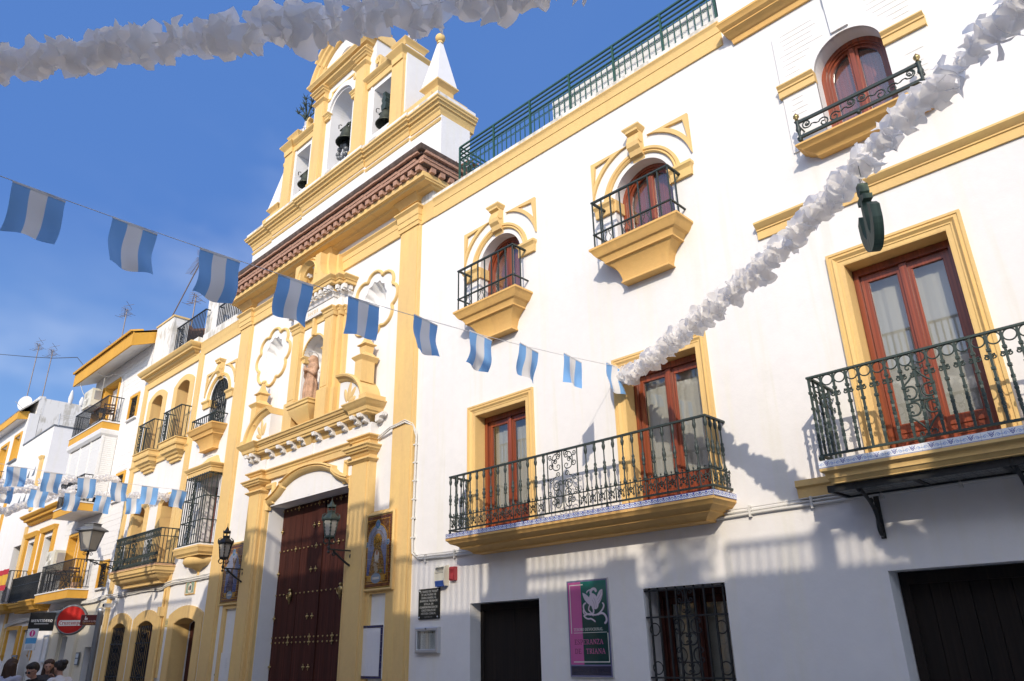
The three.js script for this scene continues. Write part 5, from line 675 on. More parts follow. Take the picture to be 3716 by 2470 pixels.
// ---------- paper garlands ----------
function rosette(R, s, n = 30, m = 5) {             // one crumpled tissue pompom: soft frilled sheets nested in each other
  const t = []; let k = 0;
  for (const [open, rad, tw] of [[.45, 1, 0], [-.55, .85, 3.3]]) {
    const f = 3 + ((s + k) % 3), ph = s * 1.9 + tw * 1.7, q = (i, j) => { const a = i / n * 2 * PI, r = j / m, fr = r * r, ru = sst(.2, 1, r); const w = Math.sin(f * a + ph) * .30 + Math.sin((f + 3) * a + ph * 2.2) * .13 * ru + Math.sin((3 * f + 2) * a + ph * 1.4) * .07 * ru; const rd = R * rad * Math.pow(r, .85) * (1 + .20 * Math.sin(2 * a + ph) + .13 * Math.sin(5 * a + ph * 3) + .06 * ru * Math.sin(13 * a + ph)); return [R * (open * (fr - .3) + w * fr), rd * Math.cos(a), rd * Math.sin(a)]; };
    for (let i = 0; i < n; i++) for (let j = 0; j < m; j++) { const A = q(i, j), B = q(i + 1, j), C = q(i + 1, j + 1), D = q(i, j + 1); t.push(...A, ...B, ...C, ...A, ...C, ...D); } k++;
  }
  return weld(toCreasedNormals(soup(t), .9));
}
const ROS = [0, 1, 2, 3, 4, 5, 6, 7].map((s) => rosette(1, s)), ROSS = [0, 1, 2].map((s) => rosette(1, s, 12, 2));
function garland(pts, R, step, label, small, extra) {
  const t = thing('paper_garland', label, 'garland', pts[0]), c = new THREE.CatmullRomCurve3(pts.map((p) => V3(...p))), L = c.getLength(), n = Math.round(L / step); part('cord', tube(pts, .003, 4, 3), M.smooth, t); const b = baseOf(t), e = new THREE.Euler();
  for (let i = 0; i < n; i++) { const u = (i + .5) / n, p = c.getPointAt(u), d = c.getTangentAt(u), r = R * rr(.82, 1.3) * (rnd() < .06 ? .6 : 1), o = mesh('paper_flower', (small ? ROSS : ROS)[Math.floor(rnd() * (small ? 3 : 8))], M.paper, t); if (rnd() < .5) d.negate(); o.quaternion.setFromUnitVectors(V3(1, 0, 0), d.add(V3(rr(-.45, .45), rr(-.55, .35), rr(-.45, .45))).normalize()); o.rotateX(rr(0, 6)); o.scale.set(r * rr(.7, 1.0), r, r); o.position.set(p.x - b.x + rr(-.03, .03), p.y - b.y + rr(-.05, .02), p.z - b.z + rr(-.03, .03)); }
  return t;
}
garland([[-6.95, 5.92, .06], [-6.24, 5.79, .51], [-5.05, 5.69, 1.35], [-4.12, 5.61, 2.02], [-3.35, 5.54, 2.57], [-2.71, 5.53, 3.03], [-2.15, 5.54, 3.43], [-1.74, 5.56, 3.72], [-1.36, 5.58, 4.0], [-1.08, 5.59, 4.19], [-.83, 5.6, 4.37], [-.6, 5.6, 4.54], [-.36, 5.6, 4.71], [-.14, 5.61, 4.86], [.4, 5.65, 5.25], [1.6, 5.8, 6.1], [4, 6.3, 7.85], [8.5, 7.4, 11.2]], .128, .12, 'white tissue paper garland hanging from the brown door to the upper right corner');
garland([[-10.4, 7.4, 11.2], [-8.6, 6.95, 10.4], [-6.94, 6.46, 9.66], [-5.81, 6.13, 9.2], [-4.41, 5.73, 8.63], [-3.45, 5.46, 8.24], [-2.96, 5.33, 8.03], [-2.51, 5.2, 7.85], [-1.89, 5.08, 7.6], [-1.0, 5.0, 7.23], [1.2, 5.0, 6.3], [6, 5.6, 4.3], [14, 7.2, .02]], .125, .145, 'white tissue paper garland crossing the sky above the bell gable');
garland([[-26, 7.2, 11.2], [-27, 6.75, 7], [-27.8, 6.8, 4.6], [-28.2, 7.0, 3.75], [-28.6, 7.25, 2.5], [-29.8, 7.77, .8], [-31.05, 7.96, .1]], .105, .15, 'thin white paper garland ending at the small ochre window', true);
garland([[-22.5, 6.6, 11.2], [-24, 6.15, 7.5], [-25.59, 6.23, 5], [-27.32, 6.57, 3.8], [-28.3, 6.8, 2.6], [-28.3, 6.84, 1.3], [-27.56, 6.82, .5], [-25.6, 6.55, .05]], .11, .15, 'white paper garland ending between the arched doors of the corner house', true);
garland([[-21, 6, 11.2], [-22.6, 5.3, 7.5], [-24.91, 5.49, 5], [-27.57, 6.05, 4], [-29.58, 6.62, 3], [-32.3, 7.52, 1.6], [-33.03, 8.12, .7]], .095, .15, 'lowest white paper garland behind the small flags at the left', true);

// ---------- hanging anchor ----------
{
  const t = thing('hanging_anchor', 'dark green wooden anchor hanging from the garland by a wire', 'anchor', [-1.6, 5.38, 3.83]), b = [-1.6, 5.38, 3.83];
  const a = ext([[-.05, -.01], [.05, -.01], [.065, -.1], [.03, -.13], [.13, -.15], [.13, -.2], [.04, -.2], [.055, -.5], ...arc(.0, -.38, .19, -PI * .36, -.15, 6), [.2, -.27], [.29, -.33], ...arc(0, -.38, .30, -.25, -PI + .25, 14, .31), [-.29, -.33], [-.2, -.27], ...arc(0, -.38, .19, -PI + .15, -PI * .64, 6), [-.055, -.5], [-.035, -.2], [-.12, -.2], [-.12, -.15], [-.03, -.13], [-.065, -.1]], -.04, .04);
  a.scale(.68, .95, 1); part('anchor_body', a.translate(...b), M.anchor, t); part('wire', [rod([b[0], b[1] - .02, b[2]], [b[0] - .02, b[1] + .17, b[2]], .003, 4), rod([b[0] + .03, b[1] - .02, b[2]], [b[0] + .03, b[1] + .17, b[2]], .003, 4)], M.cableD, t); t.rotation.set(.02, -.98, -.02);
}

// ---------- lanterns on wall brackets by the chapel door ----------
function lantern(name, x, label, litm) {
  const t = thing(name, label, 'lantern', [x, 3.2, 0], 'iron lanterns beside the chapel door'), z = .78, q = (g) => g, n = 6;
  const hexa = (prof) => new THREE.LatheGeometry(prof.map(([r, h]) => V2(r, h)), n).toNonIndexed().translate(x, 0, z);
  const L = sub('lantern_head', t), fl = (g) => { g.computeVertexNormals(); return g; };
  part('glass', fl(hexa([[.115, 4.0], [.175, 4.34]])), M.frost, L);
  part('cage', [fl(hexa([[.04, 3.93], [.13, 3.97], [.13, 4.005], [.1, 4.005]])), fl(hexa([[.15, 4.335], [.215, 4.34], [.225, 4.37], [.2, 4.4], [.12, 4.47], [.085, 4.5], [.085, 4.52], [.1, 4.53], [.1, 4.55], [.02, 4.56]])), ...Array.from({ length: 6 }, (_, i) => { const a = i * PI / 3; return [rod([x + .12 * Math.sin(a), 3.99, z + .12 * Math.cos(a)], [x + .182 * Math.sin(a), 4.345, z + .182 * Math.cos(a)], .012, 4), rod([x + .09 * Math.sin(a), 4.5, z + .09 * Math.cos(a)], [x + .09 * Math.sin(a), 4.62, z + .09 * Math.cos(a)], .009, 4), new THREE.ConeGeometry(.018, .08, 5).translate(x + .215 * Math.sin(a), 4.43, z + .215 * Math.cos(a)), new THREE.ConeGeometry(.012, .05, 4).translate(x + .195 * Math.sin(a + .52), 4.41, z + .195 * Math.cos(a + .52)), tube([[x + .19 * Math.sin(a), 4.36, z + .19 * Math.cos(a)], [x + .2 * Math.sin(a), 4.46, z + .2 * Math.cos(a)], [x + .13 * Math.sin(a), 4.49, z + .13 * Math.cos(a)]], .007, 4), ...[0, 1, 2, 3, 4].map((k) => new THREE.ConeGeometry(.011, .04, 3).translate(x + lerp(.118, .172, k / 4) * Math.sin(a + .1), 4.03 + k * .075, z + lerp(.118, .172, k / 4) * Math.cos(a + .1))), ...[0, 1, 2, 3, 4].map((k) => new THREE.ConeGeometry(.011, .04, 3).translate(x + lerp(.118, .172, k / 4) * Math.sin(a - .1), 4.03 + k * .075, z + lerp(.118, .172, k / 4) * Math.cos(a - .1)))]; }),
    fl(hexa([[.085, 4.62], [.11, 4.63], [.11, 4.65], [.06, 4.7], [.03, 4.76], [.02, 4.76]])), rod([x, 4.75, z], [x, 4.88, z], .006, 4), sph(x, 4.78, z, .02, 6), ...Array.from({ length: 6 }, (_, i) => { const a = i * PI / 3; return [new THREE.ConeGeometry(.012, .06, 4).translate(x + .1 * Math.sin(a), 4.68, z + .1 * Math.cos(a)), tube([[x + .1 * Math.sin(a), 3.96, z + .1 * Math.cos(a)], [x + .15 * Math.sin(a), 3.9, z + .15 * Math.cos(a)], [x + .1 * Math.sin(a), 3.84, z + .1 * Math.cos(a)], [x + .03 * Math.sin(a), 3.86, z + .03 * Math.cos(a)]], .009, 4)]; })], litm, L);
  part('bracket_arm', [bar([x, 3.72, z], [x, 3.72, .04], .03), cyl(x, 3.7, 3.96, z, .022, .022, 7), sph(x, 3.76, z, .04, 7), sph(x, 3.66, z, .035, 7), sph(x, 3.74, .06, .05, 8), new THREE.ConeGeometry(.03, .12, 6).translate(x, 3.83, .05), tube([[x, 3.7, z - .12], [x, 3.62, z - .22], [x, 3.48, z - .42], [x, 3.36, .14], [x, 3.3, .05]], .024, 6), tube(spiral(.16, 3.6, .02, .08, 0, PI * 3.2, 14).map(([a, b]) => [x, b, a]), .02, 5, 1), tube(spiral(.12, 3.42, .015, .06, 0, PI * 3, 12).map(([a, b]) => [x, b, a]), .013, 5, 1), tube(spiral(.64, 3.62, .015, .05, 0, PI * 3, 12).map(([a, b]) => [x, b, a]), .012, 5, 1), tube(spiral(.09, 3.26, .01, .04, 0, PI * 2.6, 10).map(([a, b]) => [x, b, a]), .013, 5, 1), bar([x, 3.25, .02], [x, 3.78, .02], .035, .02)], M.ironB, t);
}
lantern('wall_lantern', -14.62, 'greenish iron lantern on a scroll bracket right of the great door', M.verd);
lantern('wall_lantern', -19.66, 'black iron lantern on a scroll bracket left of the great door', M.ironB);
{ // plain square street lantern
  const x = -28.5, z = 1.45, t = thing('street_lantern', 'square tapered grey street lantern on a filigree arm by the corner house', 'lantern', [x, 4.6, 0]), sq = (p) => { const g = new THREE.LatheGeometry(p.map(([r, h]) => V2(r, h)), 4).toNonIndexed(); g.rotateY(PI / 4 + .5).translate(x, 0, z); g.computeVertexNormals(); return g; };
  part('glass', sq([[.22, 4.98], [.38, 5.6]]), M.frost, t); part('cage', [sq([[.1, 4.93], [.24, 4.96], [.24, 5.0]]), sq([[.36, 5.58], [.52, 5.62], [.5, 5.66], [.26, 5.78], [.26, 5.84], [.3, 5.86], [.05, 5.92]]), ...[0, 1, 2, 3].map((i) => { const a = PI / 4 + .5 + PI / 2 * i; return rod([x + .225 * Math.sin(a), 4.98, z + .225 * Math.cos(a)], [x + .385 * Math.sin(a), 5.6, z + .385 * Math.cos(a)], .022, 4); })], M.grey, t);
  part('bracket_arm', [cyl(x, 4.6, 4.95, z, .03, .03, 7), bar([x, 4.66, z], [x, 4.66, .02], .03), tube([[x, 4.64, z - .1], [x, 4.52, z - .5], [x, 4.36, .35], [x, 4.2, .03]], .022, 5), ...[1.15, .9, .68, .48, .3, .14].map((c, i) => tube(spiral(c, 4.56 - i * .06, .015, .07 + i * .015, 0, PI * 3, 12).map(([a, b]) => [x, b, a]), .014, 5, 1)), ...[0, 1, 2, 3].map((i) => tube(spiral(0, 4.86, .01, .06, 0, PI * 2.6, 9).map(([a, b]) => [x + (a + .1) * Math.cos(i * PI / 2), b, z + (a + .1) * Math.sin(i * PI / 2)]), .01, 4, 1)), bar([x, 4.1, .02], [x, 4.75, .02], .04, .02)], M.ironB, t);
}

// ---------- statue, bells, finials ----------
function body(caps, res, lo, hi, k = .04, ex = null) {   // a continuous figure: tapered capsules blended and meshed
  const C = caps.map((c) => [c[0], c[1], c[2], c[3]]), sz = Math.max(hi[0] - lo[0], hi[1] - lo[1], hi[2] - lo[2]), N = Math.min(96, Math.ceil(sz / res) + 4), mc = new MarchingCubes(N, new THREE.MeshBasicMaterial(), false, false, 200000), h = sz / (N - 3), ce = lo.map((v, i) => (v + hi[i]) / 2);
  const w = (i) => (i - N / 2) * h; let o = 0;
  for (let z = 0; z < N; z++) for (let y = 0; y < N; y++) for (let x = 0; x < N; x++, o++) {
    const px = ce[0] + w(x), py = ce[1] + w(y), pz = ce[2] + w(z); let d = 9, s = 0;
    for (const [a, b, ra, rb] of C) { const bx_ = b[0] - a[0], by = b[1] - a[1], bz = b[2] - a[2], l = bx_ * bx_ + by * by + bz * bz || 1e-9, t = Math.max(0, Math.min(1, ((px - a[0]) * bx_ + (py - a[1]) * by + (pz - a[2]) * bz) / l)), q = Math.hypot(px - a[0] - t * bx_, py - a[1] - t * by, pz - a[2] - t * bz) - lerp(ra, rb, t); const m = Math.max(0, k - Math.abs(d - q)) / k; d = Math.min(d, q) - m * m * k * .25; }
    if (ex) d += ex(px, py, pz); mc.field[o] = -d;
  }
  mc.isolation = 0; mc.update(); const p = new Float32Array(mc.count * 3), n = new Float32Array(mc.count * 3), f = N / 2 * h;
  for (let i = 0; i < mc.count * 3; i++) { p[i] = mc.positionArray[i] * f + ce[i % 3]; n[i] = mc.normalArray[i]; }
  const g = new THREE.BufferGeometry(); g.setAttribute('position', new THREE.BufferAttribute(p, 3)); g.computeVertexNormals(); let gg = g; g.setAttribute('normal', new THREE.BufferAttribute(n, 3)); return gg;
}
{
  const x = -16.98, y = 7.73, z = .2, t = thing('niche_statue', 'terracotta robed statue with folded hands standing in the arched niche', 'statue', [x, y, z]);
  const fold = (px, py, pz) => { const q = (py - y); return q < .98 ? .012 * Math.sin(Math.atan2(pz - z, px - x) * 9 + q * 2.5) * sst(1.0, .5, q) : .006 * Math.sin(py * 40 + px * 22) * sst(1.2, 1.0, q); };
  const P = (a, b, c) => [x + a, y + b, z + c];
  part('figure', [body([[P(0, .05, 0), P(.02, .5, .02), .21, .17], [P(.06, .05, .1), P(.05, .55, .1), .09, .07], [P(.02, .5, .02), P(0, .82, 0), .16, .13], [P(0, .82, 0), P(0, 1.04, 0), .13, .15], [P(-.13, 1.06, 0), P(.13, 1.06, 0), .075, .075], [P(-.17, 1.03, 0), P(-.2, .84, .06), .07, .062], [P(-.2, .84, .06), P(-.04, .93, .19), .062, .04], [P(.17, 1.03, 0), P(.2, .84, .06), .07, .062], [P(.2, .84, .06), P(.0, .96, .2), .062, .04], [P(0, 1.08, 0), P(0, 1.18, .01), .055, .05], [P(-.02, 1.28, .02), P(-.02, 1.31, .01), .095, .1], [P(-.02, 1.22, .05), P(-.02, 1.25, .06), .055, .06], [P(-.03, 1.27, .115), P(-.03, 1.25, .125), .014, .018], [P(0, 1.3, -.05), P(.02, 1.06, -.1), .09, .07], [P(-.2, .8, .02), P(-.12, .3, .06), .07, .1], [P(-.05, .93, .2), P(-.02, 1.03, .23), .03, .018], [P(-.01, .95, .21), P(.0, 1.04, .235), .028, .016]], .018, [x - .34, y - .02, z - .3], [x + .34, y + 1.46, z + .34], .05, fold)], M.terra, t);
  part('halo', new THREE.TorusGeometry(.15, .01, 5, 22).rotateX(PI / 2 - .5).translate(x - .01, y + 1.42, z), M.alu, t); part('base', stack(x - .22, x + .22, .2, [[y + .06, .03], [y + .02, 0], [y, 0]].map(([h, i]) => [h, i, i]), -.2), M.terra, t);
}
function bell(name, x, y, z, s, label, yoke) {
  const t = thing(name, label, 'bell', [x, y, z], 'bronze bells in the bell gable'); part('bell_body', new THREE.LatheGeometry([[0, .0], [.09, .0], [.15, -.05], [.19, -.2], [.24, -.38], [.31, -.47], [.33, -.52], [.3, -.52], [.2, -.36], [.12, -.1], [0, -.08]].map(([r, h]) => V2(r * s, h * s)), 18).translate(x, y, z), M.bronze, t);
  part('yoke', yoke ? [ext([[-.1, 0], [.1, 0], [.13, .2], [.07, .28], [.12, .4], [.05, .52], [.07, .66], [-.07, .66], [-.05, .52], [-.12, .4], [-.07, .28], [-.13, .2]].map(([a, b]) => [x + a * s, y + b * s]), z - .13 * s, z + .13 * s), rod([x - .5, y + .1 * s, z], [x + .5, y + .1 * s, z], .03, 6)] : [new THREE.TorusGeometry(.1 * s, .03 * s, 6, 14).translate(x, y + .08 * s, z), rod([x - .45, y + .14 * s, z], [x + .45, y + .14 * s, z], .035, 6)], yoke ? M.verd : M.bronze, t); part('clapper', [rod([x, y - .1 * s, z], [x, y - .58 * s, z], .02, 5), sph(x, y - .6 * s, z, .05 * s, 7)], M.ironB, t);
  part('mount', [tube([[x - .38, y + .12 * s, z + .1], [x - .3, y + .2 * s, z + .15], [x - .22, y + .16 * s, z + .1]], .014, 4), tube([[x - .2, y - .9 * s, z + .1], [x - .12, y - .75 * s, z + .12], [x - .22, y - .68 * s, z + .1]], .012, 4)], M.ironB, t);
}
bell('church_bell', -16.85, 16.95, -.22, 1.1, 'large bronze bell hanging in the central arched opening of the gable', false);
bell('church_bell', -14.8, 16.4, -.22, .95, 'bronze bell under a green yoke in the right gable opening', true);
bell('church_bell', -19.2, 16.4, -.22, .85, 'small bronze bell hanging in the left gable opening', false);
{ const x = -17.05, y = 15.75, z = -.25, t = thing('bell_wheel', 'cluster of small round bells on a wheel under the central bell', 'bells', [x, y, z]); part('wheel', [new THREE.TorusGeometry(.26, .02, 5, 20).translate(x, y + .38, z), rod([x, y, z], [x, y + 1.1, z], .02, 5), rod([x - .02, y + 1.1, z], [x - .2, y + .95, z + .1], .018, 5), sph(x, y + .8, z, .07, 8)], M.ironB, t); for (let i = 0; i < 8; i++) { const a = i * PI / 4; part('small_bell', sph(x + .22 * Math.cos(a), y + .38 + .22 * Math.sin(a), z + .06, .08, 9), M.grey, t); } }
{ const vm = std('blue_white_ceramic', [.9, .9, .9], { map: canvas(256, 32, (g, w, h) => { g.fillStyle = '#eceae6'; g.fillRect(0, 0, w, h); g.fillStyle = '#39397c'; for (let i = 0; i < 16; i++) g.fillRect(i * 16, 0, 6, h); }), roughness: .25 });
  [[-19.9, 'left'], [-13.97, 'right']].forEach(([x, s], i) => { const y = 18.3, z = -.37, t = thing('ceramic_finial', s === 'left' ? 'blue and white striped ceramic finial with metal lilies on the far side of the gable' : 'blue and white striped ceramic finial with metal lilies beside the large obelisk', 'finial', [x, y, z]); const g = new THREE.LatheGeometry([[.1, 0], [.12, .03], [.1, .06], [.2, .18], [.22, .27], [.16, .36], [.07, .4], [.06, .46], [.1, .5], [.06, .54], [.07, .72], [.03, .76]].map(([r, h]) => V2(r, h)), 20); mesh('vase', g, vm, t);
    const st = []; for (const [a, b, h] of [[-.3, .05, .75], [.28, .0, .8], [0, .12, 1.0], [-.16, -.2, .9], [.16, .2, .6], [-.22, .22, .45], [.24, -.16, .45]]) { st.push(tube([[0, .7, 0], [a * .3, .7 + h * .5, b * .3], [a, .7 + h, b]], .025, 5)); for (let k = 0; k < 5; k++) { const q = k * 1.257; st.push(new THREE.ConeGeometry(.055, .26, 4).scale(1, 1, .5).rotateZ(-.9 * Math.cos(q)).rotateX(.9 * Math.sin(q)).translate(a + .07 * Math.cos(q), .7 + h + .06, b + .07 * Math.sin(q))); } st.push(new THREE.SphereGeometry(.5, 6, 5).scale(.09, .36, .02).rotateZ(-a * 2).translate(a * .4, .95 + h * .1, b * .4)); }
    const q = mesh('metal_lilies', weld(st), M.verd, t); }); }
{ const x = -38.15, y = 8.4, t = thing('ceramic_urn', 'ochre twisted urn standing on the terrace corner post', 'urn', [x, y, -.2]); part('urn_body', lathe([[.12, 0], [.2, .04], [.12, .12], [.12, .5], [.24, .58], [.14, .64], [.3, .9], [.34, 1.08], [.28, 1.3], [.12, 1.42], [.05, 1.52], [0, 1.54]], 14, x, y, -.2), M.ochre, t); }

// ---------- signs, tiles and fittings on the white house ----------
function board(name, label, cat, w, h, d, pos, turn, tex, edge, o = {}) { const t = thing(name, label, cat, pos); t.rotation.y = turn; part('board', weld(bx(pos[0] - w / 2, pos[0] + w / 2, pos[1] - h / 2, pos[1] + h / 2, pos[2], pos[2] + d)), edge, t); const m = phy(name + '_print', [o.k ?? .85, o.k ?? .85, o.k ?? .85], { map: tex, roughness: o.rough ?? .35, clearcoat: o.coat ?? 0 }); const f = mesh('printed_face', face(w - (o.m ?? .02), h - (o.m ?? .02)), m, t); f.position.z = d + .003; return t; }
board('poster_board', 'tall pink and green printed poster with silver bird ornament on the white wall', 'poster', .86, 1.47, .035, [-8.02, 1.915, 0], 0, canvas(480, 820, (g, w, h) => {
  g.fillStyle = '#77779c'; g.fillRect(0, 0, w, h); const gr = g.createLinearGradient(0, 0, 0, 400); gr.addColorStop(0, '#17786d'); gr.addColorStop(.6, '#0b4a45'); gr.addColorStop(1, '#0a3d3c'); g.fillStyle = gr; g.fillRect(165, 12, 303, 708); g.fillStyle = '#c9609f'; g.fillRect(12, 12, 155, 708); g.fillStyle = '#33344a'; g.fillRect(12, 732, 456, 76);
  g.fillStyle = '#e8e6e2'; g.fillRect(30, 34, 165, 8); g.fillRect(30, 34, 8, 425); g.fillRect(45, 694, 415, 8); g.fillRect(452, 460, 8, 240);
  g.save(); g.beginPath(); g.rect(167, 12, 301, 400); g.clip(); g.translate(10, 8); g.scale(.96, .84);
  const S_ = (p, lw, c) => { g.strokeStyle = c; g.lineWidth = lw; g.lineCap = 'round'; g.beginPath(); g.moveTo(p[0], p[1]); for (let i = 2; i < p.length; i += 4) g.quadraticCurveTo(p[i], p[i + 1], p[i + 2], p[i + 3]); g.stroke(); };
  for (const [lw, c, o] of [[1, '#7d7488', 3], [0, '#cfc6d4', 0]]) { const q = (p, l) => S_(p.map((v) => v + o), l + lw * 3, c); q([300, 280, 330, 330, 280, 350, 210, 350, 190, 290, 180, 240, 215, 230], 16); q([190, 360, 240, 330, 300, 350, 360, 370, 420, 300, 450, 260, 425, 240], 15); q([360, 350, 430, 320, 455, 380, 470, 420, 440, 440], 20); q([190, 360, 220, 400, 270, 390, 300, 400, 320, 420], 14); q([300, 360, 280, 330, 250, 300, 255, 250, 300, 220], 12); q([190, 290, 175, 320, 195, 340], 12);
    g.fillStyle = c; g.beginPath(); g.ellipse(320 + o, 215 + o, 52, 85, -.3, 0, 7); g.fill(); g.beginPath(); g.moveTo(350 + o, 190 + o); g.quadraticCurveTo(390 + o, 90 + o, 430 + o, 100 + o); g.quadraticCurveTo(440 + o, 200 + o, 350 + o, 270 + o); g.fill(); g.beginPath(); g.moveTo(290 + o, 200 + o); g.quadraticCurveTo(230 + o, 130 + o, 185 + o, 120 + o); g.quadraticCurveTo(190 + o, 210 + o, 280 + o, 260 + o); g.fill(); q([300, 160, 270, 110, 310, 90, 345, 80, 350, 110], 26); q([300, 95, 250, 95, 238, 120], 12); }
  S_([300, 200, 330, 240, 320, 290], 4, '#8a7f92'); S_([320, 180, 350, 230, 345, 280], 4, '#8a7f92'); S_([365, 200, 400, 160, 420, 120], 4, '#8a7f92'); S_([375, 225, 415, 190, 432, 150], 4, '#8a7f92');
  g.restore(); g.textAlign = 'left'; g.fillStyle = '#e6e4e0'; g.font = '32px serif'; g.fillText('TESORO DEVOCIONAL', 60, 438, 385); g.fillRect(60, 452, 385, 4);
  const two = (s, y, x, wd) => { g.font = '58px serif'; g.save(); g.beginPath(); g.rect(0, 0, 167, h); g.clip(); g.fillStyle = '#4d2a44'; g.fillText(s, x, y, wd); g.restore(); g.save(); g.beginPath(); g.rect(167, 0, w, h); g.clip(); g.fillStyle = '#d56aa6'; g.fillText(s, x, y, wd); g.restore(); }; two('ESPERANZA', 552, 62, 382); two('DE', 630, 62, 90); two('TRIANA', 630, 196, 250);
  g.fillStyle = '#23243a'; g.font = '40px serif'; g.textAlign = 'center'; g.fillText('ACCESO POR LA TIENDA', w / 2, 784, 430);
}), M.alu, { coat: .5, rough: .2 });
{ const t = board('memorial_plaque', 'black memorial plaque with white capital lettering beside the yellow pilaster', 'plaque', .64, .57, .03, [-12.05, 2.475, 0], 0, canvas(512, 456, (g, w, h) => { g.fillStyle = '#1c201e'; g.fillRect(0, 0, w, h); g.strokeStyle = '#3a3f3c'; g.lineWidth = 4; g.strokeRect(6, 6, w - 12, h - 12); g.fillStyle = '#d5d6d2'; g.textAlign = 'center'; g.font = '44px sans-serif'; ['EL BARRIO DE TRIANA', 'DE LAS PALMAS DE', 'GRAN CANARIA, AL', 'BARRIO DE TRIANA DE', 'SEVILLA. EN', 'CONMEMORACION DE', 'CINCO SIGLOS DE', 'HISTORIA COMUN.'].forEach((s, i) => g.fillText(s, w / 2, 56 + i * 48, 470)); g.font = '18px sans-serif'; g.fillText('12 DE OCTUBRE DE 1992', w / 2, 436); }), M.dark, { rough: .3, m: .01 }); const p = [-12.05, 2.475, 0]; part('screw', [[-.28, -.25], [.28, -.25], [-.28, .25], [.28, .25]].map(([a, b]) => sph(p[0] + a, p[1] + b, .035, .018, 7)), M.alu, t); }
{ const p = [-12.05, 1.805, 0], t = thing('notice_case', 'silver framed notice case with two printed sheets below the black plaque', 'notice board', p), x0 = p[0] - .35, x1 = p[0] + .35, y0 = p[1] - .235, y1 = p[1] + .235; part('case_frame', mould([[x0, y0], [x1, y0], [x1, y1], [x0, y1]], [[0, 0], [0, .07], [.02, .085], [.06, .085], [.07, .07], [.07, 0]], true), M.alu, t); part('backing', bx(x0 + .05, x1 - .05, y0 + .05, y1 - .05, 0, .02), M.grey, t); part('pane', bx(x0 + .065, x1 - .065, y0 + .065, y1 - .065, .06, .066), M.glass, t); part('lock', cyl(0, 0, .02, 0, .015, .015, 8).rotateX(PI / 2).translate(p[0], y1 - .03, .084), M.grey, t);
  const nt = canvas(150, 220, (g, w, h) => { g.fillStyle = '#e8e6de'; g.fillRect(0, 0, w, h); g.fillStyle = '#7a6a4a'; g.beginPath(); g.arc(75, 24, 10, 0, 7); g.fill(); g.fillStyle = '#777'; for (let i = 0; i < 17; i++) { const l = 40 + ((i * 37) % 60); g.fillRect(75 - l / 2, 48 + i * 9.5, l, 3); } }); for (const [dx, w] of [[-.11, .235], [.125, .215]]) { const o = mesh('notice_sheet', face(w, .35), std('printed_paper', [.85, .85, .85], { map: nt }), t); o.position.set(dx, 0, .025); } }
{ const p = [-11.63, 2.97, 0], t = thing('alarm_siren', 'ivory alarm box with blue lamp beside the red alarm on the white wall', 'alarm', p), x0 = -11.78, x1 = -11.48; part('case', [extX([[0, 2.78], [.1, 2.78], [.12, 2.86], [.13, 3.05], [.1, 3.15], [.02, 3.17], [0, 3.17]], x0, x1)], M.plastic, t); part('lamp', [extX([[.12, 2.8], [.125, 2.8], [.14, 2.87], [.122, 2.88]], x0 + .03, x1 - .03), bx(x0 + .03, x1 - .03, 2.77, 2.86, .02, .125)], M.bluep, t); part('louvre', Array.from({ length: 5 }, (_, i) => bx(x0 + .03, x1 - .03, 3.02 + i * .025, 3.028 + i * .025, .1, .133)), M.grey, t); }
{ const p = [-11.31, 2.99, 0], t = thing('red_alarm', 'small red alarm box right of the ivory one', 'alarm', p); part('case', [stack(-11.39, -11.235, .08, [[3.12, .01], [3.11, 0], [2.87, 0], [2.86, .01]].map(([h, i]) => [h, i, i]), 0)], M.redp, t); part('sounder', [bx(-11.37, -11.25, 2.89, 2.97, .09, .1), ...[0, 1, 2].map((i) => bx(-11.37, -11.25, 3.02 + i * .025, 3.03 + i * .025, .09, .095))], M.redp, t); }
board('door_nameplate', 'narrow white enamel plate with small lettering beside the dark garage door', 'sign', .1, .34, .012, [-3.345, 1.44, -.15], PI / 2, canvas(64, 220, (g, w, h) => { g.fillStyle = '#d8dadd'; g.fillRect(0, 0, w, h); g.fillStyle = '#555'; for (let i = 0; i < 9; i++) g.fillRect(14, 22 + i * 20, 22 + (i * 13) % 18, 8); }), M.smooth, { m: .004 });
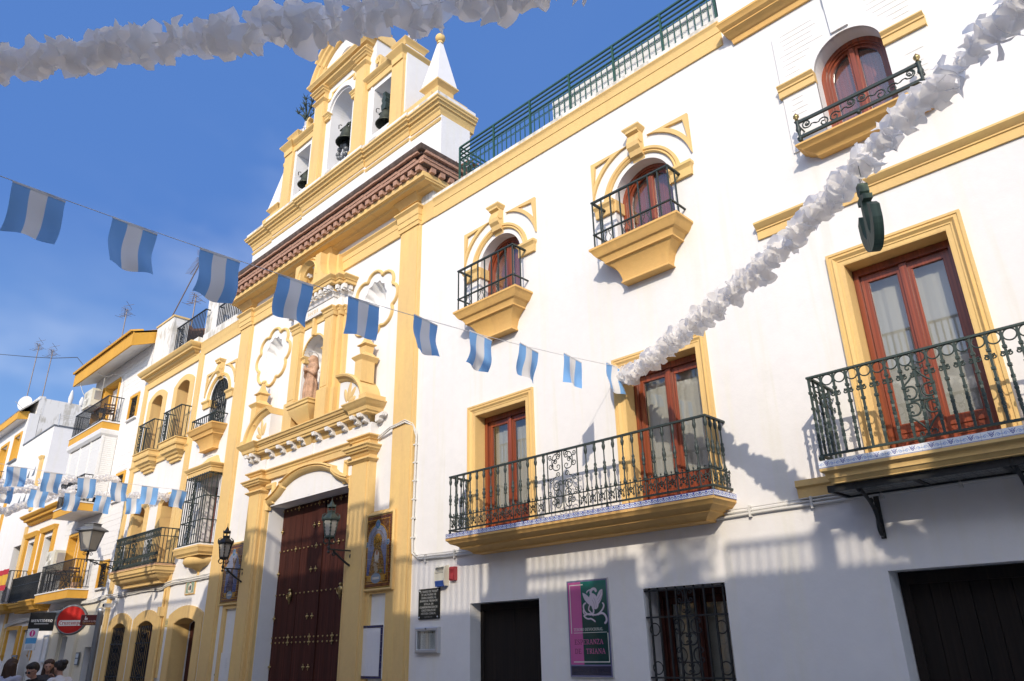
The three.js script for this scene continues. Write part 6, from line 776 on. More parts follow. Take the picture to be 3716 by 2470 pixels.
{ const lab = ['painted cable run along the white houses below the balconies']; const t = thing('cable_run', lab[0], 'cable', [-8, 3.3, 0]);
  const wob = (p) => { const q = []; for (let i = 0; i + 1 < p.length; i++) for (let k = 0; k < 5; k++) { const u = k / 5; q.push([lerp(p[i][0], p[i + 1][0], u), lerp(p[i][1], p[i + 1][1], u) + rr(-.008, .008), lerp(p[i][2], p[i + 1][2], u)]); } q.push(p[p.length - 1]); return q; };
  const R = [[-14.0, 6.22, .05], [-13.42, 6.34, .12], [-12.9, 6.37, .12], [-12.7, 6.3, .07], [-12.6, 6.05, .035], [-12.62, 5.0, .03], [-12.64, 3.9, .03], [-12.62, 3.5, .03], [-12.5, 3.36, .03], [-11.6, 3.33, .03], [-9.5, 3.32, .03], [-7, 3.32, .03], [-5, 3.33, .03], [-3.5, 3.34, .03], [0, 3.34, .03], [4, 3.34, .03]];
  part('cable', [tube(wob(R), .022, 6, 1), tube(wob(R.map(([x, y, z], i) => [x + (i > 3 && i < 8 ? .035 : 0), y + (i <= 3 || i >= 8 ? .045 : 0), z + .01])), .014, 5, 1)], M.cable, t); part('thin_wire', tube(wob(R.slice(8).map(([x, y, z]) => [x, y + .085, z + .02])), .008, 4, 1), M.cable, t);
  part('clip', [...[5.8, 5.4, 5, 4.6, 4.2, 3.8].map((y) => bx(-12.68, -12.56, y, y + .03, 0, .06)), ...Array.from({ length: 16 }, (_, i) => bx(-12.2 + i * .9, -12.17 + i * .9, 3.28, 3.44, 0, .06))], M.cable, t);
  const t2 = thing('cable_run', 'painted cables looped across the corner house front', 'cable', [-26, 3.6, 0]); const Q = [[-30.2, 3.62, .05], [-29.6, 3.58, .08], [-28, 3.62, .05], [-26.5, 3.64, .05], [-25.3, 3.6, .06], [-24.9, 3.68, .08], [-24.4, 3.72, .05], [-23, 3.72, .05], [-21.95, 3.74, .05]]; part('cable', [tube(wob(Q), .03, 6, 1), tube(wob(Q.map(([x, y, z]) => [x, y + .06, z + .01])), .022, 5, 1), tube(wob(Q.map(([x, y, z]) => [x, y - .05, z])), .018, 5, 1)], M.cable, t2);
  const t3 = thing('cable_run', 'bundle of white cables drooping across the terraced houses over the bar', 'cable', [-35, 3.3, 0]); part('cable', [0, 1, 2].map((i) => tube(wob([[-43, 2.95 + i * .06, .06], [-41, 3.1 + i * .07, .08], [-38.5, 3.15 + i * .05, .1], [-36.8, 3.2 + i * .06, .1], [-34.5, 3.42 + i * .04, .12], [-32.5, 3.5 + i * .03, .1], [-31.2, 3.5 + i * .05, .06], [-30.2, 3.6 + i * .04, .05]]), .03, 5, 1)), M.cable, t3);
  const t4 = thing('cable_run', 'thin white cables hanging from the ochre eaves to the balcony', 'cable', [-33, 12, .3]); part('cable', [tube([[-34.6, 13.5, .9], [-33.9, 12.9, .5], [-33.3, 12.95, .3], [-32.9, 12.7, .1], [-32.75, 11.9, .04], [-32.75, 10.7, .03]], .014, 4), tube([[-33.9, 12.9, .5], [-34.6, 12.2, .3], [-35.2, 11.9, .1]], .014, 4), tube([[-36.2, 13.3, .9], [-36.1, 12.6, .6], [-35.9, 12.2, .3]], .014, 4)], M.cable, t4);
  const t5 = thing('overhead_wire', 'thin dark wire crossing the sky to the ochre eaves', 'wire', [-37, 14.9, 0]); part('wire', tube([[-75, 26.2, 0], [-61.38, 22.05, 0], [-48, 17.95, 0], [-38.2, 14.95, 0], [-36.8, 13.72, .2]], .02, 4), M.cableD, t5); }
{ const t = thing('drain_pipe', 'yellow painted drain pipe with a square hopper on the corner house', 'pipe', [-24.88, 0, .1]); part('pipe', [cyl(-24.88, -.3, 2.75, .1, .05, .05, 8), cyl(-24.93, 3.0, 3.55, .09, .03, .03, 8)], M.yellow, t); part('hopper', bx(-25.02, -24.78, 2.74, 3.02, .03, .2), M.yellow, t); part('collar', [.9, 1.9].map((y) => cyl(-24.88, y, y + .06, .1, .065, .065, 8)), M.yellow, t); }

// ---------- tile pictures, tiled panel, house numbers ----------
function tilePicture(name, label, x0, x1, y0, y1, z, nx, ny, draw) {
  const t = thing(name, label, 'tile picture', [(x0 + x1) / 2, y0, z]), tex = canvas(560, Math.round(560 * (y1 - y0) / (x1 - x0)), draw), m = phy(name + '_glaze', [.62, .6, .58], { map: tex, roughness: .16, clearcoat: .6 }), w = (x1 - x0) / nx, h = (y1 - y0) / ny, b = baseOf(t);
  for (let i = 0; i < nx; i++) for (let j = 0; j < ny; j++) { const o = mesh('tile', tileGeo(w - .004, h - .004, .02, i / nx, j / ny, (i + 1) / nx, (j + 1) / ny), m, t); o.position.set(x0 + (i + .5) * w - b.x, y0 + (j + .5) * h - b.y, .005 + .002 * ((i * 3 + j) % 3)); }
  part('picture_frame', mould([[x0, y0], [x1, y0], [x1, y1], [x0, y1]], [[0, -.04], [0, .03], [-.03, .03], [-.05, .01], [-.05, -.04]].map(([a, c]) => [a, c + z]), true), M.yellow, t); part('backing', bx(x0, x1, y0, y1, z - .06, z - .012), M.smooth, t);
}
function border(g, w, h) {
  g.fillStyle = '#b98a2c'; g.fillRect(0, 0, w, h); g.fillStyle = '#55603a'; for (let i = 0; i < h; i += 22) { g.fillRect(2, i, 12, 11); g.fillRect(w - 14, i, 12, 11); } for (let i = 0; i < w; i += 22) { g.fillRect(i, 2, 11, 12); g.fillRect(i, h - 14, 11, 12); }
  g.fillStyle = '#6e3a1c'; g.fillRect(18, 18, w - 36, h - 36); g.fillStyle = '#c08a2a'; g.fillRect(54, 54, w - 108, h - 108); g.fillStyle = '#7a4a1e'; g.fillRect(64, 64, w - 128, h - 128);
  for (let i = 0; i < 220; i++) { const s = hash(i, 3, 5), a = hash(i, 9, 5), x = 64 + s * (w - 128), y = 64 + a * (h - 128); g.fillStyle = ['#d7a238', '#a8702a', '#e0b85a', '#5d3a1c'][i % 4]; g.beginPath(); g.ellipse(x, y, 9, 4, s * 6, 0, 7); g.fill(); }
  for (let i = 0; i < 60; i++) { g.fillStyle = ['#8a4a22', '#54301a'][i % 2]; g.fillRect(22 + hash(i, 1, 2) * 26, 30 + i * (h - 60) / 60, 10, 8); g.fillRect(w - 48 + hash(i, 1, 2) * 22, 30 + i * (h - 60) / 60, 10, 8); }
  const path = (k) => { g.beginPath(); g.moveTo(100 - k, h - 150 + k); g.lineTo(100 - k, 300); g.arc(w / 2, 300, w / 2 - 100 + k, PI, 0); g.lineTo(w - 100 + k, h - 150 + k); g.closePath(); };
  g.fillStyle = '#d9a640'; path(22); g.fill(); g.strokeStyle = '#6a4318'; g.lineWidth = 5; path(20); g.stroke(); path(4); g.stroke(); const s = g.createLinearGradient(0, 120, 0, h - 150); s.addColorStop(0, '#9aa3bd'); s.addColorStop(.55, '#8793b6'); s.addColorStop(1, '#43569a'); g.fillStyle = s; path(0); g.fill(); g.save(); path(0); g.clip();
}
function cartouche(g, w, h) { g.restore(); g.fillStyle = '#4d86a8'; for (const [x, y, r] of [[w / 2, 116, 44], [78, 330, 26], [w - 78, 330, 26]]) { g.beginPath(); g.ellipse(x, y, r, r * 1.15, 0, 0, 7); g.fill(); g.strokeStyle = '#bcd0dc'; g.lineWidth = 5; g.stroke(); g.fillStyle = '#8b93c6'; g.beginPath(); g.arc(x, y, r * .5, 0, 7); g.fill(); g.fillStyle = '#4d86a8'; } g.fillStyle = '#c9972f'; g.fillRect(110, h - 140, w - 220, 62); g.fillStyle = '#8fa6bd'; g.beginPath(); g.ellipse(w / 2, h - 112, 92, 56, 0, 0, 7); g.fill(); g.fillStyle = '#e7e3d8'; g.fillRect(w / 2 - 62, h - 124, 124, 26); }
tilePicture('tile_picture', 'glazed tile picture of a gold robed figure with rayed halo right of the great door', -14.22, -13.16, 2.86, 4.42, .14, 7, 10, (g, w, h) => {
  border(g, w, h); const cx = w / 2 + 6; g.strokeStyle = '#8a6a2c'; for (let i = 0; i < 21; i++) { const a = PI * (.98 + i / 20 * 1.04); g.lineWidth = 4; g.beginPath(); g.moveTo(cx + 70 * Math.cos(a), 330 + 80 * Math.sin(a)); g.lineTo(cx + 124 * Math.cos(a), 330 + 142 * Math.sin(a)); g.stroke(); g.fillStyle = '#7a5a26'; g.beginPath(); g.arc(cx + 128 * Math.cos(a), 330 + 146 * Math.sin(a), 7, 0, 7); g.fill(); }
  g.fillStyle = '#b9882c'; g.beginPath(); g.ellipse(cx, 310, 82, 92, 0, 0, 7); g.fill(); g.fillStyle = '#8e6320'; g.beginPath(); g.moveTo(cx, 300); g.quadraticCurveTo(cx + 130, 420, cx + 150, h - 150); g.lineTo(cx - 140, h - 150); g.quadraticCurveTo(cx - 110, 420, cx, 300); g.fill();
  for (let i = 0; i < 420; i++) { const u = hash(i, 2, 7), v = hash(i, 5, 7), y = 240 + v * (h - 410), hw = y < 360 ? 78 : 60 + (y - 360) * .26; g.fillStyle = ['#d8ab46', '#6d4a1a', '#c08e2e', '#8a7a52', '#4f4526'][i % 5]; g.beginPath(); g.ellipse(cx + (u - .5) * 2 * hw, y, 8, 4, u * 7, 0, 7); g.fill(); }
  g.fillStyle = '#d9d2c4'; g.beginPath(); g.ellipse(cx - 8, 470, 46, 70, 0, 0, 7); g.fill(); g.fillStyle = '#b3a894'; for (let i = 0; i < 40; i++) { g.beginPath(); g.arc(cx - 8 + (hash(i, 1, 1) - .5) * 90, 520 + hash(i, 2, 1) * 160, 10, 0, 7); g.fill(); } g.fillStyle = '#b98562'; g.beginPath(); g.ellipse(cx - 4, 430, 22, 30, 0, 0, 7); g.fill(); g.fillStyle = '#4f7a4a'; g.beginPath(); g.arc(cx + 80, 640, 22, 0, 7); g.fill(); cartouche(g, w, h); });
tilePicture('tile_picture', 'glazed tile picture of a purple robed figure with wooden cross left of the great door', -20.92, -19.86, 2.9, 4.45, .14, 7, 10, (g, w, h) => {
  border(g, w, h); const cx = w / 2 - 6; g.strokeStyle = '#6e5638'; g.lineWidth = 40; g.beginPath(); g.moveTo(cx + 92, 200); g.lineTo(cx - 20, 460); g.moveTo(cx + 6, 190); g.lineTo(cx + 60, 360); g.stroke(); g.strokeStyle = '#8d7350'; g.lineWidth = 10; g.beginPath(); g.moveTo(cx + 84, 200); g.lineTo(cx - 26, 455); g.stroke();
  g.fillStyle = '#3a2748'; g.beginPath(); g.moveTo(cx, 360); g.quadraticCurveTo(cx + 90, 470, cx + 80, h - 150); g.lineTo(cx - 120, h - 150); g.quadraticCurveTo(cx - 110, 470, cx, 360); g.fill(); for (let i = 0; i < 150; i++) { g.fillStyle = ['#54386a', '#2a1c36', '#a07a34', '#46305a'][i % 4]; const y = 420 + hash(i, 4, 4) * (h - 590); g.fillRect(cx - 14 + (hash(i, 6, 4) - .5) * (110 + (y - 420) * .15), y, 5, 18); } g.fillStyle = '#8b5f42'; g.beginPath(); g.ellipse(cx + 4, 380, 24, 32, .2, 0, 7); g.fill(); g.fillStyle = '#33231a'; g.beginPath(); g.ellipse(cx - 6, 366, 27, 30, 0, 0, 7); g.fill(); g.fillStyle = '#b08a3c'; g.fillRect(cx - 30, 640, 70, 60); cartouche(g, w, h); });
{ const x0 = -14.2, x1 = -13.42, y0 = 1.1, y1 = 2.13, t = thing('tiled_panel', 'white tiled panel with dark blue border under the right tile picture', 'tile panel', [-13.8, y0, .12]), b = baseOf(t), wt = tileGeo(.126, .13, .02), bt = tileGeo(.05, .13, .024), bh = tileGeo(.126, .05, .024), mw = phy('white_glaze', [.74, .74, .76], { roughness: .15, clearcoat: .6 }), mb = phy('blue_glaze', [.016, .02, .085], { roughness: .2, clearcoat: .6 });
  part('backing', bx(x0 - .01, x1 + .01, y0, y1, .02, .1), M.smooth, t); for (let j = 0; j < 7; j++) { const y = y1 - .054 - .066 - j * .132; for (let i = 0; i < 5; i++) { const o = mesh('white_tile', wt, mw, t); o.position.set(x0 + .12 + i * .13 + .013 - b.x + .0, y - b.y, .11 - b.z); } for (const x of [x0 + .03, x1 - .03]) { const o = mesh('border_tile', bt, mb, t); o.position.set(x - b.x, y - b.y, .112 - b.z); } } for (let i = 0; i < 6; i++) for (const y of [y1 - .027, y0 + .027]) { const o = mesh('border_tile', bh, mb, t); o.position.set(x0 + .065 + i * .13 - b.x, y - b.y, .112 - b.z); } }
{ const x0 = -20.92, x1 = -20.12, t = thing('meter_cabinet', 'white meter cabinet doors with vent slots under the left tile picture', 'cabinet', [-20.5, 0, .05]); part('door_leaf', [bx(x0, x1, -.25, .6, .03, .06), bx(x0, x1, .615, 1.66, .03, .06)], M.smooth, t); part('vent_slot', Array.from({ length: 5 }, (_, i) => [bx(x0 + .12, x0 + .24, 1.3 + i * .05, 1.312 + i * .05, .06, .066), bx(x1 - .24, x1 - .12, 1.3 + i * .05, 1.312 + i * .05, .06, .066), bx(x0 + .12, x0 + .24, .75 + i * .05, .762 + i * .05, .06, .066), bx(x1 - .24, x1 - .12, .75 + i * .05, .762 + i * .05, .06, .066)]), M.alu, t); part('lock', cyl(0, 0, .02, 0, .03, .03, 8).rotateX(PI / 2).translate(x0 + .07, 1.12, .06), M.ironB, t); }
board('emblem_tile', 'small painted tile emblem above the arched street door of the corner house', 'tile', .66, .4, .03, [-23.26, 3.49, 0], 0, canvas(220, 134, (g, w, h) => { g.fillStyle = '#c9994a'; g.fillRect(0, 0, w, h); g.fillStyle = '#ded6bc'; g.fillRect(12, 8, w - 24, h - 16); g.fillStyle = '#86a38c'; g.fillRect(24, 16, w - 48, h - 32); g.fillStyle = '#e4ddca'; g.beginPath(); g.ellipse(w / 2, h / 2 + 4, 52, 50, 0, 0, 7); g.fill(); g.strokeStyle = '#8a7a3e'; g.lineWidth = 5; g.stroke(); g.fillStyle = '#3d4a5e'; g.fillRect(w / 2 - 6, h / 2 - 20, 34, 46); g.fillStyle = '#a5762f'; g.fillRect(w / 2 - 34, h / 2 - 12, 24, 34); g.fillStyle = '#b14a3a'; g.fillRect(w / 2 - 14, 10, 28, 12); }), M.yellow, { m: .01 });
board('house_number', 'small ceramic house number tile beside the arched street door', 'house number', .2, .24, .02, [-24.62, 2.55, 0], 0, canvas(64, 80, (g, w, h) => { g.fillStyle = '#d8c98e'; g.fillRect(0, 0, w, h); g.fillStyle = '#2d3d5c'; g.font = 'bold 52px serif'; g.fillText('53', 4, 58, 56); }), M.sand, { m: .01 });
{ const p = [-29.2, 3.3, .2], t = thing('security_camera', 'small white security camera under the cable on the corner house', 'camera', p); part('bracket', [bx(-29.26, -29.06, 3.35, 3.55, 0, .06), rod([-29.16, 3.42, .05], [-29.18, 3.3, .22], .02, 5)], M.smooth, t); part('camera_case', bx(-29.27, -29.1, 3.2, 3.33, .12, .42), M.smooth, t); part('lens', cyl(0, 0, .03, 0, .045, .045, 10).rotateX(PI / 2).translate(-29.185, 3.265, .42), M.ironB, t); }
// ---------- bar signs ----------
const SGN = PI / 2;
board('black_sign', 'black hanging sign lettered MENTIDERO at the bar', 'sign', .84, .66, .06, [-33.78, 2.89, 1.0], 1.2, canvas(420, 300, (g, w, h) => { g.fillStyle = '#151617'; g.fillRect(0, 0, w, h); g.fillStyle = '#eee'; g.textAlign = 'center'; g.font = 'bold 62px sans-serif'; g.fillText('MENTIDERO', w / 2, 158, 390); g.fillRect(90, 182, 240, 10); }), M.ironB);
{ const p = [-30.33, 2.83, 1.0], t = thing('round_bar_sign', 'round red illuminated bar sign with a white lettered band', 'sign', p), R = .46, c = canvas(512, 512, (g, w, h) => { const q = g.createRadialGradient(200, 180, 20, 256, 256, 256); q.addColorStop(0, '#d8261e'); q.addColorStop(1, '#b8120f'); g.fillStyle = q; g.fillRect(0, 0, w, h); g.fillStyle = '#f1efe8'; g.beginPath(); g.roundRect(46, 262, 420, 108, 30); g.fill(); g.strokeStyle = '#8a1510'; g.lineWidth = 6; g.stroke(); g.fillStyle = '#b3150f'; g.font = 'bold 84px serif'; g.textAlign = 'center'; g.fillText('Cruzcampo', 256, 342, 390); g.fillStyle = '#c2221b'; g.font = '36px sans-serif'; g.fillText('CERVEZA', 256, 420); });
  const m = std('red_sign_face', [.9, .9, .9], { map: c, roughness: .3 }), d = new THREE.CircleGeometry(R, 36); t.rotation.y = 1.0; part('sign_rim', [new THREE.TorusGeometry(R, .05, 8, 36).scale(1, 1, 2).translate(...p), cyl(0, -.08, .08, 0, R, R, 36).rotateX(PI / 2).translate(...p)], M.grey, t); const o = mesh('sign_face', d, m, t); o.position.z = .085; part('sign_arm', rod([p[0] - .0, p[1] + .2, p[2] - .02], [p[0], p[1] + .2, p[2] - .75], .03, 6), M.ironB, t); }
board('brown_direction_sign', 'small brown direction sign with white lettering on the dark pole', 'sign', .66, .33, .03, [-28.29, 2.75, 1.0], 1.1, canvas(330, 120, (g, w, h) => { g.fillStyle = '#611d20'; g.fillRect(0, 0, w, h); g.strokeStyle = '#8d5a58'; g.strokeRect(3, 3, w - 6, h - 6); g.fillStyle = '#e6e0dc'; g.fillRect(56, 34, 44, 24); g.fillRect(60, 12, 12, 26); g.font = '30px sans-serif'; g.fillText('Capilla de los Marineros', 34, 84, 280); g.fillStyle = '#d9b45a'; g.fillText('The Marineros Chapel', 34, 112, 250); }), M.grey);
{ const x = -27.75, z = .95, t = thing('sign_pole', 'dark grey pole carrying the brown direction sign', 'pole', [x, -.3, z]); part('pole_shaft', cyl(x, -.3, 3.0, z, .09, .09, 10), M.grey, t); part('pole_cap', sph(x, 3.02, z, .1, 10), M.alu, t); }
board('parking_sign', 'white and blue sign plate with a pink symbol on a pole by the bar', 'sign', .42, .74, .02, [-33.1, 2.25, 1.4], .7, canvas(150, 260, (g, w, h) => { g.fillStyle = '#dfe3e8'; g.fillRect(0, 0, w, h); g.fillStyle = '#5aa5d8'; g.fillRect(0, 110, w, 70); g.fillStyle = '#d63a8c'; g.beginPath(); g.arc(w / 2, 56, 40, 0, 7); g.fill(); g.fillStyle = '#f2e9ee'; g.fillRect(w / 2 - 7, 28, 14, 56); g.fillStyle = '#8a94a2'; for (let i = 0; i < 4; i++) g.fillRect(20, 192 + i * 15, 90, 7); }), M.smooth, { m: .01 });
{ const x = -33.12, z = 1.37, t = thing('sign_post', 'thin grey post of the blue and white sign plate', 'post', [x, -.3, z]); part('post_shaft', cyl(x, -.3, 2.6, z, .035, .035, 8), M.alu, t); }
{ const t = thing('menu_case', 'tall glazed menu case on the cream bar wall', 'menu board', [-36.2, 1.95, .1]); part('case_frame', [bx(-36.6, -35.85, 2.42, 2.48, 0, .08), bx(-36.6, -35.85, 1.45, 1.51, 0, .08), bx(-36.6, -36.53, 1.51, 2.42, 0, .08), bx(-35.92, -35.85, 1.51, 2.42, 0, .08)], M.alu, t); part('menu_sheet', bx(-36.53, -35.92, 1.51, 2.42, .02, .03), M.smooth, t); }
{ const t = thing('door_intercom', 'small dark notice holder beside the narrow side door of the bar', 'notice', [-32.0, 1.6, .05]); part('holder', bx(-32.2, -31.85, 1.35, 1.78, .05, .09), M.grey, t); part('notice_sheet', [bx(-32.16, -31.89, 1.6, 1.74, .09, .095), bx(-32.16, -31.89, 1.39, 1.56, .09, .095)], M.alu, t); }
{ const p = [-38.6, .75, .45], t = thing('folded_shutter', 'dark louvred shutter panel standing by the ochre framed window', 'shutter', p); part('shutter_frame', [bx(-39.1, -39.02, -.3, 1.75, .4, .46), bx(-38.5, -38.42, -.3, 1.75, .4, .46), bx(-39.02, -38.5, 1.67, 1.75, .4, .46)], M.grey, t); each('slat', weld(bx(-.26, .26, 0, .02, 0, .06)), M.grey, t, Array.from({ length: 24 }, (_, i) => [-38.76, -.2 + i * .078, .4])); }

// ---------- air conditioners, aerials, dish, balcony furniture, flag ----------
function airUnit(x, y, z, label) { const t = thing('air_conditioner', label, 'air conditioner', [x, y, z], null); part('casing', bx(x - .55, x + .55, y, y + .8, z, z + .4), M.plastic, t); part('fan_grille', [.1, .17, .24, .31].map((r) => new THREE.TorusGeometry(r, .008, 4, 22).translate(x - .12, y + .4, z + .405)), M.alu, t); part('bracket', [bx(x - .5, x - .45, y - .08, y, -.0, z + .42), bx(x + .45, x + .5, y - .08, y, 0, z + .42)], M.alu, t); part('valve_cover', bx(x + .551, x + .57, y + .3, y + .7, z + .05, z + .3), M.alu, t); }
airUnit(-35.75, 11.95, .12, 'ivory air conditioner under the ochre eaves above the balcony'); airUnit(-36.2, 4.95, .15, 'ivory air conditioner at the end of the lowest balcony');
function aerial(name, x, y0, y1, z, label, lean = [0, 0], kind = 0) {
  const t = thing(name, label, 'aerial', [x, y0, z]), hx = x + lean[0], hz = z + lean[1], G = [];
  part('mast', rod([x, y0, z], [hx, y1, hz], .03, 6), M.galv, t); const el = (c, dx, dz, L, n, sp) => { G.push(rod([c[0] - dx * L / 2, c[1], c[2] - dz * L / 2], [c[0] + dx * L / 2, c[1], c[2] + dz * L / 2], .016, 4)); for (let i = 0; i < n; i++) { const u = i / (n - 1) - .5; G.push(rod([c[0] + dx * L * u - dz * sp, c[1] - sp * .1, c[2] + dz * L * u + dx * sp], [c[0] + dx * L * u + dz * sp, c[1] + sp * .1, c[2] + dz * L * u - dx * sp], .010, 3)); } };
  if (kind === 1) { el([hx - .5, y1 - .05, hz], 1, .15, 1.9, 14, .22); for (const s of [-1, 1]) for (let k = 0; k < 6; k++) G.push(rod([hx + .4, y1 + s * (.08 + k * .06), hz - .35], [hx + .4 - k * .02, y1 + s * (.08 + k * .06), hz + .35], .009, 3)); }
  else { el([hx - .3, y1 - .1, hz], .95, .3, 1.3, 7, .2); el([hx - .15, y1 - .35, hz], .9, -.4, .9, 4, .28); for (const s of [-1, 1]) G.push(rod([hx + .2, y1 + s * .3, hz - .25], [hx + .1, y1 + s * .05, hz + .25], .012, 3), rod([hx + .3, y1 + s * .32, hz + .2], [hx + .1, y1 + s * .02, hz - .2], .012, 3)); }
  part('antenna_head', G, M.galv, t); return t;
}
aerial('roof_aerial', -54.9, 15.6, 21.2, -1, 'tall roof aerial beside the satellite dish, left of a pair'); aerial('roof_aerial', -50.9, 15.6, 19.6, -1, 'tall roof aerial with wrapped mast, right of a pair'); aerial('roof_aerial', -41.3, 14.2, 19.5, -2, 'short roof aerial above the ochre eaves'); aerial('roof_aerial', -37.3, 14.3, 18.75, -2, 'long leaning roof aerial with a many-toothed head', [5.45, 0], 1); aerial('roof_aerial', -31.75, 14.8, 17.0, -2, 'small roof aerial behind the white terrace wall'); aerial('roof_aerial', -41.9, 14.3, 17.2, -1.7, 'low grey roof aerial beside the short one');
{ const p = [-52.95, 16.45, -.6], t = thing('satellite_dish', 'white satellite dish on the far left roof', 'satellite dish', p); const g = new THREE.SphereGeometry(1.0, 20, 8, 0, 2 * PI, 0, .5).rotateX(-PI / 2).translate(0, 0, .9); part('dish', g.rotateY(.7).translate(...p), M.smooth, t); part('feed_arm', rod([p[0], p[1] - .4, p[2]], [p[0] + .4, p[1] - .1, p[2] + .6], .02, 5), M.alu, t); part('mount', cyl(p[0], 15.3, 16.4, p[2] - .2, .05, .05, 6), M.alu, t); }
function bistro(name, x, y, z, label, turn) { const t = thing(name, label, 'chair', [x, y, z]); t.rotation.y = turn; const L = []; for (const s of [-.2, .2]) L.push(rod([x + s, y, z - .22], [x + s, y + .85, z + .16], .016, 4), rod([x + s, y, z + .22], [x + s, y + .47, z - .18], .016, 4)); part('folding_frame', L, M.ironB, t); each('slat', weld(bx(-.22, .22, 0, .02, -.03, .03)), M.chair, t, [-.14, -.06, .02, .1].map((d) => [x, y + .46, z + d])); each('slat', weld(bx(-.22, .22, -.035, .035, -.01, .01)), M.chair, t, [[x, y + .8, z + .15], [x, y + .68, z + .1]]); return t; }
function bistroTable(x, y, z, label) { const t = thing('bistro_table', label, 'table', [x, y, z]); each('slat', weld(bx(-.35, .35, 0, .025, -.04, .04)), M.chair, t, [-.27, -.18, -.09, 0, .09, .18, .27].map((d) => [x, y + .72, z + d])); part('folding_frame', [-.28, .28].map((s) => [rod([x + s, y, z - .25], [x + s, y + .72, z + .2], .016, 4), rod([x + s, y, z + .25], [x + s, y + .72, z - .2], .016, 4)]), M.ironB, t); }
bistroTable(-33.6, 10.6, .38, 'folding slatted table on the top balcony'); bistro('folding_chair', -32.95, 10.6, .35, 'folding slatted chair right of the table on the top balcony', 1.2);
bistro('folding_chair', -33.1, 4.03, .38, 'folding slatted chair at the right end of the lowest balcony', -1.4); bistro('folding_chair', -34.9, 4.03, .38, 'folding slatted chair before the ochre door on the lowest balcony', 1.3); bistroTable(-34.0, 4.03, .38, 'folding slatted table on the lowest balcony between two chairs');
{ const p = [-32.7, 4.03, .45], t = thing('flower_pot', 'small terracotta pot at the corner of the lowest balcony', 'pot', p); part('pot_body', lathe([[.1, 0], [.15, .22], [.16, .23], [.13, .23], [.1, .05], [0, .05]], 12, ...p), M.terra, t); }
{ const t = thing('national_flag', 'red and yellow striped flag draped over the far left balcony railing', 'flag', [-42.8, 4.4, .86]); for (const [a, b, c] of [[5.18, 5.42, [.42, .03, .05]], [4.72, 5.18, [.62, .37, .05]], [4.48, 4.72, [.42, .03, .05]]]) { const g = new THREE.PlaneGeometry(3.4, b - a, 40, 6), p = g.attributes.position; for (let i = 0; i < p.count; i++) p.setZ(i, .03 * Math.sin(p.getX(i) * 7) + .015 * Math.sin(p.getX(i) * 17 + p.getY(i) * 5)); g.computeVertexNormals(); part('stripe', g.translate(-42.78, (a + b) / 2, .86), std('flag_cloth', c, { roughness: 1 }), t); } }
{ const t = thing('clothes_line', 'wire clothes line with posts on the white terrace wall', 'clothes line', [-42.4, 12.7, -.5]); part('post', [rod([-42.55, 12.7, -.2], [-42.5, 13.3, -.15], .03, 5), rod([-42.3, 12.7, -3.0], [-42.3, 13.2, -3.0], .03, 5)], M.alu, t); part('line', [0, .1, .2].map((d) => rod([-42.5, 13.28 - d, -.15], [-42.3, 13.18 - d, -3.0], .012, 4)), M.cable, t); }
{ const t = thing('folded_parasols', 'folded white awning cloths on the roof of the far house', 'awning', [-48.1, 15.6, -2]); part('cloth', [[-48.2, -1.9, .9], [-48.15, -2.5, .6], [-48.2, -2.9, .5]].map(([x, z, h]) => lathe([[.1, 0], [.14, h * .4], [.06, h * .9], [0, h]], 8, x, 15.55, z)), M.whitec, t); }

// ---------- people at the bar tables ----------
const skin = std('skin', [.42, .23, .16], { roughness: .6 }), hairD = std('dark_hair', [.018, .012, .009], { roughness: .6 }), hairB = std('brown_hair', [.045, .022, .012], { roughness: .6 });
const cloth = (n, c) => std(n, c, { roughness: 1, bumpMap: T_grain, bumpScale: .004 });
function handGeo(o, dir, up, s, curl = .5) {       // palm, four bent fingers and a thumb
  const d = V3(...dir).normalize(), u = V3(...up).addScaledVector(d, -V3(...up).dot(d)).normalize(), r = V3().crossVectors(d, u), P = (a, b, c) => { const v = V3(...o).addScaledVector(d, a * s).addScaledVector(r, b * s).addScaledVector(u, c * s); return [v.x, v.y, v.z]; };
  const C = [[P(-.04, 0, 0), P(.02, 0, 0), .03 * s, .035 * s]]; for (const b of [-.032, -.011, .011, .032]) C.push([P(0, b * .8, 0), P(.08, b, 0), .018 * s, .013 * s]); [[-.033, .062], [-.012, .075], [.011, .07], [.031, .055]].forEach(([b, l]) => { C.push([P(.08, b, 0), P(.08 + l * .55, b, -l * .35 * curl * 2), .0115 * s, .01 * s], [P(.08 + l * .55, b, -l * .35 * curl * 2), P(.08 + l * .7, b, -l * curl * 1.5), .01 * s, .008 * s]); }); C.push([P(.0, -.035, 0), P(.045, -.065, -.012), .016 * s, .012 * s], [P(.045, -.065, -.012), P(.08, -.07, -.03), .012 * s, .009 * s]);
  const lo = [0, 1, 2].map((i) => Math.min(...C.flatMap((c) => [c[0][i], c[1][i]])) - .03), hi = [0, 1, 2].map((i) => Math.max(...C.flatMap((c) => [c[0][i], c[1][i]])) + .03); return body(C, .006, lo, hi, .01);
}
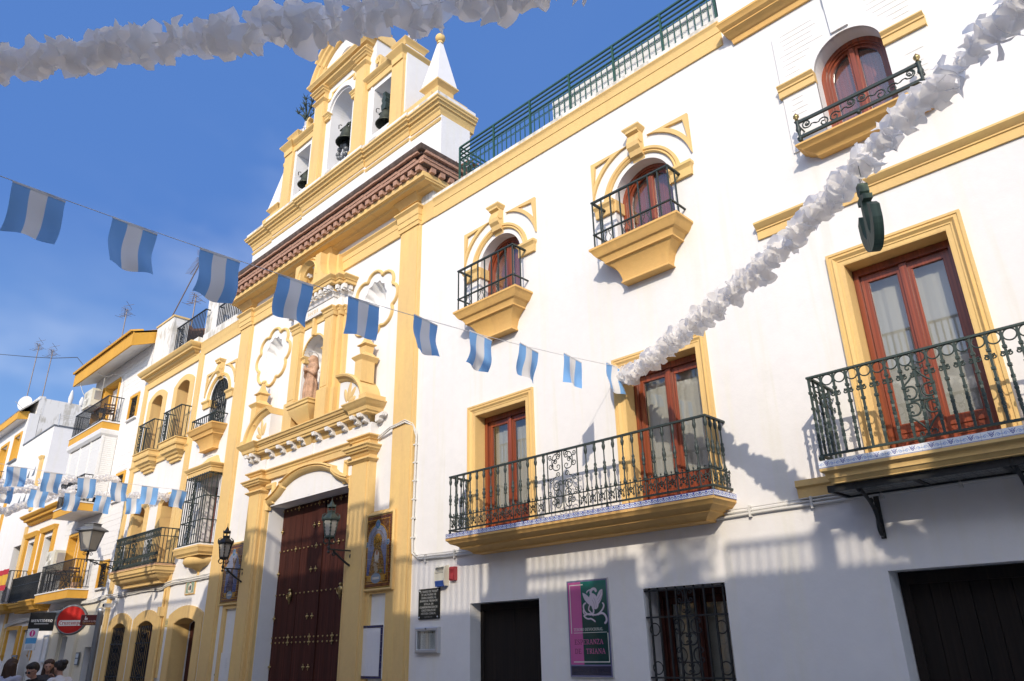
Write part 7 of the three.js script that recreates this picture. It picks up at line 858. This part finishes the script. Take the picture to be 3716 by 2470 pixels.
function person(o) {                                // o: place [x, z], turn, seat height or standing, arms as joints in body space
  const { x, z, turn, sit, label, shirt, hair, long, lean = 0, nod = 0, arms, k = 1, look = 0, extra } = o, t = thing('person', label, 'person', [x, -.3, z]); t.rotation.y = turn; t.scale.multiplyScalar(k);
  const h = sit ? .56 : 1.12, L = (a, b, c) => [x + a, -.3 + b, z + c], sp = (q, dx = 0) => L(dx, h + q * Math.cos(lean), q * Math.sin(lean) + (sit ? 0 : 0)), nk = sp(.68), hd = [nk[0], nk[1] + .17, nk[2] + .05 + nod * .06];
  const S1 = sp(.6, -.2), S2 = sp(.6, .2), T = [[sp(0), sp(.25), .165, .15], [sp(.25), sp(.5), .15, .17], [S1, S2, .075, .075], [sp(.5), nk, .13, .06], [sp(0, -.1), sp(0, .1), .13, .13]];
  const A = arms.map(([e, w], i) => { const s = i ? S2 : S1; return [s, L(...e), L(...w)]; }); for (const [s, e, w] of A) T.push([s, e, .068, .055], [e, w, .052, .038]);
  if (sit) for (const s of [-.11, .11]) T.push([L(s, h, 0), L(s * 1.2, h - .02, .5), .1, .075], [L(s * 1.2, h - .02, .5), L(s * 1.2, .1, .46), .07, .05], [L(s * 1.2, .06, .44), L(s * 1.2, .05, .6), .05, .04]); else for (const s of [-.1, .1]) T.push([L(s, h - .02, 0), L(s, .58, .02), .11, .075], [L(s, .58, .02), L(s, .1, -.02), .072, .05], [L(s, .06, -.03), L(s, .05, .14), .05, .04]);
  const all = T.flatMap((c) => [c[0], c[1]]), lo = [0, 1, 2].map((i) => Math.min(...all.map((p) => p[i])) - .2), hi = [0, 1, 2].map((i) => Math.max(...all.map((p) => p[i])) + .2);
  part('clothing', body(T, .02, lo, hi, .06, (a, b, c) => .006 * Math.sin(b * 38 + a * 23 + c * 17)), shirt, t);
  const q = (a, b, c) => { const v = V3(a, b, c).applyEuler(new THREE.Euler(nod, look, 0)); return [hd[0] + v.x, hd[1] + v.y, hd[2] + v.z]; };
  part('head', [body([[nk, q(0, -.06, -.01), .055, .055], [q(0, .05, -.02), q(0, .03, -.01), .1, .1], [q(0, -.03, .03), q(0, -.07, .055), .07, .042], [q(0, .01, .095), q(0, -.028, .115), .012, .018], [q(-.095, 0, -.01), q(-.095, -.03, -.01), .016, .012], [q(.095, 0, -.01), q(.095, -.03, -.01), .016, .012], [q(-.04, .028, .082), q(.04, .028, .082), .018, .018], [q(-.02, -.058, .088), q(.02, -.058, .088), .012, .012]], .009, [hd[0] - .17, hd[1] - .25, hd[2] - .2], [hd[0] + .17, hd[1] + .2, hd[2] + .2], .022)], skin, t);
  part('eyes', [-.036, .036].map((s) => sph(...q(s, .008, .092), .012, 7)), hairD, t); part('mouth', rod(q(-.022, -.058, .1), q(.022, -.058, .1), .005, 5), std('lips', [.3, .1, .09]), t);
  const H = [[q(0, .07, -.035), q(0, .05, -.04), .105, .108], [q(-.05, .1, .02), q(.05, .1, .02), .055, .055]]; if (long) H.push([q(-.07, .03, -.05), q(-.1, -.2, -.04), .06, .05], [q(.07, .03, -.05), q(.1, -.2, -.04), .06, .05], [q(0, 0, -.08), q(0, -.26, -.09), .09, .07]);
  part('hair', body(H, .011, [hd[0] - .24, hd[1] - .38, hd[2] - .26], [hd[0] + .24, hd[1] + .24, hd[2] + .2], .03, (a, b, c) => .005 * Math.sin(a * 120 + c * 90)), hair, t);
  for (const [s, e, w] of A) { const d = V3(...w).sub(V3(...e)).normalize(), c = V3(...w).addScaledVector(d, .05); part('hand', handGeo([c.x, c.y, c.z], [d.x, d.y, d.z], [0, 1, .2], 1.05), skin, t); }
  if (extra) extra(t, L, q); return t;
}
person({ x: -23.0, z: 3.5, turn: .35, sit: true, lean: .42, nod: .35, k: 1.2, label: 'man in black t-shirt with sunglasses leaning over a bar table', shirt: cloth('black_shirt', [.012, .012, .014]), hair: hairD, arms: [[[-.3, .78, .38], [-.1, .74, .62]], [[.3, .76, .38], [.12, .74, .64]]], extra: (t, L, q) => part('sunglasses', [sph(...q(-.04, .012, .098), .026, 8), sph(...q(.04, .012, .098), .026, 8), rod(q(-.1, .015, .02), q(-.04, .015, .1), .005, 4), rod(q(.1, .015, .02), q(.04, .015, .1), .005, 4)], M.ironB, t) });
person({ x: -25.5, z: 2.8, turn: 1.35, sit: true, lean: .1, k: 1.2, look: -.2, label: 'long-haired woman in dark grey top sitting behind the man in black', shirt: cloth('grey_top', [.05, .05, .055]), hair: hairB, long: true, arms: [[[-.26, .8, .2], [-.1, .95, .5]], [[.28, .72, .25], [.1, .72, .5]]] });
person({ x: -22.5, z: 3.2, turn: -1.2, sit: true, lean: .28, nod: .15, k: 1.2, label: 'person in white shirt with dark tied hair resting chin on hand', shirt: cloth('white_shirt', [.62, .62, .64]), hair: hairD, arms: [[[-.24, .78, .3], [-.04, 1.14, .38]], [[.3, .72, .3], [.1, .73, .6]]], extra: (t, L, q) => part('hair_bun', sph(...q(0, .1, -.15), .065, 10), hairD, t) });
person({ x: -24.5, z: 4.0, turn: -2.3, sit: true, k: 1.22, label: 'seated woman with long brown hair and a dark shoulder bag seen from behind', shirt: cloth('pale_blue_shirt', [.42, .44, .55]), hair: hairB, long: true, arms: [[[-.33, .8, .1], [-.25, .95, .35]], [[.3, .75, .1], [.2, .75, .4]]], extra: (t, L) => part('shoulder_bag', [body([[L(-.1, .7, -.2), L(.08, 1.0, -.19), .09, .06]], .02, L(-.3, .5, -.42), L(.3, 1.2, .05), .03), tube([L(-.16, .7, -.2), L(.05, 1.05, -.18), L(.16, 1.22, -.02), L(.1, 1.0, .18), L(-.12, .7, .2)], .02, 5)], M.ironB, t) });
function barTable(x, z, label) { const t = thing('bar_table', label, 'table', [x, -.3, z]); part('table_top', cyl(x, .52, .56, z, .42, .42, 22), M.alu, t); part('pedestal', [cyl(x, -.3, .52, z, .04, .04, 8), lathe([[.3, 0], [.28, .03], [.04, .06]], 16, x, -.3, z)], M.grey, t); }
barTable(-22.9, 4.3, 'round metal bar table before the man in black'); barTable(-23.3, 2.7, 'round metal bar table before the person in white');
function stool(x, z, label, turn) { const t = thing('bar_chair', label, 'chair', [x, -.3, z]); t.rotation.y = turn; part('seat', bx(x - .24, x + .24, .2, .25, z - .24, z + .24), M.chair, t); for (const a of [-.2, .2]) for (const c of [-.2, .2]) part('leg', rod([x + a, -.3, z + c], [x + a * .9, .2, z + c * .9], .02, 5), M.grey, t); part('backrest', [bx(x - .22, x + .22, .5, .66, z - .25, z - .22), rod([x - .2, .2, z - .22], [x - .2, .66, z - .24], .02, 5), rod([x + .2, .2, z - .22], [x + .2, .66, z - .24], .02, 5)], M.chair, t); }
stool(-23.0, 3.5, 'wooden bar chair under the man in black', .35); stool(-25.5, 2.8, 'wooden bar chair under the woman in grey', 1.35); stool(-22.5, 3.2, 'wooden bar chair under the person in white', -1.2);
stool(-24.5, 4.0, 'wooden bar chair under the woman seen from behind', -2.3);

// ---------- street and the houses across it ----------
{ const g = mesh('street', weld(bx(-90, 40, -.35, -.3, -1, 12)), M.asphalt); g.scale.setScalar(S); tag(g, 'paved narrow street running between the facades', 'street', null, 'structure'); }
{ const g = mesh('ground', weld(bx(-300, 300, -.5, -.36, -300, 300)), M.asphalt); g.scale.setScalar(S); tag(g, 'ground around the street and houses', 'ground', null, 'structure'); }
const ZO = 11.2, sx = (x) => x + .617 * ZO, sy = (y) => y + .5745 * ZO;
const OP = thing('opposite_houses', 'white houses across the street with roof railings and urns, behind the viewer', 'building', [-10, 0, ZO]);
{
  const B = OP, seg = [[-75, -38.0, 3.9], [-38.0, -22.0, 2.35], [-22.0, -13.15, 3.68], [-13.15, -10.4, 2.25], [-10.4, -2.47, 2.5], [-2.47, 12, 3.75]];
  for (const [a, b, y] of seg) part('wall', bx(sx(a), sx(b), -.3, sy(y), ZO, ZO + .6), M.white, B); part('back_mass', seg.map(([a, b, y]) => bx(sx(a), sx(b) - .01, -.3, sy(y) - 1.2, ZO + .6, ZO + 7)), M.white, B);
  part('wall_slope', ext([[sx(-22.9), sy(2.3)], [sx(-22), sy(2.3)], [sx(-22), sy(3.6)]], ZO + .01, ZO + .5), M.white, B);
  const wx = []; for (let x = -48; x < 12; x += 2.9) for (const y of [.4, 4.4]) wx.push([x, y]); each('balcony_door', weld(bx(-.55, .55, 0, 2.3, -.02, .02)), M.woodD, B, wx.map(([x, y]) => [x, y, ZO - .01])); each('door_surround', weld([bx(-.75, -.55, 0, 2.5, -.05, .02), bx(.55, .75, 0, 2.5, -.05, .02), bx(-.55, .55, 2.3, 2.5, -.05, .02)]), M.yellow, B, wx.map(([x, y]) => [x, y, ZO - .01])); each('balcony_slab', weld(bx(-.9, .9, -.2, 0, -.5, 0)), M.yellow, B, wx.filter((w) => w[1] > 1).map(([x, y]) => [x, y, ZO]));
  each('balcony_railing', weld([bx(-.9, .9, .96, 1, -.5, -.46), ...Array.from({ length: 15 }, (_, i) => bx(-.9 + i * .128, -.88 + i * .128, 0, .96, -.49, -.47))]), M.iron, B, wx.filter((w) => w[1] > 1).map(([x, y]) => [x, y, ZO]));
  const rail = (a, b, y0, y1, stp, m = M.iron, t = .045) => { const r = sub('roof_railing', B); part('rail', [bx(sx(a), sx(b), sy(y1) - .07, sy(y1), ZO + .2, ZO + .26), bx(sx(a), sx(b), sy(y0) + .1, sy(y0) + .15, ZO + .2, ZO + .26)], m, r); const q = []; for (let x = sx(a); x <= sx(b); x += stp) q.push([x, sy(y0), ZO + .23]); each('bar', weld(bx(-t / 2, t / 2, 0, y1 - y0, -t / 2, t / 2)), m, r, q); };
  rail(-19.8, -13.2, 3.68, 4.75, .18, M.iron, .045); rail(-13.1, -10.45, 2.25, 3.5, .165, M.iron, .042); rail(-10.4, -7.0, 2.5, 3.6, .165, M.iron, .038); rail(-5.3, -2.5, 2.5, 3.08, .155, M.iron, .042); rail(-36, -23, 2.35, 3.3, .2);
  part('roof_pier', [bx(sx(-10.08), sx(-9.4), sy(2.2), sy(3.5), ZO, ZO + .5), bx(sx(-7.57), sx(-7.0), sy(2.2), sy(2.94), ZO, ZO + .5), bx(sx(-3.97), sx(-3.87), sy(2.4), sy(3.2), ZO + .1, ZO + .3), bx(sx(-9.4), sx(-7.57), sy(2.88), sy(2.97), ZO + .2, ZO + .28), bx(sx(-10.4), sx(-10.08), sy(2.5), sy(2.62), ZO, ZO + .4), ext([[sx(-10.5), sy(2.45)], [sx(-10.05), sy(2.45)], [sx(-10.05), sy(2.85)]], ZO + .1, ZO + .4)], M.white, B);
  for (const x of [-19.75, -16.75, -13.85]) part('urn', [lathe([[.3, 0], [.3, .25], [.14, .3], [.2, .45], [.32, .7], [.3, .85], [.14, 1.0], [.12, 1.15], [.05, 1.5], [.02, 1.85], [0, 1.9]], 14, sx(x), sy(3.6), ZO + .3)], M.terra, B);
  // potted shrub on the roof
}
{ const t = thing('potted_shrub', 'potted shrub on the roof terrace across the street', 'plant', [sx(-5.95), sy(2.45), ZO + .5]); const c = [sx(-5.95), sy(3.1), ZO + .5]; part('pot', lathe([[.2, 0], [.3, .4], [.32, .42], [0, .42]], 12, c[0], sy(2.45), c[2]), M.terra, t); const a = []; for (let i = 0; i < 1500; i++) { const u = rr(-1, 1), f = rr(0, 2 * PI), r = Math.cbrt(rnd()), s = Math.sqrt(1 - u * u), x = c[0] + .62 * r * s * Math.cos(f), y = c[1] + .72 * r * u + .1, z = c[2] + .5 * r * s * Math.sin(f); const d = () => rr(-.08, .08); a.push(x, y, z, x + d(), y + d(), z + d(), x + d(), y + d(), z + d()); } const m = part('foliage', soup(a), std('leaf', [.05, .10, .03]), t); m.userData.kind = 'stuff'; }

scene.traverse((o) => { if (o.isMesh) o.castShadow = o.receiveShadow = true; });
scene.add(camera);
renderer.render(scene, camera);
